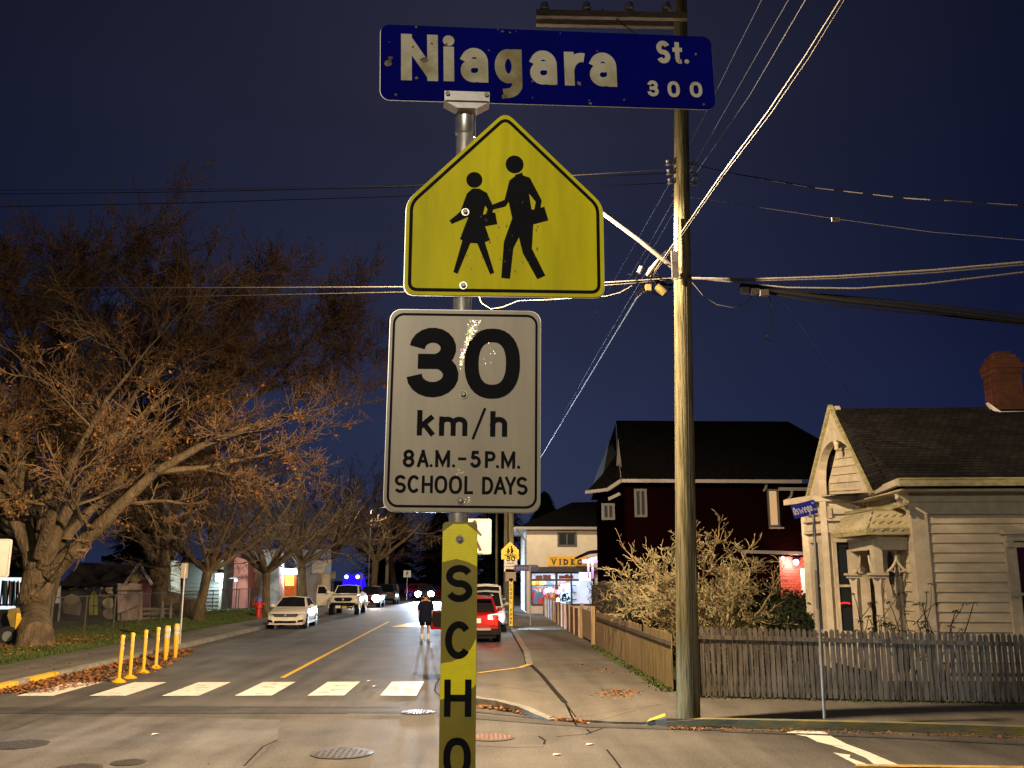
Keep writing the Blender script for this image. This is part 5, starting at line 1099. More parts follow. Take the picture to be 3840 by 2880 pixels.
# lit brick entry of the dark house
M_RBR = bpy.data.materials.new('red_brick'); M_RBR.use_nodes = True; t = M_RBR.node_tree; bt = t.nodes.new('ShaderNodeTexBrick'); tcx = t.nodes.new('ShaderNodeTexCoord'); mpx = t.nodes.new('ShaderNodeMapping'); mpx.inputs['Rotation'].default_value = (R(90), 0, 0)
t.links.new(tcx.outputs['Object'], mpx.inputs[0]); t.links.new(mpx.outputs[0], bt.inputs['Vector']); bt.inputs['Scale'].default_value = 2.4; bt.inputs['Color1'].default_value = (.42, .075, .05, 1); bt.inputs['Color2'].default_value = (.32, .05, .035, 1); bt.inputs['Mortar'].default_value = (.10, .03, .02, 1); bt.inputs['Mortar Size'].default_value = .03
t.links.new(bt.outputs[0], t.nodes['Principled BSDF'].inputs['Base Color'])
b = MB(); q0, q1 = S(2930, 2230, 35.9), S(3090, 2088, 35.9); b.prism([(q0.x, 35.9, .2), (q1.x+1.2, 35.9, .2), (q1.x+1.2, 35.9, q1.z), (q0.x, 35.9, q1.z)], (0, .06, 0)); b.build('entry_wall', M_RBR, dh)
q0 = S(3012, 2300, 35.86); q1 = S(3085, 2142, 35.86); d_ = MB(); d_.box(((q0.x+q1.x)/2, 35.86, (q1.z+.3)/2+.1), (q1.x-q0.x, .06, q1.z-.3)); dd = d_.build('door', mat('white_door', (.7, .68, .68), .5, .05, 3), dh)
MB().box(((q0.x+q1.x)/2+.12, 35.82, q1.z-.75), (.5, .02, .7)).build('door_panel', M_GLASSD, dd)
wl_ = thing('wall_lamp', S(2985, 2108, 35.6), 'glowing wall lamp on the red brick entry of the dark house', 'lamp'); MB().ball(S(2985, 2108, 35.6), .10, 12, 8).build('globe', glow('wall_glow', (1, .62, .5), 40), wl_); MB().box(S(2985, 2098, 35.75), (.14, .25, .08)).build('bracket', M_INK, wl_)
lamp_light('wall_lamp_light', S(2985, 2112, 35.35), 150, (1, .55, .45), False, .1)
b = MB(); b.ball(S(2936, 2093, 35.6), .07, 10, 6); fl_ = tag(b.build('bulb_lamp', glow('bulb_glow', (1, .75, .7), 4), None, S(2936, 2093, 35.6)), 'small round bulb at the porch edge of the dark house', 'lamp')
# ------------------------------------------------------------------ corner store with the yellow video sign
M_STUC = mat('stucco', (.46, .42, .35), .85, col2=(.54, .50, .42), scale=1.5, bump=.3, bscale=30)
YS = 60.5
def SX(x, Y=YS): return S(x, 2000, Y).x
def SZ(y, Y=YS): return S(1920, y, Y).z
store = thing('corner_store', (6, YS, 0), 'two storey stucco store with hip roof and lit shop windows', 'store')
xl, xr = SX(1975), SX(2420); ze = SZ(1985); zb = SZ(2130); zs = SZ(2147); zw = SZ(2268)
b = MB(); b.prism([(xl, YS, zb), (xr, YS, zb), (xr, YS+9, zb), (xl, YS+9, zb)], (0, 0, ze-zb))
b.box(((xl+SX(1992))/2, YS+.15, zb/2), (SX(1992)-xl, .3, zb)); b.box(((SX(2222)+xr)/2, YS+.15, zb/2), (xr-SX(2222), .3, zb)); b.box(((SX(1992)+SX(2222))/2, YS+.15, zw/2), (SX(2222)-SX(1992), .3, zw))
b.box((xl+.15, YS+4.8, zb/2), (.3, 8.4, zb)); b.box(((xl+xr)/2, YS+8.9, zb/2), (xr-xl, .2, zb)); b.build('wall', M_STUC, store)
b = MB(); c1, c2 = S(2145, 1884, YS+3.4), S(2360, 1878, YS+4.4); o_ = .75
E1, E2, E3, E4 = Vector((xl-o_, YS-o_, ze+.05)), Vector((xr+o_, YS-o_, ze+.05)), Vector((xr+o_, YS+9.7, ze+.05)), Vector((xl-o_, YS+9.7, ze+.05))
b.add([E1, E2, c2, c1], [(0, 1, 2, 3)]); b.add([E1, c1, E4], [(0, 1, 2)]); b.add([E4, c1, c2, E3], [(0, 1, 2, 3)]); b.add([E2, E3, c2], [(0, 1, 2)]); b.build('roof', M_BLACKR, store)
b = MB(); b.beam(E1, E2, .12, .16); b.beam(E1, E4, .12, .16); b.build('gutter', M_WHT, store); b = MB(); b.prism([E1-Vector((0, 0, .1)), E2-Vector((0, 0, .1)), E3-Vector((0, 0, .1)), E4-Vector((0, 0, .1))], (0, 0, .03)); b.build('soffit', M_TRIM, store)
MB().tube([E1+Vector((.1, .1, -.1)), Vector((xl-.08, YS-.06, ze-.7)), Vector((xl-.08, YS-.06, .3))], .06, 8).build('downpipe', M_WHT, store)
flatwin(2094, 2000, 2158, 2046, YS-.04, store, M_GLASSD, .12)
b = MB(); b.box(((SX(1990)+SX(2235))/2, YS-.25, SZ(2136)), (SX(2235)-SX(1990), .6, .33)); b.build('awning', mat('awning_dark', (.035, .032, .035), .8, .2, 4), store)
# lit interior: back wall, shelves, stock
b = MB(); b.add([(xl+.3, YS+3.2, .2), (xr-.3, YS+3.2, .2), (xr-.3, YS+3.2, zb), (xl+.3, YS+3.2, zb)], [(0, 1, 2, 3)]); b.add([(xl+.3, YS+.3, zb-.02), (xr, YS+.3, zb-.02), (xr, YS+3.2, zb-.02), (xl+.3, YS+3.2, zb-.02)], [(0, 1, 2, 3)]); b.add([(xl+.3, YS+.3, .15), (xr, YS+.3, .15), (xr, YS+3.2, .15), (xl+.3, YS+3.2, .15)], [(3, 2, 1, 0)]); b.build('interior_wall', mat('shop_white', (.7, .72, .78), .7), store)
for x_ in (2040, 2110, 2180): MB().box((SX(x_), YS+1.3, zb-.12), (1.3, .3, .06)).build('ceiling_light', glow('shop_tube', (.72, .85, 1.0), 16), store)
lt = MB(); lt.box((SX(2190), YS-.12, SZ(2162)), (SX(2212)-SX(2170), .06, .52)); lt.build('light_box', glow('shop_box', (.75, .88, 1.0), 3.2), store)
sh = MB()
for z_ in (.95, 1.4, 1.85): sh.box((SX(2080), YS+2.6, z_), (3.2, .5, .04))
sh.box((SX(2060), YS+.9, 1.0), (2.6, .5, .05)); sh.build('shelf', M_INK, store)
STOCK = [(.65, .06, .04), (.7, .3, .05), (.1, .25, .6), (.1, .5, .45), (.75, .7, .65), (.6, .1, .3), (.7, .55, .1)]
rs = random.Random(3)
for ci, c_ in enumerate(STOCK):
    b = MB()
    for k in range(14):
        z_ = rs.choice((.97, 1.42, 1.87)); h = rs.uniform(.16, .36); b.box((rs.uniform(SX(2000), SX(2160)), YS+rs.uniform(2.35, 2.7), z_+h/2), (rs.uniform(.08, .3), .2, h))
    for k in range(7): h = rs.uniform(.2, .6); b.box((rs.uniform(SX(1996), SX(2090)), YS+rs.uniform(.5, 1.0), (zw if k % 2 else 1.03)+h/2), (rs.uniform(.1, .4), .2, h))
    b.build('stock', mat('stock_%s' % 'red orange blue teal cream pink gold'.split()[ci], c_, .6), store)
b = MB(); b.box((SX(2022), YS+.5, SZ(2168)), (.45, .2, .34)); b.box((SX(2052), YS+.5, SZ(2165)), (.50, .2, .30)); b.build('carton', mat('carton', (.42, .20, .16), .8), store)
b = MB(); b.prism([(SX(x), YS+.35, SZ(y)) for x, y in ((2096, 2170), (2096, 2158), (2118, 2158), (2122, 2153), (2130, 2153), (2134, 2158), (2150, 2158), (2150, 2170))], (0, .1, 0)); b.build('shop_board', mat('board_red', (.42, .09, .03), .6), store)
b = MB(); q = (SX(2121), YS+.5, SZ(2225)); b.box((SX(2121), YS+.6, SZ(2226)), (SX(2138)-SX(2103), .3, SZ(2188)-SZ(2262))); b.build('drinks_fridge', glow('fridge_glow', (.55, .75, 1.0), 2.2), store)
b = MB()
for k in range(40): b.box((rs.uniform(SX(2105), SX(2137)), YS+.42, rs.uniform(SZ(2262), SZ(2225))), (rs.uniform(.03, .16), .03, rs.uniform(.05, .16)))
b.build('stock', MATS['stock_blue'], store)
fr_ = MB()
for x_ in (1991, 2085, 2140, 2222): fr_.box((SX(x_), YS+.02, (zw+zs)/2), (.10 if x_ != 2085 else .16, .12, zs-zw))
for y_ in (2175, 2147, 2268): fr_.box(((SX(1992)+SX(2222))/2, YS+.03, SZ(y_)), (SX(2222)-SX(1992), .10, .13))
sf_ = fr_.build('shop_window', mat('frame_black', (.015, .014, .016), .5), store)
MB().add([(SX(1992), YS+.05, zw), (SX(2222), YS+.05, zw), (SX(2222), YS+.05, zs), (SX(1992), YS+.05, zs)], [(0, 1, 2, 3)]).build('pane', pane('clear_glass', (.02, .02, .02), .88), sf_)
l = bpy.data.lights.new('shop_light', 'AREA'); l.energy = 140; l.color = (.72, .84, 1.0); l.shape = 'RECTANGLE'; l.size = 4; l.size_y = 1.5; lo_ = bpy.data.objects.new('shop_light', l); COL.objects.link(lo_); lo_.location = (SX(2100), YS+1.6, zb-.2)
# yellow fascia sign
vs_ = thing('video_sign', (SX(2120), YS-.1, SZ(2104)), 'yellow fascia sign reading VIDEO on the store front', 'sign')
fv = frame((0, YS-.09, 0)); x0, x1, z0, z1 = SX(2055), SX(2200), SZ(2123), SZ(2086)
b = MB(); b.prism([(x0, YS-.01, z0), (x1, YS-.01, z0), (x1, YS-.01, z1), (x0, YS-.01, z1)], (0, -.08, 0)); b.build('board', mat('sign_amber', (.62, .36, .02), .6, .12, 2), vs_)
ly = Lay(*fv, lift=.004)
u_ = lambda x: SX(x, YS-.09)
zA, zB = SZ(2118, YS-.09), SZ(2097, YS-.09); hB = zB-zA
xs = [(2068, 2084, 'V'), (2096, 2103, 'I'), (2112, 2130, 'D'), (2140, 2154, 'E'), (2163, 2182, 'O')]
for a_, c_, ch_ in xs:
    ly.glyph(ch_, u_(a_), u_(c_), zA, zB, hB*.27)
    if ch_ in 'VIDE':   # slab serifs
        for xx in ((a_, c_) if ch_ == 'V' else (a_+2,) if ch_ != 'I' else ((a_+c_)/2,)): 
            for zz in ((zB,) if ch_ == 'V' else (zA, zB)): ly.face([(u_(xx-5), zz-hB*.05), (u_(xx+5), zz-hB*.05), (u_(xx+5), zz+hB*.05), (u_(xx-5), zz+hB*.05)])
for k in range(9): ly.face([(u_(2060+k*3), SZ(2092, YS-.09)-.02), (u_(2062+k*3), SZ(2092, YS-.09)-.02), (u_(2062+k*3), SZ(2092, YS-.09)+.03), (u_(2060+k*3), SZ(2092, YS-.09)+.03)])
ly.mb.build('lettering', mat('letter_dark', (.03, .025, .012), .7), vs_)
# canopy with coloured lights right of the store
cn = thing('lit_canopy', S(2205, 2100, 56), 'small canopy strung with coloured lights right of the yellow sign', 'canopy')
b = MB(); b.prism([S(2165, 2088, 56), S(2215, 2064, 56), S(2262, 2060, 56), S(2264, 2072, 56), S(2216, 2076, 56), S(2166, 2096, 56)], (0, 1.6, 0)); b.build('roof', M_BLACKR, cn)
b = MB(); b.box(S(2218, 2104, 56.2), (1.2, .5, .25)); b.build('fascia', mat('canopy_violet', (.35, .16, .5), .5), cn)
b = MB(); b.box(S(2262, 2150, 55.8), (.22, .22, 2.4)); b.build('post', mat('post_red', (.35, .10, .09), .7), cn); b = MB(); b.box(S(2222, 2136, 56), (.14, .14, 1.0)); b.box(S(2206, 2136, 56), (.12, .12, 1.0)); b.build('post', M_WHT, cn)
rs = random.Random(9); BC = [((1, .08, .15), 'red'), ((.2, .3, 1), 'blue'), ((.75, .15, 1), 'violet'), ((.2, 1, .4), 'green'), ((1, .85, .9), 'white')]
for ci, (c_, n_) in enumerate(BC):
    b = MB()
    for k in range(7):
        t_ = rs.random(); p = S(2186+t_*54, 2107-t_*14+rs.uniform(-4, 4), 55.7); b.ball(p, .055, 6, 4)
    b.build('bulbs', glow('bulb_'+n_, c_, 7), cn)
MB().tube([S(2186, 2107, 55.75), S(2212, 2100, 55.75), S(2238, 2093, 55.75)], .035, 6).build('light_tube', glow('tube_pink', (1, .6, .85), 4), cn)
lamp_light('canopy_light', S(2215, 2110, 55.4), 170, (.8, .35, 1), False, .1)
gl_ = thing('string_lights', S(2070, 2235, 57.5), 'string of big coloured bulbs hanging before the shop window', 'string lights')
for (x_, y_, c_) in ((2043, 2222, 0), (2047, 2216, 4), (2058, 2212, 3), (2072, 2215, 2), (2086, 2219, 0), (2094, 2220, 1), (2113, 2214, 0), (2092, 2250, 4), (2090, 2266, 0)):
    MB().ball(S(x_, y_, 57.5), .10, 8, 6, (1, 1, 1.3)).build('bulb', MATS['bulb_'+BC[c_][1]], gl_)
cable([S(2036, 2205, 57.5), S(2060, 2208, 57.5), S(2090, 2212, 57.5), S(2116, 2206, 57.5)], .012).build('wire', M_CABLEB, gl_)
# ------------------------------------------------------------------ far poles, signs along the right kerb
def pole2(c, h, r, label, name='utility_pole', cat='utility pole'):
    t = thing(name, c, label, cat); MB().tube([Vector(c), Vector(c)+Vector((0, 0, h))], [r, r*.7], 12).build('pole', M_POLE, t); MB().beam(Vector(c)+Vector((-1.0, -.1, h-.6)), Vector(c)+Vector((1.0, -.1, h-.6)), .09, .11).build('crossarm', M_CROSS, t); return t
zc = GV(1104, 1352, KZ); p2 = pole2(zc, 12.5, .15, 'wooden pole carrying small school signs before the store', 'utility_pole'); zy = zc.y-.17
fz = frame(S(1913, 2064, zy)+Vector((0, 0, 0)), 0); sc_z = .72
b = [(0, .42), (.42, .02), (.42, -.42), (-.42, -.42), (-.42, .02)][::-1]
q = plate(fz, [(x*1.0, z*1.0) for x, z in b], .02, 'school_sign', mat('small_yellow', (.80, .62, .004), .5), p2); figures(fz, 1.15, .02, .02).mb.build('walking_figures', M_INK, q)
fz2 = frame(S(1915, 2112, zy)); q = plate(fz2, rrect(.62, .82, .04), .02, 'speed_sign', mat('small_white', (.62, .57, .47), .5), p2); ly = Lay(*fz2); ly.glyph('3', -.20, -.01, .09, .33, .05); ly.glyph('0', .02, .22, .09, .33, .05); ly.text('km/h', -.15, .15, -.04, .09, .016); ly.text('8AM-5PM', -.22, .22, -.19, .07, .012); ly.text('SCHOOL DAYS', -.24, .24, -.32, .07, .012); ly.mb.build('lettering', M_INK, q)
fz3 = frame(S(1915, 2157, zy)); plate(fz3, rrect(.50, .55, .03), .02, 'notice_plate', mat('plate_brown', (.30, .22, .16), .7), p2)
fz4 = frame(S(1916, 2258, zy)); q = plate(fz4, rrect(.17, 2.18, .02), .02, 'zone_marker', mat('small_marker', (.72, .52, .01), .5), p2); ly = Lay(*fz4)
for k, ch_ in enumerate('SCHOOL ZONE'):
    if ch_ != ' ': ly.glyph(ch_, -.05, .05, .90-k*.19, 1.03-k*.19, .026)
ly.mb.build('lettering', M_INK, q)
bk_ = S(1955, 2129, zy-.4); fz5 = frame(S(1972, 2128, zy-.2), R(-4)); bp5 = thing('street_name_sign', S(1972, 2128, zy-.2), 'dark blue Beckley street name blade beside the small speed sign', 'sign')
q = plate(fz5, [(-.55, -.16), (-.55, .12), (.52, .12), (.70, -.02), (.50, -.16)][::-1], .01, 'blade', mat('blade_far', (.02, .02, .12), .6), bp5); ly = Lay(*fz5); ly.text('eckley', -.46, .20, -.10, .17, .028); ly.text('Ave', .27, .46, .02, .06, .012); ly.mb.build('lettering', mat('blade_far_letter', (.16, .16, .20), .6), q)
MB().tube([S(1988, 2135, zy-.2)+Vector((0, 0, -3.2)), S(1988, 2115, zy-.2)], .03, 8).build('post', M_GALV, bp5)
pole2(Vector((1.75, 66, KZ)), 13, .16, 'second wooden pole in line behind the small school signs')
pole2(Vector((1.7, 100, KZ)), 13, .17, 'farthest wooden pole glimpsed past the red car roof')
# lit crosswalk sign on the bulb-out, and its twin at the left edge of view
M_CW = mat('crosswalk_white', (.46, .43, .36), .5, .05, 5)
M_CWI = mat('crosswalk_ink', (.06, .025, .015), .6)
def walkman(fr, sc):
    ly = Lay(*fr, lift=.003); T = lambda q: [(x*sc, z*sc) for x, z in q]
    ly.face([(sc*(.02+.055*math.cos(k*.4)), sc*(.30+.06*math.sin(k*.4))) for k in range(16)])
    for q in ([(-.07, .22), (.06, .22), (.05, -.04), (-.08, -.04)], [(.04, .21), (.09, .16), (.19, .03), (.155, .0), (.03, .12)], [(-.06, .21), (-.10, .14), (-.17, .0), (-.135, -.015), (-.03, .12)], [(-.08, -.03), (.0, -.03), (-.11, -.32), (-.17, -.30)], [(-.02, -.03), (.055, -.03), (.19, -.30), (.135, -.33)]): ly.face(T(q))
    ly.face(T([(-.20, -.375), (.20, -.375), (.20, -.36), (-.20, -.36)])); return ly
def cwsign(c, zc, yaw, label, sz, pole_off):
    t = thing('crosswalk_sign', c, label, 'sign', 'crosswalk signs either side of the zebra'); c = Vector(c)
    MB().tube([c+Vector(pole_off), c+Vector(pole_off)+Vector((0, 0, zc+sz*.8-KZ))], .03, 10).build('pole', M_GALV, t)
    for s_, nm in ((0, 'sign_face'), (math.pi, 'sign_face')):
        fr = frame(Vector((c.x, c.y, zc)), yaw+s_); fr = (fr[0]+fr[3]*.05, fr[1], fr[2], fr[3]); q = plate(fr, rrect(sz, sz, .04), .012, nm, M_CW, t); walkman(fr, sz/.78, ).mb.build('walking_figure', M_CWI, q)
        ly = Lay(*fr, lift=.002); ly.stroke(rrect(sz*.94, sz*.94, .03), .006, True); ly.mb.build('border', MATS['chip'], q)
    return t
cwsign((-.155, 20.6, KZ), S(1775, 2012, 20.6).z, R(-4), 'brightly lit white crosswalk sign half hidden behind the yellow marker strip', .76, (-.35, 0, 0))
cwsign((-10.40, 20.4, KZ), S(1768, 2094, 20.4).z, R(16), 'white crosswalk sign cut off by the left edge of view', .80, (-.15, .02, 0))
lamp_light('sign_lamp', Vector((.1, 18.0, 4.3)), 0, LAMPC, False)
# pole-mounted street lamp further up the street (lamp hidden behind the speed sign)
L2 = Vector((.6, 50.5, 8.9)); lamp_light('street_light', L2, 13000, (1, .76, .48), dim_side=(.75, -.66))
t = thing('street_lamp', (1.75, 66, 8.2), 'street lamp arm reaching over the road far behind the speed sign', 'street lamp')
MB().tube([(1.62, 65.9, 8.3), (1.2, 58, 9.3), (.7, 51, 9.25)], .05, 8).build('lamp_arm', M_STEEL, t); MB().box((.6, 50.5, 9.18), (.3, .7, .1)).build('lamp_head', M_STEEL, t); MB().disc((.6, 50.5, 9.12), .13, (0, 0, -1)).build('lamp_lens', MATS['lamp_lens'], t)
L3 = Vector((-9, 92, 8.9)); lamp_light('street_light', L3, 7000, (1, .72, .42))  # street light added here to brighten the far trees
t = thing('street_lamp', (-10.8, 92, KZ), 'distant street lamp among the bare trees', 'street lamp'); MB().tube([(-10.8, 92, KZ), (-10.8, 92, 8.8), (-9.2, 92, 9.2)], .07, 8).build('pole', M_STEEL, t); MB().box((-9, 92, 9.18), (.6, .3, .1)).build('lamp_head', M_STEEL, t)
# wooden pole by the far left kerb and far crosswalk sign
pole2(Vector((-10.6, 108, KZ)), 12, .22, 'pale wooden pole above the bright headlights on the left')
def lsign(c, z0, z1, w, label, yaw, fm, name='sign_post', fig=None):
    t = thing(name, c, label, 'sign'); c = Vector(c); MB().tube([c, Vector((c.x, c.y, z1))], .03, 8).build('pole', M_GALV, t); fr = frame(Vector((c.x, c.y-.04, (z0+z1)/2)), yaw); q = plate(fr, rrect(w, z1-z0, .03), .012, 'sign_face', fm, t)
    if fig: walkman(fr, w/.85).mb.build('walking_figure', M_CWI, q)
    return t
c = Vector((S(1526, 2200, 98).x, 98, KZ)); lsign(c, S(1526, 2165, 98).z, S(1526, 2139, 98).z, .75, 'small white crosswalk sign far up the left kerb', 0, M_CW, fig=True)
c = G(674, 2415, KZ); ps = lsign(c, S(700, 2168, c.y).z, S(700, 2112, c.y).z, .32, 'parking sign on a thin pole seen edge on by the left kerb', R(64), mat('sign_back', (.36, .30, .24), .6, .1, 4))
c = Vector((S(1157, 2230, 84).x, 84, KZ)); lsign(c, S(1157, 2165, 84).z, S(1157, 2140, 84).z, .3, 'grey signpost beside the tree behind the white sedan', R(60), MATS['sign_back'])
c = Vector((S(1247, 2230, 90).x, 90, KZ)); lsign(c, S(1247, 2170, 90).z, S(1247, 2142, 90).z, .45, 'white sign with black bar beyond the pickup door', 0, M_CW)
c = Vector((S(1353, 2200, 86).x, 86, KZ)); lsign(c, S(1353, 2172, 86).z, S(1353, 2152, 86).z, .3, 'pinkish sign in front of the deep blue light', 0, mat('sign_pink', (.4, .25, .3), .6))
# ------------------------------------------------------------------ flexible bollards
M_BOL = mat('bollard_yellow', (.66, .38, .015), .45, .08, 6)
M_BAND = mat('bollard_band', (.62, .36, .10), .35)
M_BANDG = mat('bollard_band_grey', (.45, .42, .34), .35)
def bol(kind):
    t = thing('bollard', (0, 0, 0), 'x', 'bollard', 'yellow flexible bollards along the left gutter')
    if kind == 0:
        MB().lathe((0, 0, 0), [(.16, .0), (.16, .02), (.11, .05), (.06, .08), (.05, .09)], 18).build('base', M_BOL, t)
        MB().lathe((0, 0, 0), [(.042, .07), (.045, .5), (.045, .92), (.049, .94), (.051, 1.02), (.043, 1.05), (.02, 1.06)], 14).build('post', M_BOL, t)
        for z in (.70, .84): MB().lathe((0, 0, 0), [(.047, z), (.048, z+.01), (.048, z+.075), (.047, z+.085)], 14).build('band', M_BAND, t)
    else:
        MB().lathe((0, 0, 0), [(.05, .0), (.06, .15), (.078, .35), (.080, .95), (.075, 1.0), (.03, 1.01)], 14).build('post', M_BOL, t)
        for z in (.66, .82): MB().lathe((0, 0, 0), [(.081, z), (.083, z+.01), (.083, z+.10), (.081, z+.11)], 14).build('band', M_BANDG, t)
    return t
k0, k1 = bol(0), bol(1)
BP = [(444, 2561, 0, 'nearest bollard, with round base, closest to the zebra'), (486, 2546, 0, 'second bollard from the zebra, round base'), (536, 2526, 0, 'third bollard from the zebra, round base'), (583, 2508, 0, 'fourth bollard from the zebra, last with a round base'), (619, 2485, 1, 'thicker bollard with grey bands and no base, nearer of two'), (656, 2472, 1, 'thicker bollard with grey bands and no base, farther of two')]
used = set()
for x_, y_, k, lab in BP:
    src = (k0, k1)[k]; o_ = src if k not in used else copy_tree(src); used.add(k); o_.location = G(x_, y_-2, 0); o_['label'] = lab; o_.rotation_euler = (0, R(1.2*math.sin(x_)), x_)
# ------------------------------------------------------------------ manhole covers
M_IRON = mat('cast_iron', (.085, .08, .075), .5, .3, 20, metal=.25, bump=.4)
def manhole(x_, y_, r_, label, m=M_IRON, rot=0.0):
    c = G(x_, y_, 0); t = thing('manhole_cover', c, label, 'manhole cover', 'iron covers in the junction')
    MB().lathe(c, [(r_, .001), (r_, .012), (r_*.9, .014), (r_*.9, .009)], 28).build('rim', M_IRON, t); MB().disc(c+Vector((0, 0, .0105)), r_*.895, (0, 0, 1), 28).build('lid', m, t)
    b = MB()
    for i in range(-4, 5):
        for j in range(-4, 5):
            if (i*i+j*j) < 18: b.box(c+Vector((i*r_*.19, j*r_*.19, .0135)), (r_*.09, r_*.14 if (i+j) % 2 else r_*.07, .007))
    b.build('raised_pattern', m, t)
manhole(72, 2794, .40, 'iron cover at the lower left corner of the junction'); manhole(1283, 2826, .43, 'large iron cover left of the yellow marker strip'); manhole(1842, 2766, .36, 'cover painted pinkish red right of the marker strip', mat('cover_pink', (.42, .17, .12), .6, .3, 6)); manhole(1567, 2672, .30, 'small shiny cover beside the marker strip', mat('cover_bright', (.5, .52, .55), .25, .3, 14, metal=.8)); manhole(482, 2861, .22, 'small worn cover near the bottom edge'); manhole(290, 2884, .3, 'worn cover cut by the bottom edge')
lt_ = MB()
for x_, y_ in ((565, 2756), (1375, 2555), (1395, 2575), (2072, 2833), (2197, 2794)):
    p = G(x_, y_, .006); lt_.add([p, p+Vector((.10, .015, .015)), p+Vector((.14, .07, .004)), p+Vector((.02, .06, .02))], [(0, 1, 2, 3)])
tag(lt_.build('litter', mat('paper_litter', (.7, .66, .58), .8)), kind='stuff')
# ------------------------------------------------------------------ left side: fence, shed, school
fx = -16.3; cf_ = thing('chain_link_fence', (fx, 36, KZ), 'low chain link fence along the back of the lawn', 'fence')
M_LINK = bpy.data.materials.new('chain_link'); M_LINK.use_nodes = True; t = M_LINK.node_tree; L = t.links; b_ = t.nodes['Principled BSDF']; b_.inputs['Base Color'].default_value = (.05, .047, .042, 1); b_.inputs['Roughness'].default_value = .8
tcx = t.nodes.new('ShaderNodeTexCoord'); fac = None
for s_ in (1, -1):
    mp = t.nodes.new('ShaderNodeMapping'); mp.inputs['Rotation'].default_value = (R(45*s_), 0, 0); L.new(tcx.outputs['Object'], mp.inputs[0]); w = t.nodes.new('ShaderNodeTexWave'); w.bands_direction = 'Z'; w.inputs['Scale'].default_value = 5.2; L.new(mp.outputs[0], w.inputs['Vector']); gt_ = t.nodes.new('ShaderNodeMath'); gt_.operation = 'GREATER_THAN'; gt_.inputs[1].default_value = .965; L.new(w.outputs['Fac'], gt_.inputs[0])
    if fac is None: fac = gt_
    else: mxm = t.nodes.new('ShaderNodeMath'); mxm.operation = 'MAXIMUM'; L.new(fac.outputs[0], mxm.inputs[0]); L.new(gt_.outputs[0], mxm.inputs[1]); fac = mxm
tr = t.nodes.new('ShaderNodeBsdfTransparent'); ms_ = t.nodes.new('ShaderNodeMixShader'); L.new(fac.outputs[0], ms_.inputs[0]); L.new(tr.outputs[0], ms_.inputs[1]); L.new(b_.outputs[0], ms_.inputs[2]); L.new(ms_.outputs[0], t.nodes['Material Output'].inputs[0])
MB().add([(fx, 34, KZ+.05), (fx, 100, KZ+.05), (fx, 100, KZ+1.45), (fx, 34, KZ+1.45)], [(0, 1, 2, 3)]).build('mesh', M_LINK, cf_)
b = MB(); b.tube([(fx, 34, KZ+1.47), (fx, 100, KZ+1.47)], .022, 8); M_GALVD = mat('dull_galvanised', (.075, .07, .06), .7, .3, 5); b.build('top_rail', M_GALVD, cf_)
yy = 37.0
while yy < 99: MB().tube([(fx+.02, yy, KZ), (fx+.02, yy, KZ+1.5)], .032, 8).build('post', M_GALVD, cf_); yy += 3.1
# painted shed
M_SHEDD = mat('shed_dark', (.020, .022, .028), .85, .3, 2)
YH = 52.0
shed = thing('painted_shed', S(400, 2330, YH), 'low dark shed with a painted mural wall and pale gable trim', 'shed')
q = lambda x, y, Y=YH: S(x, y, Y)
b = MB(); b.prism([q(220, 2335), q(470, 2335), q(470, 2195), q(220, 2195)], (0, 4, 0)); b.build('wall', M_SHEDD, shed)
b = MB(); b.add([q(215, 2200, YH-.5), q(465, 2196, YH-.5), q(522, 2113, YH+1.5), q(300, 2110, YH+1.5)], [(0, 1, 2, 3)]); b.add([q(522, 2113, YH+1.5), q(300, 2110, YH+1.5), q(300, 2190, YH+4.4), q(570, 2190, YH+4.4)], [(0, 1, 2, 3)]); b.build('roof', mat('shed_roof', (.012, .010, .012), .9), shed)
b = MB(); b.prism([q(468, 2195, YH-.1), q(522, 2116, YH-.1), q(568, 2190, YH-.1), q(555, 2330, YH-.1), q(470, 2335, YH-.1)], (0, .12, 0)); b.build('gable_wall', mat('gable_maroon', (.10, .04, .05), .85), shed)
b = MB(); b.beam(q(464, 2197, YH-.25), q(522, 2113, YH-.25), .14, .12); b.beam(q(522, 2113, YH-.25), q(570, 2192, YH-.25), .14, .12); b.build('verge_trim', mat('verge_pale', (.40, .37, .40), .7), shed)
mu = {}
def paint(nm, c_, polys):
    b = MB()
    for i, p in enumerate(polys): b.add([q(x, y, YH-.03-.004*i) for x, y in p], [tuple(range(len(p)))])
    b.build('mural_paint', mat('mural_'+nm, c_, .8, .15, 4), shed)
ell = lambda x, y, rx_, ry_, n=16: [(x+rx_*math.cos(2*math.pi*k/n), y+ry_*math.sin(2*math.pi*k/n)) for k in range(n)][::-1]
paint('cream', (.36, .32, .22), [ell(418, 2211, 24, 16), ell(408, 2262, 24, 20), [(262, 2212), (285, 2206), (300, 2199), (315, 2203), (322, 2210), (334, 2199), (346, 2205), (380, 2203), (380, 2196), (345, 2197), (333, 2193), (322, 2202), (315, 2197), (300, 2193), (285, 2200), (262, 2206)][::-1]])
paint('lime', (.22, .22, .06), [[(333, 2306), (366, 2306), (368, 2250), (362, 2226), (354, 2215), (344, 2224), (336, 2245)]])
paint('rock', (.17, .14, .11), [[(238, 2300), (300, 2308), (306, 2262), (296, 2236), (268, 2226), (245, 2236), (236, 2262)], ell(412, 2300, 26, 22)])
paint('heart', (.30, .34, .36), [[(382, 2212), (375, 2203), (376, 2196), (382, 2199), (388, 2196), (389, 2203)]])
paint('rust', (.30, .13, .06), [ell(390, 2234, 7, 7), ell(376, 2230, 5, 6), ell(402, 2238, 5, 6)])
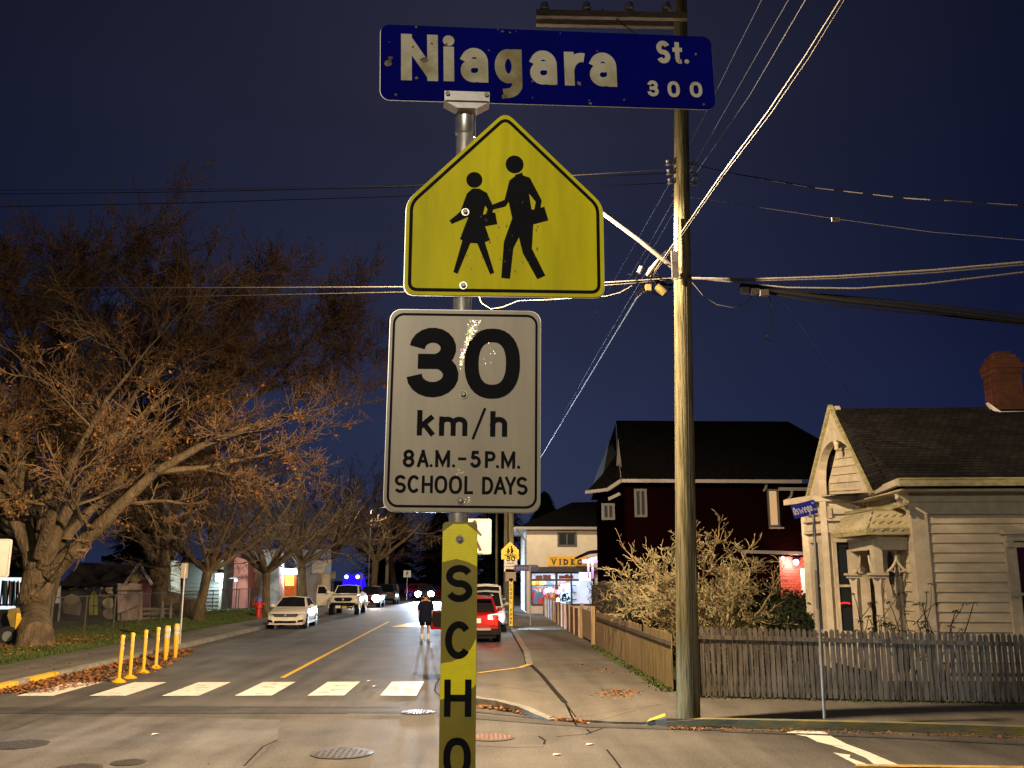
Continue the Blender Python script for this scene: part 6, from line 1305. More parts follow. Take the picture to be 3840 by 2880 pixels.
paint('line', (.012, .012, .014), [ell(416, 2212, 10, 4), [(338, 2270), (366, 2270), (366, 2273), (338, 2273)], [(350, 2222), (353, 2222), (353, 2305), (350, 2305)]])
bf = thing('board_panel', S(487, 2335, YH-1.2), 'pale wide wooden board panel standing in front of the shed', 'panel'); b = MB()
for k in range(5): x_ = 441+k*18.5; b.prism([q(x_, 2334, YH-1.2), q(x_+18, 2331, YH-1.2), q(x_+18, 2187+rng.uniform(-3, 3), YH-1.2), q(x_, 2188+rng.uniform(-3, 3), YH-1.2)], (0, .05, 0))
b.build('boards', mat('board_pale', (.42, .34, .31), .85, col2=(.26, .18, .15), scale=3, stretch=(3, 3, .4)), bf)
b = MB(); b.box(q(488, 2215, YH-1.25), (1.4, .05, .09)); b.build('rail', M_RAIL, bf)
pg = thing('potted_grass', q(505, 2180, YH-.9), 'spiky pale plant above the board panel', 'plant'); b = MB()
for k in range(40): a = rng.uniform(-1.1, 1.1); p = q(505+rng.uniform(-6, 6), 2188, YH-.9); b.add([p-Vector((.03, 0, 0)), p+Vector((.03, 0, 0)), p+Vector((math.sin(a)*.6, rng.uniform(-.2, .2), math.cos(a)*.65))], [(0, 1, 2)])
b.build('leaves', mat('spiky', (.20, .18, .09), .8), pg)
rw = thing('log_rail_fence', q(570, 2300, YH+2), 'rough horizontal log rails right of the board panel', 'fence'); 
for y_ in (2285, 2303, 2320): MB().tube([q(532, y_, YH-1), q(645, y_+rng.uniform(-4, 4), YH+3)], .09, 7).build('rail', M_CROSS, rw)
for x_ in (560, 610, 640): MB().tube([q(x_, 2325, YH+1), q(x_, 2255, YH+1)], .07, 7).build('post', mat('post_grey', (.25, .22, .18), .85), rw)
# pale house behind the shed
M_SIDE = mat('pale_siding', (.22, .19, .16), .8, .12, 2)
ph = thing('pale_house', S(580, 2300, 66), 'pale gabled house wall showing between the shed and the dark evergreen', 'house'); b = MB(); b.prism([S(530, 2310, 66), S(640, 2310, 66), S(640, 2102, 66), S(530, 2102, 66)], (0, 3, 0)); b.build('wall', M_SIDE, ph)
b = MB(); b.add([S(380, 2105, 66), S(648, 2105, 65.5), S(640, 2085, 68), S(380, 2085, 68)], [(0, 1, 2, 3)]); b.build('roof', M_BLACKR, ph); MB().beam(S(385, 2104, 65.5), S(488, 2104, 65.5), .1, .12).build('gutter', M_WHT, ph)
flatwin(585, 2170, 615, 2260, 65.9, ph, M_GLASSD, .12); flatwin(622, 2170, 634, 2260, 65.9, ph, M_GLASSD, .10, M_WHT, False)
# school: grey clapboard wing with a flood lamp, pink and pale walls, orange canopy entry
sch = thing('school_building', S(900, 2290, 72), 'long school building with grey clapboard, pink and pale walls behind the lawn', 'school')
b = MB(); z0_, z1_ = .2, S(760, 2100, 68).z; xa, xb = S(690, 2200, 68).x, S(832, 2200, 68).x; zz = z0_
b.prism([(xa, 68.05, 0), (xb, 68.05, 0), (xb, 74, 0), (xa, 74, 0)], (0, 0, z1_))
while zz < z1_-.2: b.add([(xa, 67.98, zz), (xb, 67.98, zz), (xb, 68.045, zz+.24), (xa, 68.045, zz+.24), (xa, 68.05, zz), (xb, 68.05, zz)], [(0, 1, 2, 3), (0, 4, 5, 1)]); zz += .25
b.build('clapboard_wall', mat('grey_clapboard', (.06, .064, .066), .75, .1, 2), sch)
b = MB(); b.box((xb-.05, 67.96, z1_*.45), (.18, .08, z1_*.9)); b.build('corner_trim', M_WHT, sch)
b = MB(); b.add([S(685, 2102, 67.5), S(836, 2150, 67.5), S(836, 2120, 71), S(685, 2080, 71)], [(0, 1, 2, 3)]); b.build('roof', M_BLACKR, sch)
b = MB(); Ym = 71.0; P = [S(775, 2292, Ym), S(930, 2292, Ym), S(930, 2110, Ym)]+[S(930-k*13, 2110-38*math.sin((k+1)/13*math.pi*.5+.1), Ym) for k in range(6)]+[S(838, 2072, Ym), S(775, 2066, Ym)]; b.prism(P, (0, 2, 0)); b.build('pink_wall', mat('pink_paint', (.46, .17, .14), .8, col2=(.34, .12, .12), scale=.8), sch)
b = MB(); b.prism([S(925, 2292, 73), S(1045, 2292, 73), S(1045, 2060, 73), S(838, 2060, 73), S(838, 2100, 73), S(925, 2120, 73)], (0, 2, 0)); b.build('pale_wall', mat('bluish_wall', (.34, .35, .40), .8, .15, 1), sch)
b = MB()
for x_ in (941, 958, 968, 984): b.box(S(x_, 2210, 72.9), (.18, .06, 2.6))
b.build('window_frames', mat('frame_tan', (.30, .20, .16), .7), sch)
b = MB(); b.prism([S(1030, 2260, 76), S(1112, 2260, 76), S(1112, 2145, 76), S(1030, 2145, 76)], (0, .3, 0)); b.build('entry_wall', mat('entry_brown', (.28, .10, .03), .7, .2, 2), sch)
b = MB(); b.prism([S(1105, 2270, 80), S(1240, 2270, 80), S(1240, 2060, 80), S(1105, 2060, 80)], (0, .3, 0)); b.build('pale_wall', mat('far_wall', (.36, .35, .36), .8, .15, 1), sch)
b = MB(); b.prism([S(1205, 2260, 79.5), S(1236, 2260, 79.5), S(1236, 2152, 79.5), S(1205, 2152, 79.5)], (0, .2, 0)); b.prism([S(1170, 2150, 79.4), S(1240, 2150, 79.4), S(1240, 2100, 79.4), S(1170, 2100, 79.4)], (0, .2, 0)); b.build('cream_panel', mat('cream_panel', (.52, .44, .30), .8, .1, 2), sch)
b = MB(); b.prism([S(1222, 2151, 79.2), S(1239, 2151, 79.2), S(1239, 2119, 79.2), S(1222, 2119, 79.2)], (0, .1, 0)); b.build('blue_notice', mat('notice_blue', (.20, .32, .45), .6), sch)
b = MB(); b.prism([S(1196, 2262, 79.2), S(1203, 2262, 79.2), S(1203, 2150, 79.2), S(1196, 2150, 79.2)], (0, .1, 0)); b.prism([S(1186, 2262, 79.2), S(1190, 2262, 79.2), S(1190, 2150, 79.2), S(1186, 2150, 79.2)], (0, .1, 0)); b.build('door_post', MATS['frame_tan'], sch)
fl = thing('flood_lamp', S(822, 2165, 67.7), 'glaring white flood lamp on the grey clapboard wall', 'lamp'); c = S(822, 2166, 67.6); MB().box(c, (.42, .25, .50)).build('housing', glow('flood_white', (.86, 1, .93), 30), fl); MB().box(c+Vector((0, .2, 0)), (.2, .3, .2)).build('bracket', M_INK, fl)
lamp_light('flood_light', c+Vector((.25, -.55, -.1)), 900, (.82, 1, .90), False, .2)
cp_ = thing('lit_canopy', S(1075, 2142, 75), 'blue white strip light over the orange lit school entry', 'canopy'); MB().box(S(1076, 2142, 75.3), (1.5, .6, .48)).build('light_strip', glow('strip_white', (.62, .74, 1), 9), cp_)
og = MB()
for y_ in (2164, 2179, 2190): og.box(S(1086, y_, 75.6), (.62, .2, .24))
tag(og.build('orange_lamps', glow('orange_glow', (1, .36, .04), 7), None, S(1086, 2180, 75.6)), 'stack of glowing orange lamps under the school canopy', 'lamp')
lamp_light('entry_light', S(1080, 2175, 75.0), 120, (1, .45, .12), False, .2); lamp_light('strip_light', S(1076, 2130, 74.6), 170, (.65, .72, 1), False, .3)
MB_ = MB(); MB_.ball(S(1022, 2137, 74), .14, 10, 6); tag(MB_.build('globe_lamp', glow('globe_white', (.75, .8, 1), 8), None, S(1022, 2137, 74)), 'tiny bluish globe lamp left of the school canopy', 'lamp')
ul = thing('path_lamp', Vector((S(880, 2280, 69).x, 69, KZ)), 'unlit park lamp with a wide flat hood before the pink wall', 'lamp'); u0 = Vector((S(880, 2280, 69).x, 69, KZ)); zt_ = S(880, 2165, 69).z
MB().tube([u0, Vector((u0.x, u0.y, zt_-.2))], .09, 10).build('pole', mat('pole_maroon', (.10, .03, .035), .6), ul); MB().lathe((u0.x, u0.y, zt_-.3), [(.12, 0), (.16, .15), (.12, .2)], 12).build('lantern', mat('lantern_pale', (.5, .48, .55), .4), ul); MB().lathe((u0.x, u0.y, zt_-.1), [(.55, 0), (.50, .05), (.1, .14)], 14).build('hood', mat('hood_grey', (.16, .15, .18), .5), ul)
# deep blue floodlit panel
bl = thing('blue_light_arch', Vector((S(1325, 2250, 112).x, 112, 0)), 'deep blue glowing arch beyond the parked pickup', 'light display'); P = [S(1280, 2275, 112), S(1370, 2275, 112), S(1372, 2200, 112), S(1362, 2160, 112), S(1352, 2146, 112), S(1338, 2150, 112), S(1318, 2160, 112), S(1302, 2150, 112), S(1288, 2164, 112), S(1282, 2200, 112)]; b = MB(); b.prism(P, (0, .8, 0)); b.build('panel', glow('deep_blue', (.02, .006, 1.0), 1.5), bl)
for x_ in (1299, 1341): MB().ball(S(x_, 2163, 111.4), .22, 10, 6).build('lamp', glow('blue_lamp', (.25, .35, 1), 12), bl)
lamp_light('blue_light', S(1322, 2200, 109), 260, (.08, .04, 1), False, .4)
# hydrant
hy = thing('fire_hydrant', G(968, 2318, KZ), 'red fire hydrant with a blue cap beside the white sedan', 'hydrant'); c = G(968, 2318, KZ); k_ = 1.75
MB().lathe(c, [(r_*k_, z_*k_) for r_, z_ in [(.13, 0), (.13, .04), (.09, .06), (.09, .30), (.115, .32), (.115, .38), (.10, .40), (.10, .52)]], 14).build('barrel', mat('hydrant_red', (.48, .02, .02), .45, .1, 5), hy)
MB().lathe(c, [(r_*k_, z_*k_) for r_, z_ in [(.115, .52), (.115, .55), (.08, .63), (.03, .67), (.03, .70)]], 14).build('bonnet', mat('hydrant_blue', (.10, .09, .42), .45), hy)
for d_ in ((1, 0), (-1, 0), (0, -1)): a_ = c+Vector((d_[0]*.08*k_, d_[1]*.08*k_, .44*k_)); MB().cyl(a_, a_+Vector((d_[0]*.09*k_, d_[1]*.09*k_, 0)), .055*k_, 10).build('outlet', MATS['hydrant_red'], hy)
# lit kiosk with shelves at the left edge, dark vehicle and yellow sack
kx = thing('lit_kiosk', S(40, 2290, 39), 'bright white kiosk window of coloured shelves at the left edge', 'kiosk'); q = lambda x, y, Y=39: S(x, y, Y)
b = MB(); b.prism([q(-180, 2300), q(80, 2298), q(86, 2215), q(78, 2180), q(60, 2166), q(-180, 2164)], (0, 1.2, 0)); b.build('panel', glow('kiosk_white', (.86, .92, 1), 1.1), kx)
for k, (x_, w_, nm) in enumerate(((8, 10, 'blue'), (19, 9, 'gold'), (33, 7, 'cream'), (41, 8, 'red'), (50, 6, 'teal'), (58, 6, 'cream'), (66, 5, 'orange'), (74, 4, 'blue'), (-16, 9, 'red'), (-34, 9, 'teal'))):
    MB().prism([q(x_, 2268, 38.95), q(x_+w_, 2268, 38.95), q(x_+w_, 2178+k, 38.95), q(x_, 2176+k, 38.95)], (0, .03, 0)).build('poster', MATS['stock_'+nm], kx)
b = MB()
for x_ in (5, 30, 48, 63): b.box(q(x_, 2225, 38.9), (.05, .04, 1.0))
b.box(q(-40, 2296, 38.9), (2.8, .05, .12)); b.build('frame', M_INK, kx)
pn = thing('notice_board', q(208, 2235, 50), 'pale grey notice board between the oak trunk and the shed', 'notice board'); b = MB(); b.prism([q(170, 2262, 50), q(224, 2262, 50), q(227, 2196, 50), q(170, 2196, 50)], (0, .08, 0)); b.build('board', mat('board_grey', (.42, .44, .52), .7, .1, 2), pn); b = MB(); b.box(q(222, 2300, 50), (.08, .08, 1.2)); b.box(q(180, 2300, 50), (.08, .08, 1.2)); b.build('post', M_GALV, pn)
dv_ = thing('cargo_trailer', q(-20, 2390, 33), 'black cargo trailer with a wheel cut off by the left edge', 'trailer'); q = lambda x, y, Y=33: S(x, y, Y)
b = MB(); b.prism([q(-160, 2395), q(62, 2395), q(72, 2310), q(70, 2290), q(-160, 2290)], (0, 1.4, 0)); b.build('body', mat('trailer_black', (.010, .010, .011), .5), dv_)
b = MB(); b.tube([q(-160, 2270, 32.9), q(85, 2268, 32.9)], .03, 8); b.tube([q(66, 2300, 32.9), q(68, 2240, 32.9)], .06, 8); b.tube([q(84, 2268, 32.9), q(82, 2330, 32.9)], .025, 8); b.build('rail', M_INK, dv_)
wc = q(40, 2385, 32.8); b = MB(); b.tube([wc, wc-Vector((0, .22, 0))], .33, 20); w_ = b.build('wheel', mat('tyre', (.012, .012, .012), .8), dv_); MB().cyl(wc-Vector((0, .2, 0)), wc-Vector((0, .235, 0)), .17, 16).build('rim', M_STEEL, w_)
sk = tag(MB().prism([q(27, 2310, 32.6), q(34, 2283, 32.6), q(60, 2280, 32.6), q(66, 2320, 32.6), q(71, 2358, 32.6), q(42, 2362, 32.6), q(34, 2330, 32.6)][::-1], (0, .25, 0)).build('sack', mat('sack_olive', (.24, .18, .03), .7, col2=(.16, .12, .02), scale=4, bump=.4), None, q(50, 2320, 32.6)), 'olive yellow sack hanging off the black trailer', 'sack')
tag(MB().prism([q(56, 2361, 32.55), q(71, 2358, 32.55), q(66, 2322, 32.55), q(62, 2300, 32.55)], (0, .28, 0)).build('sack_edge', mat('sack_bright', (.75, .45, .03), .6), sk, None), None, None)
# ------------------------------------------------------------------ vehicles (built nose toward -Y)
M_TYRE = MATS['tyre']; M_RIM = mat('wheel_rim', (.35, .35, .35), .35, metal=.8)
M_BLK = mat('black_plastic', (.010, .010, .011), .75, spec=.08)
M_CGLASS = pane('car_glass', (.010, .011, .013), 0, .05)
M_PLATE = mat('number_plate', (.62, .60, .60), .5)
M_LENS = mat('headlight_lens', (.50, .52, .55), .08, spec=.8)
M_REDL = mat('tail_lens', (.35, .01, .01), .2)
def car(name, label, cat, loc, rz, col_m, D, parts):
    L, Wd, H_ = D['L'], D['W'], D['H']; t = thing(name, (0, 0, 0), label, cat, 'vehicles on the street'); hw = Wd/2
    st = D['st']      # (y, half width factor, z bottom, z belt/top)
    b = MB(); n = 14; vs = []
    for y, wf, zb, zt in st:
        w = hw*wf; hz = zt-zb
        half = [(w*.70, zb), (w*.93, zb+.03*hz), (w*.985, zb+.20*hz), (w, zb+.45*hz), (w*.985, zb+.72*hz), (w*.93, zb+.93*hz), (w*.80, zt)]
        vs += [(x, y, z) for x, z in half]+[(-x, y, z) for x, z in half[::-1]]
    m = len(st); fs = [(i*n+k, (i+1)*n+k, (i+1)*n+(k+1) % n, i*n+(k+1) % n) for i in range(m-1) for k in range(n)]
    b.add(vs, fs, True); b.add(vs[:n], [tuple(range(n))]); b.add(vs[-n:], [tuple(range(n))[::-1]]); body = b.build('body', col_m, t)
    y0, y1, y2, y3, zbelt, zr, wb, wr = D['cab']   # windscreen base, roof front, roof rear, rear screen base
    c = MB(); cr_ = [(-wb, y0, zbelt), (-wr, y1, zr-.02), (-wr, y2, zr-.03), (-wb, y3, zbelt)]; mid = [(0, y0-.06, zbelt), (0, y1-.02, zr+.03), (0, y2, zr+.02), (0, y3+.04, zbelt)]; rt_ = [(-x, y, z) for x, y, z in cr_]
    c.add(cr_+mid+rt_, [(0, 4, 5, 1), (4, 8, 9, 5), (1, 5, 6, 2), (5, 9, 10, 6), (2, 6, 7, 3), (6, 10, 11, 7), (0, 1, 2, 3), (8, 11, 10, 9)], False); c.build('cabin', col_m, t)
    lerp = lambda a, c_, u: Vector(a).lerp(Vector(c_), u)
    def inset(q, mx_, mz0, mz1, off, nm, m_=M_CGLASS):
        a, b2, c2, d2 = q; e = (Vector(b2)-Vector(a)).cross(Vector(d2)-Vector(a)).normalized(); ctr = (Vector(a)+Vector(c2))/2
        if e.dot(ctr-Vector((0, (y0+y3)/2, zbelt*.9))) < 0: e = -e
        P = lambda u, v: lerp(lerp(a, b2, u), lerp(d2, c2, u), v)+e*off
        return MB().add([P(mx_, mz0), P(1-mx_, mz0), P(1-mx_, mz1), P(mx_, mz1)], [(0, 1, 2, 3)]).build(nm, m_, t)
    for s_ in (1, -1):
        inset((mid[0], rt_[0] if s_ > 0 else cr_[0], rt_[1] if s_ > 0 else cr_[1], mid[1]), .0, .06, .93, .008, 'windscreen') if False else None
    w = MB(); f8 = .008
    def pan(a, b2, c2, d2): 
        e = (Vector(b2)-Vector(a)).cross(Vector(d2)-Vector(a)).normalized(); return [Vector(p)+e*f8 for p in (a, b2, c2, d2)], e
    for (A4, nm, sgn) in (((cr_[0], mid[0], rt_[0], cr_[1], mid[1], rt_[1]), 'windscreen', -1), ((cr_[3], mid[3], rt_[3], cr_[2], mid[2], rt_[2]), 'rear_window', 1)):
        a, m0, b2, a1, m1, b1 = A4; g = MB(); off = Vector((0, sgn*.012, .010))
        q = lambda p, pt, u, v, mm, mt: lerp(lerp(p, mm, u), lerp(pt, mt, u), v)+off
        g.add([q(a, a1, .10, .05, m0, m1), q(a, a1, 1, .05, m0, m1), q(a, a1, 1, .93, m0, m1), q(a, a1, .10, .93, m0, m1)], [(0, 1, 2, 3)]); g.add([q(b2, b1, 1, .05, m0, m1), q(b2, b1, .10, .05, m0, m1), q(b2, b1, .10, .93, m0, m1), q(b2, b1, 1, .93, m0, m1)], [(0, 1, 2, 3)]); g.build(nm, M_CGLASS, t)
    for s_ in (1, -1):
        A_ = Vector((s_*wb, y0, zbelt)); B_ = Vector((s_*wr, y1, zr-.02)); C_ = Vector((s_*wr, y2, zr-.03)); D_ = Vector((s_*wb, y3, zbelt)); o_ = Vector((s_*.010, 0, .004))
        for u0, u1 in D.get('side', ((.08, .50), (.54, .94))):
            lo_ = lambda u: A_.lerp(D_, u).lerp(B_.lerp(C_, min(1, max(0, (u-.12)*1.3))), .05)+o_
            hi_ = lambda u: A_.lerp(D_, u).lerp(B_.lerp(C_, min(1, max(0, (u-.0)*1.0))), .90)+o_
            MB().add([lo_(u0), lo_(u1), hi_(u1 if u1 < .9 else u1-.06), hi_(u0 if u0 > .1 else u0+.06)], [(0, 1, 2, 3)]).build('side_window', M_CGLASS, t)
    R_ = D['R']
    for y_ in D['wy']:
        for s_ in (1, -1):
            x_ = s_*(hw-.10); ar = MB(); ar.cyl((s_*(hw-.30), y_, R_*1.02), (s_*(hw+.004), y_, R_*1.02), R_*1.17, 20); ar.build('wheel_arch', M_BLK, t)
            wv = MB(); wv.tube([(x_-s_*.12, y_, R_), (x_-s_*.10, y_, R_), (x_+s_*.095, y_, R_), (x_+s_*.115, y_, R_)], [R_*.86, R_, R_, R_*.88], 22); wh = wv.build('wheel', M_TYRE, t)
            rm = MB(); rm.cyl((x_+s_*.10, y_, R_), (x_+s_*.122, y_, R_), R_*.64, 18); rm.build('rim', M_RIM, wh)
            sp_ = MB()
            for k in range(5): a_ = k*1.2566; sp_.box((x_+s_*.124, y_+math.cos(a_)*R_*.42, R_+math.sin(a_)*R_*.42), (.006, R_*.16, R_*.34), M=Matrix.Rotation(a_-math.pi/2, 3, 'X'))
            sp_.build('spoke_gap', M_BLK, wh)
    dseam = MB()
    for s_ in (1, -1):
        for y_ in D.get('seam', (-.80, .22, 1.08)): dseam.box((s_*(hw-.002), y_, (D['R']+zbelt)/2+.06), (.012, .012, (zbelt-D['R'])*.72))
        for y_ in (-.02, .85): dseam.box((s_*(hw+.004), y_, zbelt-.14), (.03, .16, .025))
    dseam.build('door_seams', M_BLK, t)
    for s_ in (1, -1):
        mr_ = MB(); mr_.ball((s_*(wb+.16), y0+.42, zbelt+.07), .10, 10, 6, (1.1, .7, .75)); mr_.tube([(s_*(wb-.02), y0+.42, zbelt+.02), (s_*(wb+.12), y0+.42, zbelt+.04)], .03, 6); mr_.build('wing_mirror', col_m, t)
        hl = MB(); hl.tube([(s_*(hw*.985), 0, 0)], .01) if False else None
    parts(t, hw)
    t.location = loc; t.rotation_euler = (0, 0, rz); return t
M_CWHITE = mat('car_white', (.74, .68, .58), .25, .03, 4, coat=.5)
SED = dict(L=4.66, W=1.80, H=1.44, R=.325, wy=(-1.42, 1.26), st=[(-2.30, .72, .30, .66), (-2.20, .90, .22, .74), (-1.9, .97, .20, .82), (-1.4, 1.0, .20, .90), (-.9, 1.0, .20, .97), (.6, 1.0, .20, .99), (1.5, .99, .22, 1.01), (2.0, .95, .25, 1.02), (2.3, .82, .32, .96)], cab=(-1.02, -.15, 1.0, 1.92, .96, 1.44, .78, .56), side=((.14, .47), (.50, .86)))
def sedan_parts(t, hw):
    g = MB(); g.prism([(-.62, -2.315, .70), (-.50, -2.33, .56), (.50, -2.33, .56), (.62, -2.315, .70)], (0, .06, 0)); gr_ = g.build('grille', M_BLK, t); g = MB()
    for z in (.60, .65): g.box((0, -2.335, z), (1.05, .012, .012))
    g.build('chrome_bar', M_RIM, gr_); MB().tube([(0, -2.345, .64), (0, -2.33, .64)], .055, 14).build('round_emblem', M_RIM, gr_)
    for s_ in (1, -1):
        MB().prism([(s_*.60, -2.30, .60), (s_*.60, -2.31, .71), (s_*.84, -2.10, .75), (s_*.86, -2.06, .64)], (0, -.05, 0)).build('headlight', M_LENS, t)
        MB().prism([(s_*.56, -2.33, .32), (s_*.60, -2.33, .42), (s_*.82, -2.20, .44), (s_*.82, -2.20, .34)], (0, -.04, 0)).build('fog_vent', M_BLK, t)
    MB().box((0, -2.335, .34), (1.0, .03, .10)).build('lower_intake', M_BLK, t); MB().box((0, -2.36, .46), (.30, .02, .15)).build('number_plate', M_PLATE, t)
    g = MB(); g.prism([(-.80, -2.28, .20), (.80, -2.28, .20), (.72, -2.38, .22), (-.72, -2.38, .22)], (0, 0, .05)); g.build('splitter', M_CWHITE, t)
    for s_ in (1, -1): MB().box((s_*(hw+.004), .1, .28), (.02, 2.2, .10)).build('sill', M_CWHITE, t)
car('parked_car', 'white sedan parked facing us at the left kerb', 'car', (-9.12, 47.2, 0), R(1.5), M_CWHITE, SED, sedan_parts)
PKD = dict(L=5.4, W=1.92, H=1.85, R=.42, wy=(-1.72, 1.75), st=[(-2.62, .80, .75, 1.10), (-2.52, .94, .70, 1.20), (-2.2, 1.0, .62, 1.26), (-1.2, 1.0, .60, 1.31), (-.9, 1.0, .55, 1.32), (.9, 1.0, .55, 1.32), (1.0, 1.0, .55, 1.32), (2.6, .99, .60, 1.32), (2.7, .95, .66, 1.28)], cab=(-1.15, -.45, .75, 1.05, 1.30, 1.86, .84, .70), side=((.10, .50), (.54, .92)))
def pick_parts(t, hw):
    g = MB(); g.prism([(-.50, -2.67, 1.10), (-.60, -2.68, 1.0), (-.45, -2.69, .86), (.45, -2.69, .86), (.60, -2.68, 1.0), (.50, -2.67, 1.10)], (0, .08, 0)); gr_ = g.build('grille', M_BLK, t); MB().tube([(0, -2.70, .98), (0, -2.685, .98)], .07, 12).build('round_emblem', M_RIM, gr_)
    g = MB(); g.stroke = None; P = [(-.56, -2.695, 1.13), (-.68, -2.70, 1.0), (-.50, -2.71, .82), (.50, -2.71, .82), (.68, -2.70, 1.0), (.56, -2.695, 1.13)]
    g.tube([Vector(p) for p in P+P[:1]], .035, 6); g.build('grille_surround', M_CWHITE, t)
    for s_ in (1, -1): MB().prism([(s_*.66, -2.64, 1.00), (s_*.62, -2.64, 1.13), (s_*.88, -2.54, 1.16), (s_*.90, -2.50, 1.02)], (0, -.05, 0)).build('headlight', M_LENS, t)
    MB().box((0, -2.60, .70), (1.5, .24, .16)).build('bumper', M_BLK, t); MB().box((-.30, -2.74, .52), (.32, .02, .16)).build('number_plate', M_PLATE, t); MB().box((.10, -2.72, .50), (.30, .03, .15)).build('tow_plate', mat('tow_yellow', (.42, .30, .05), .6), t); g = MB(); g.tube([(.25, -2.7, .5), (.62, -2.7, .45)], .05, 8); g.box((0, -2.4, .58), (1.2, .2, .08)); g.build('winch_bar', M_BLK, t)
    MB().box((0, -1.75, 1.335), (.6, .7, .05)).build('hood_scoop', M_CWHITE, t); MB().box((0, -2.05, 1.35), (.45, .02, .03)).build('scoop_mouth', M_BLK, t)
    for s_ in (1, -1):
        for y_ in (-1.72, 1.75): MB().tube([(s_*(hw+.02), y_+.52*math.cos(a_*.35), .42+.52*math.sin(a_*.35)) for a_ in range(0, 10)], .05, 6).build('fender_flare', M_CWHITE, t)
    MB().box((0, 1.85, 1.20), (1.55, 1.5, .06)).build('bed', M_BLK, t)
    d_ = MB(); hx, hy = -hw, -1.0   # kerb-side door swung wide open
    u = Vector((-.97, .26, 0)).normalized()
    q = [Vector((hx, hy, .55)), Vector((hx, hy, 1.32)), Vector((hx, hy, 1.32))+u*.12+Vector((0, 0, .0)), Vector((hx, hy, 1.84))+u*.55, Vector((hx, hy, 1.84))+u*1.02, Vector((hx, hy, 1.30))+u*1.12, Vector((hx, hy, .55))+u*1.08]
    d_.prism(q, (0.02, .06, 0)); dd = d_.build('open_door', M_CWHITE, t); n_ = Vector((.0, -.012, 0))
    MB().add([p+n_ for p in (q[2]+u*.06+Vector((0, 0, .02)), q[3]+u*.03-Vector((0, 0, .06)), q[4]-u*.05-Vector((0, 0, .06)), q[5]-u*.08+Vector((0, 0, .02)))], [(0, 1, 2, 3)]).build('side_window', M_CGLASS, dd)
    MB().ball(q[1]+u*.25+Vector((0, -.14, .10)), .12, 10, 6, (1.1, .6, .9)).build('wing_mirror', M_CWHITE, dd)
car('pickup_truck', 'raised white pickup with its kerb side door wide open', 'pickup', (-8.85, 64.4, 0), R(.5), M_CWHITE, PKD, pick_parts)
SUV = dict(L=4.55, W=1.84, H=1.66, R=.355, wy=(-1.38, 1.32), st=[(-2.25, .75, .32, .80), (-2.12, .93, .26, .90), (-1.7, 1.0, .26, .98), (-1.0, 1.0, .26, 1.05), (1.2, 1.0, .28, 1.08), (1.9, .99, .30, 1.10), (2.15, .96, .34, 1.08), (2.27, .88, .40, .98)], cab=(-1.05, -.35, 1.55, 2.15, 1.05, 1.66, .80, .62), side=((.10, .40), (.43, .72), (.75, .93)))
M_CRED = mat('car_red', (.24, .006, .007), .22, .05, 3, coat=.6)
def suv_parts(t, hw):
    b = MB(); b.prism([(-hw*.93, 2.22, .30), (hw*.93, 2.22, .30), (hw*.97, 2.12, .62), (-hw*.97, 2.12, .62)], (0, .12, 0)); b.build('bumper', M_BLK, t); MB().box((0, 2.20, .24), (1.5, .12, .12)).build('underside', M_BLK, t)
    MB().box((0, 2.36, .50), (1.1, .05, .08)).build('bumper_trim', M_BOLT, t); MB().box((0, 2.30, .80), (.36, .03, .17)).build('number_plate', M_PLATE, t)
    for s_ in (1, -1):
        b = MB(); b.prism([(s_*.44, 2.30, .85), (s_*.44, 2.28, 1.0), (s_*.86, 2.16, 1.06), (s_*.91, 2.05, 1.0), (s_*.88, 2.15, .83)], (0, .035, 0)); b.build('tail_light', glow('brake_glow', (1, .10, .06), 36), t)
        MB().box((s_*.66, 2.35, .66), (.26, .03, .035)).build('reflector', M_REDL, t)
    MB().box((0, 2.16, 1.62), (1.15, .20, .05)).build('spoiler', M_CRED, t)
    for s_ in (1, -1): MB().tube([(s_*.60, -.2, 1.70), (s_*.62, 1.4, 1.69)], .025, 6).build('roof_rail', M_RIM, t)
    u = Vector((-.96, -.28, 0)).normalized(); u = Vector((.93, .36, 0)).normalized()   # driver's door open (car is turned round, so this swings to the left of the picture)
    hx, hy = hw, -.98; q = [Vector((hx, hy, .32)), Vector((hx, hy, 1.06)), Vector((hx, hy, 1.07))+u*.10, Vector((hx, hy, 1.60))+u*.50, Vector((hx, hy, 1.62))+u*.95, Vector((hx, hy, 1.06))+u*1.04, Vector((hx, hy, .70))+u*1.06, Vector((hx, hy, .34))+u*.90]
    fr_ = MB(); fr_.prism([q[0], q[1], q[5], q[6], q[7]], (-.03, .07, 0)); dd = fr_.build('open_door', M_CRED, t)
    MB().prism([p+Vector((-.035, .075, 0)) for p in (q[0]+Vector((.1, .03, .08)), q[1]+Vector((.08, .03, -.06)), q[5]-u*.10-Vector((0, 0, .06)), q[6]-u*.12, q[7]-u*.08+Vector((0, 0, .1)))], (-.01, .02, 0)).build('door_panel', M_BLK, dd)
    f2 = MB(); f2.tube([q[2], q[3], q[4], q[5]], .03, 6); f2.build('window_frame', M_BLK, dd)
    MB().add([q[2]+Vector((0, .03, 0)), q[3]+Vector((0, .03, 0)), q[4]+Vector((0, .03, 0)), q[5]+Vector((0, .03, 0))], [(0, 1, 2, 3)]).build('side_window', pane('clear_glass', (.02, .02, .02), .88), dd)
car('red_suv', 'red SUV seen from behind with glowing brake lights and open driver door', 'car', (-.18, 37.6, 0), math.pi+R(.5), M_CRED, SUV, suv_parts)
lamp_light('brake_light', Vector((.45, 34.95, .95)), 22, (1, .05, .03), False, .15)
M_CSILV = mat('car_silver', (.45, .44, .45), .3, .04, 4, coat=.5)
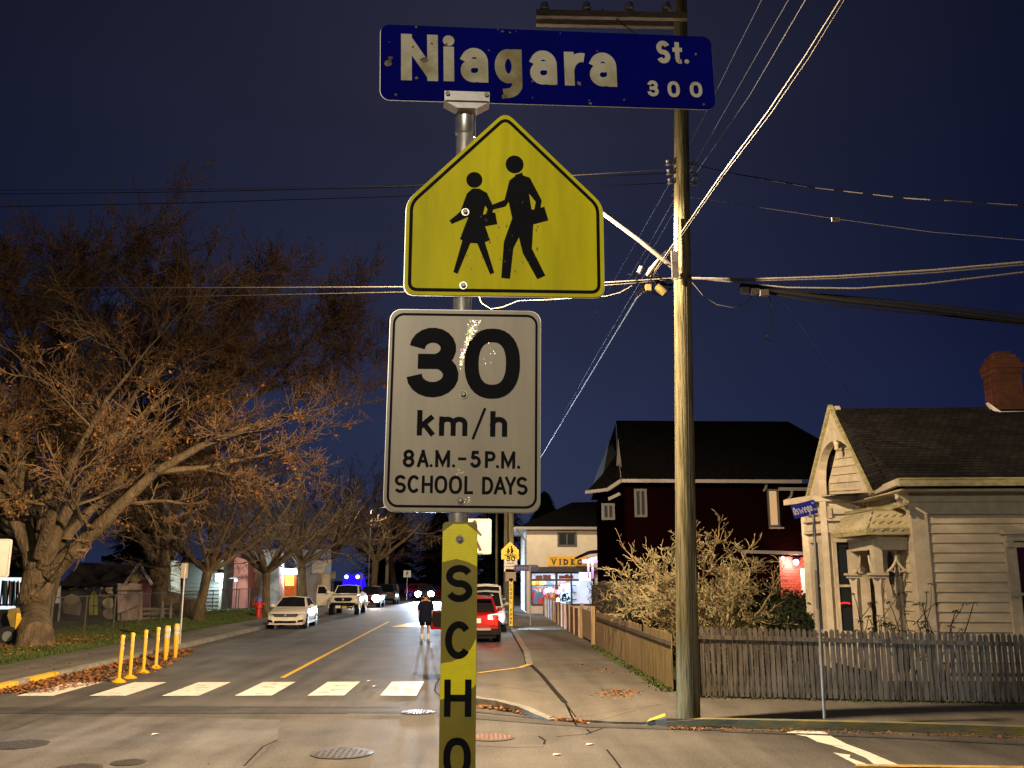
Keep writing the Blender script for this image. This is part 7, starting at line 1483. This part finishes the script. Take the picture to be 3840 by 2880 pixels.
def far_parts(t, hw):
    for s_ in (1, -1): MB().prism([(s_*.50, 2.29, .88), (s_*.50, 2.28, .98), (s_*.86, 2.16, 1.02), (s_*.90, 2.05, .96), (s_*.87, 2.15, .86)], (0, .035, 0)).build('tail_light', M_REDL, t); MB().box((s_*.70, 2.30, .60), (.20, .03, .20)).build('reversing_light', glow('reverse_glow', (.80, .85, 1), 18), t)
    MB().box((0, 2.27, .40), (1.5, .06, .16)).build('bumper', M_BLK, t); MB().box((0, 2.30, .80), (.36, .03, .17)).build('number_plate', M_PLATE, t)
BIG = dict(SUV); BIG['W'] = 1.9; BIG['cab'] = (-1.15, -.45, 1.75, 2.15, 1.08, 1.76, .84, .70)
car('parked_car', 'silver hatchback just ahead of the red SUV, its reversing light bright', 'car', (.22, 44.2, 0), math.pi+R(-1.5), M_CSILV, BIG, far_parts)
lamp_light('reverse_light', Vector((1.32, 41.75, .65)), 16, (.75, .85, 1), False, .1)
def plain_parts(t, hw):
    for s_ in (1, -1): MB().box((s_*.70, 2.28, .95), (.22, .05, .16)).build('tail_light', M_REDL, t)
    MB().box((0, 2.27, .42), (1.5, .06, .16)).build('bumper', M_BLK, t); MB().box((0, 2.31, .80), (.36, .03, .17)).build('number_plate', M_PLATE, t)
VAN = dict(BIG); VAN['cab'] = (-1.3, -.7, 1.9, 2.15, 1.10, 1.95, .86, .76)
car('parked_car', 'white van roof rising beyond the silver hatchback', 'van', (.28, 52.0, 0), math.pi, M_CWHITE, VAN, plain_parts)
car('parked_car', 'pale car farthest along the right kerb', 'car', (.30, 61.0, 0), math.pi, M_CSILV, VAN, plain_parts)
# cars with lights on
def beam_parts(col, s):
    def f(t, hw):
        for s_ in (1, -1): MB().ball((s_*.64, -2.20, .72), .30, 12, 8, (1.15, .5, .95)).build('headlight', glow('beam_%d' % s, col, s), t)  # balls oversized so their shape stands in for headlight glare
        MB().box((0, -2.26, .55), (1.0, .05, .25)).build('grille', M_BLK, t); MB().box((0, -2.29, .45), (.3, .02, .14)).build('number_plate', M_PLATE, t)
    return f
M_CDRED = mat('car_maroon', (.09, .012, .015), .3, coat=.4); M_CDARK = mat('car_dark', (.02, .018, .022), .3, coat=.4)
def spot(loc, to, w, col, ang, name='headlight_beam', rad=.12):
    l = bpy.data.lights.new(name, 'SPOT'); l.energy = w; l.color = col; l.spot_size = R(ang); l.spot_blend = .6; l.shadow_soft_size = rad; o = bpy.data.objects.new(name, l); COL.objects.link(o); o.location = loc; o.rotation_euler = (Vector(to)-Vector(loc)).to_track_quat('-Z', 'Y').to_euler(); return o
car('parked_car', 'dark red car at the left kerb with white headlights on', 'car', (-8.95, 78.6, 0), 0, M_CDRED, SUV, beam_parts((1, .90, .84), 40))
for s_ in (.64, -.64): spot((-8.95+s_, 76.1, .72), (-8.2+s_, 70, -.2), 300, (1, .82, .74), 62)
car('moving_car', 'oncoming car with dazzling blue white headlights down the street', 'car', (-5.7, 99.5, 0), 0, M_CDARK, SUV, beam_parts((.72, .85, 1), 90))
for s_ in (.64, -.64): spot((-5.7+s_, 97.0, .75), (-3.2+s_, 80, -.15), 60000, (.62, .78, 1), 30)
car('parked_car', 'dark SUV with red glow behind the headlights on the left kerb', 'car', (-8.7, 89.5, 0), math.pi, M_CDARK, BIG, plain_parts)
car('parked_car', 'red car side beside the far crosswalk sign', 'car', (-6.6, 112, 0), R(60), M_CRED, SUV, plain_parts)
# light thrown across the walk toward the red fence by a car nosed in at the kerb
spot((1.15, 41.9, .75), (3.9, 43.5, .05), 1100, (.65, .82, 1), 70)
car('parked_car', 'dark car waiting on the cross street beyond the left edge', 'car', (-21.5, 12.4, 0), R(90), M_CDARK, SUV, beam_parts((.72, .85, 1), 90))
for s_ in (.64, -.64): spot((-19.0, 12.4+s_, .72), (4.2, 16.6+s_*.3, .2), 9000, (.50, .76, 1), 7.5)
# ------------------------------------------------------------------ people
def person(name, label, P, loc, rz, skin, cloth, parts):
    t = thing(name, (0, 0, 0), label, 'person', 'people in the street')
    return t
M_SKIN = mat('skin', (.30, .16, .10), .6); M_NAVY = mat('navy_shirt', (.006, .008, .018), .95, .3, 8, spec=.04); M_SHORT = mat('black_shorts', (.004, .004, .005), .95, spec=.04); M_SOCK = mat('white_sock', (.6, .56, .5), .8); M_SHOE = mat('pale_shoe', (.34, .28, .20), .7); M_HAIR = mat('dark_hair', (.010, .008, .007), .7)
def skinned(name, m, verts, edges, radii, parent, lvl=2):
    me = bpy.data.meshes.new(name); me.from_pydata([tuple(v) for v in verts], edges, []); me.update(); o = bpy.data.objects.new(name, me); COL.objects.link(o); o.parent = parent; me.materials.append(m)
    md = o.modifiers.new('skin', 'SKIN'); sv = me.skin_vertices[0].data
    for i, r_ in enumerate(radii): sv[i].radius = (r_, r_) if not hasattr(r_, '__len__') else r_
    sv[0].use_root = True; md.use_smooth_shade = True; s = o.modifiers.new('sub', 'SUBSURF'); s.levels = lvl; s.render_levels = lvl; return o
def figure(label, loc, rz, shirt=M_NAVY, shorts=M_SHORT, stance=.11, leg_skin=True, sc=1.0, longleg=None, hand=True):
    t = thing('person', (0, 0, 0), label, 'person', 'people in the street')
    V_ = [(0, 0, .96), (0, .0, 1.12), (0, 0, 1.30), (0, .01, 1.43), (0, .0, 1.50), (0, -.015, 1.58), (0, -.015, 1.68), (0, 0, 1.735)]; E = [(i, i+1) for i in range(7)]; Rd = [(.155, .105), (.14, .10), (.165, .11), (.13, .09), (.055, .055), (.075, .085), (.085, .095), (.05, .06)]
    for s_ in (1, -1):
        n = len(V_); V_ += [(s_*.10, 0, .90), (s_*(stance+.0), -.01, .50), (s_*stance*1.05, .02, .28), (s_*stance*1.05, .03, .08), (s_*(stance*1.15), -.13, .035)]; E += [(0, n), (n, n+1), (n+1, n+2), (n+2, n+3), (n+3, n+4)]; Rd += [.085, .058, .055, .038, .034]
        n = len(V_); V_ += [(s_*.19, .0, 1.41), (s_*.245, .03, 1.14), (s_*.235, -.05, .90), (s_*.23, -.075, .83)]; E += [(3, n), (n, n+1), (n+1, n+2), (n+2, n+3)]; Rd += [.062, .046, .034, .036]
        w = n+3
        for k, (dx, dz, L_) in enumerate(((-.022, 0, .075), (-.008, 0, .085), (.008, 0, .08), (.022, 0, .062))):
            m = len(V_); V_ += [(s_*.23+dx*.3, -.075+dx, .775), (s_*.225+dx*.3, -.085+dx, .775-L_)]; E += [(w, m), (m, m+1)]; Rd += [.0095, .008]
        m = len(V_); V_ += [(s_*.20, -.105, .80), (s_*.195, -.115, .755)]; E += [(w, m), (m, m+1)]; Rd += [.011, .009]
    skinned('body', M_SKIN, V_, E, Rd, t, 1)
    # shirt: loose, hanging to mid thigh
    prof = [(1.47, .09, .08), (1.43, .185, .115), (1.36, .225, .135), (1.2, .225, .145), (1.0, .235, .15), (.80, .245, .155), (.70, .25, .158)]
    n = 18; b = MB(); vs = [(a*math.cos(2*math.pi*k/n), c_*math.sin(2*math.pi*k/n), z) for z, a, c_ in prof for k in range(n)]; b.add(vs, [((i+1)*n+k, (i+1)*n+(k+1) % n, i*n+(k+1) % n, i*n+k) for i in range(len(prof)-1) for k in range(n)], True); b.add(vs[:n], [tuple(range(n))]); b.add(vs[-n:], [tuple(range(n))[::-1]]); b.build('shirt', shirt, t)
    for s_ in (1, -1): MB().tube([(s_*.17, 0, 1.42), (s_*.215, .012, 1.28), (s_*.245, .03, 1.10)], [.075, .078, .07], 10).build('sleeve', shirt, t)
    b = MB()
    for s_ in (1, -1): b.tube([(s_*.095, 0, .95), (s_*.11, 0, .75), (s_*.118, -.005, .56 if longleg is None else .10)], [.115, .115, .11 if longleg is None else .075], 12)
    b.build('trousers' if longleg else 'shorts', longleg or shorts, t)
    for s_ in (1, -1):
        x_ = s_*stance*1.05
        if not longleg: MB().tube([(x_, .025, .06), (x_, .022, .26)], [.048, .056], 10).build('sock', M_SOCK, t)
        b = MB(); b.ball((x_+s_*.01, -.06, .05), 1, 12, 8, (.052, .14, .05)); b.box((x_+s_*.01, -.06, .012), (.095, .27, .022)); b.build('shoe', M_SHOE, t)
    b = MB(); b.ball((0, .008, 1.675), 1, 14, 10, (.092, .108, .105)); b.build('hair', M_HAIR, t)
    for s_ in (1, -1): MB().ball((s_*.088, -.01, 1.635), 1, 8, 6, (.014, .026, .034)).build('ear', M_SKIN, t)
    b = MB(); b.tube([(0, -.105, 1.655), (0, -.125, 1.625), (0, -.105, 1.615)], [.010, .017, .012], 8); b.build('nose', M_SKIN, t); b = MB(); b.box((0, -.100, 1.59), (.045, .012, .008)); b.build('mouth', mat('lips', (.25, .08, .07), .5), t)
    for s_ in (1, -1): MB().ball((s_*.034, -.096, 1.665), .011, 8, 6).build('eye', mat('eye_dark', (.02, .015, .012), .2), t)
    t.location = loc; t.rotation_euler = (0, 0, rz); t.scale = (sc, sc, sc); return t
pl = GV(918, 1384, 0); figure('person with back turned, navy shirt and white socks, by the open red door', (pl.x, pl.y, 0), math.pi+R(8), sc=1.02)
figure('dark dressed person standing behind the far headlights at the left', (S(1475, 2200, 100).x, 100, 0), R(30), M_CDARK, longleg=M_SHORT)
figure('distant person by the red car near the far crosswalk sign', (S(1490, 2200, 104).x, 104, 0), R(-60), mat('grey_coat', (.16, .12, .14), .9), longleg=M_SHORT)
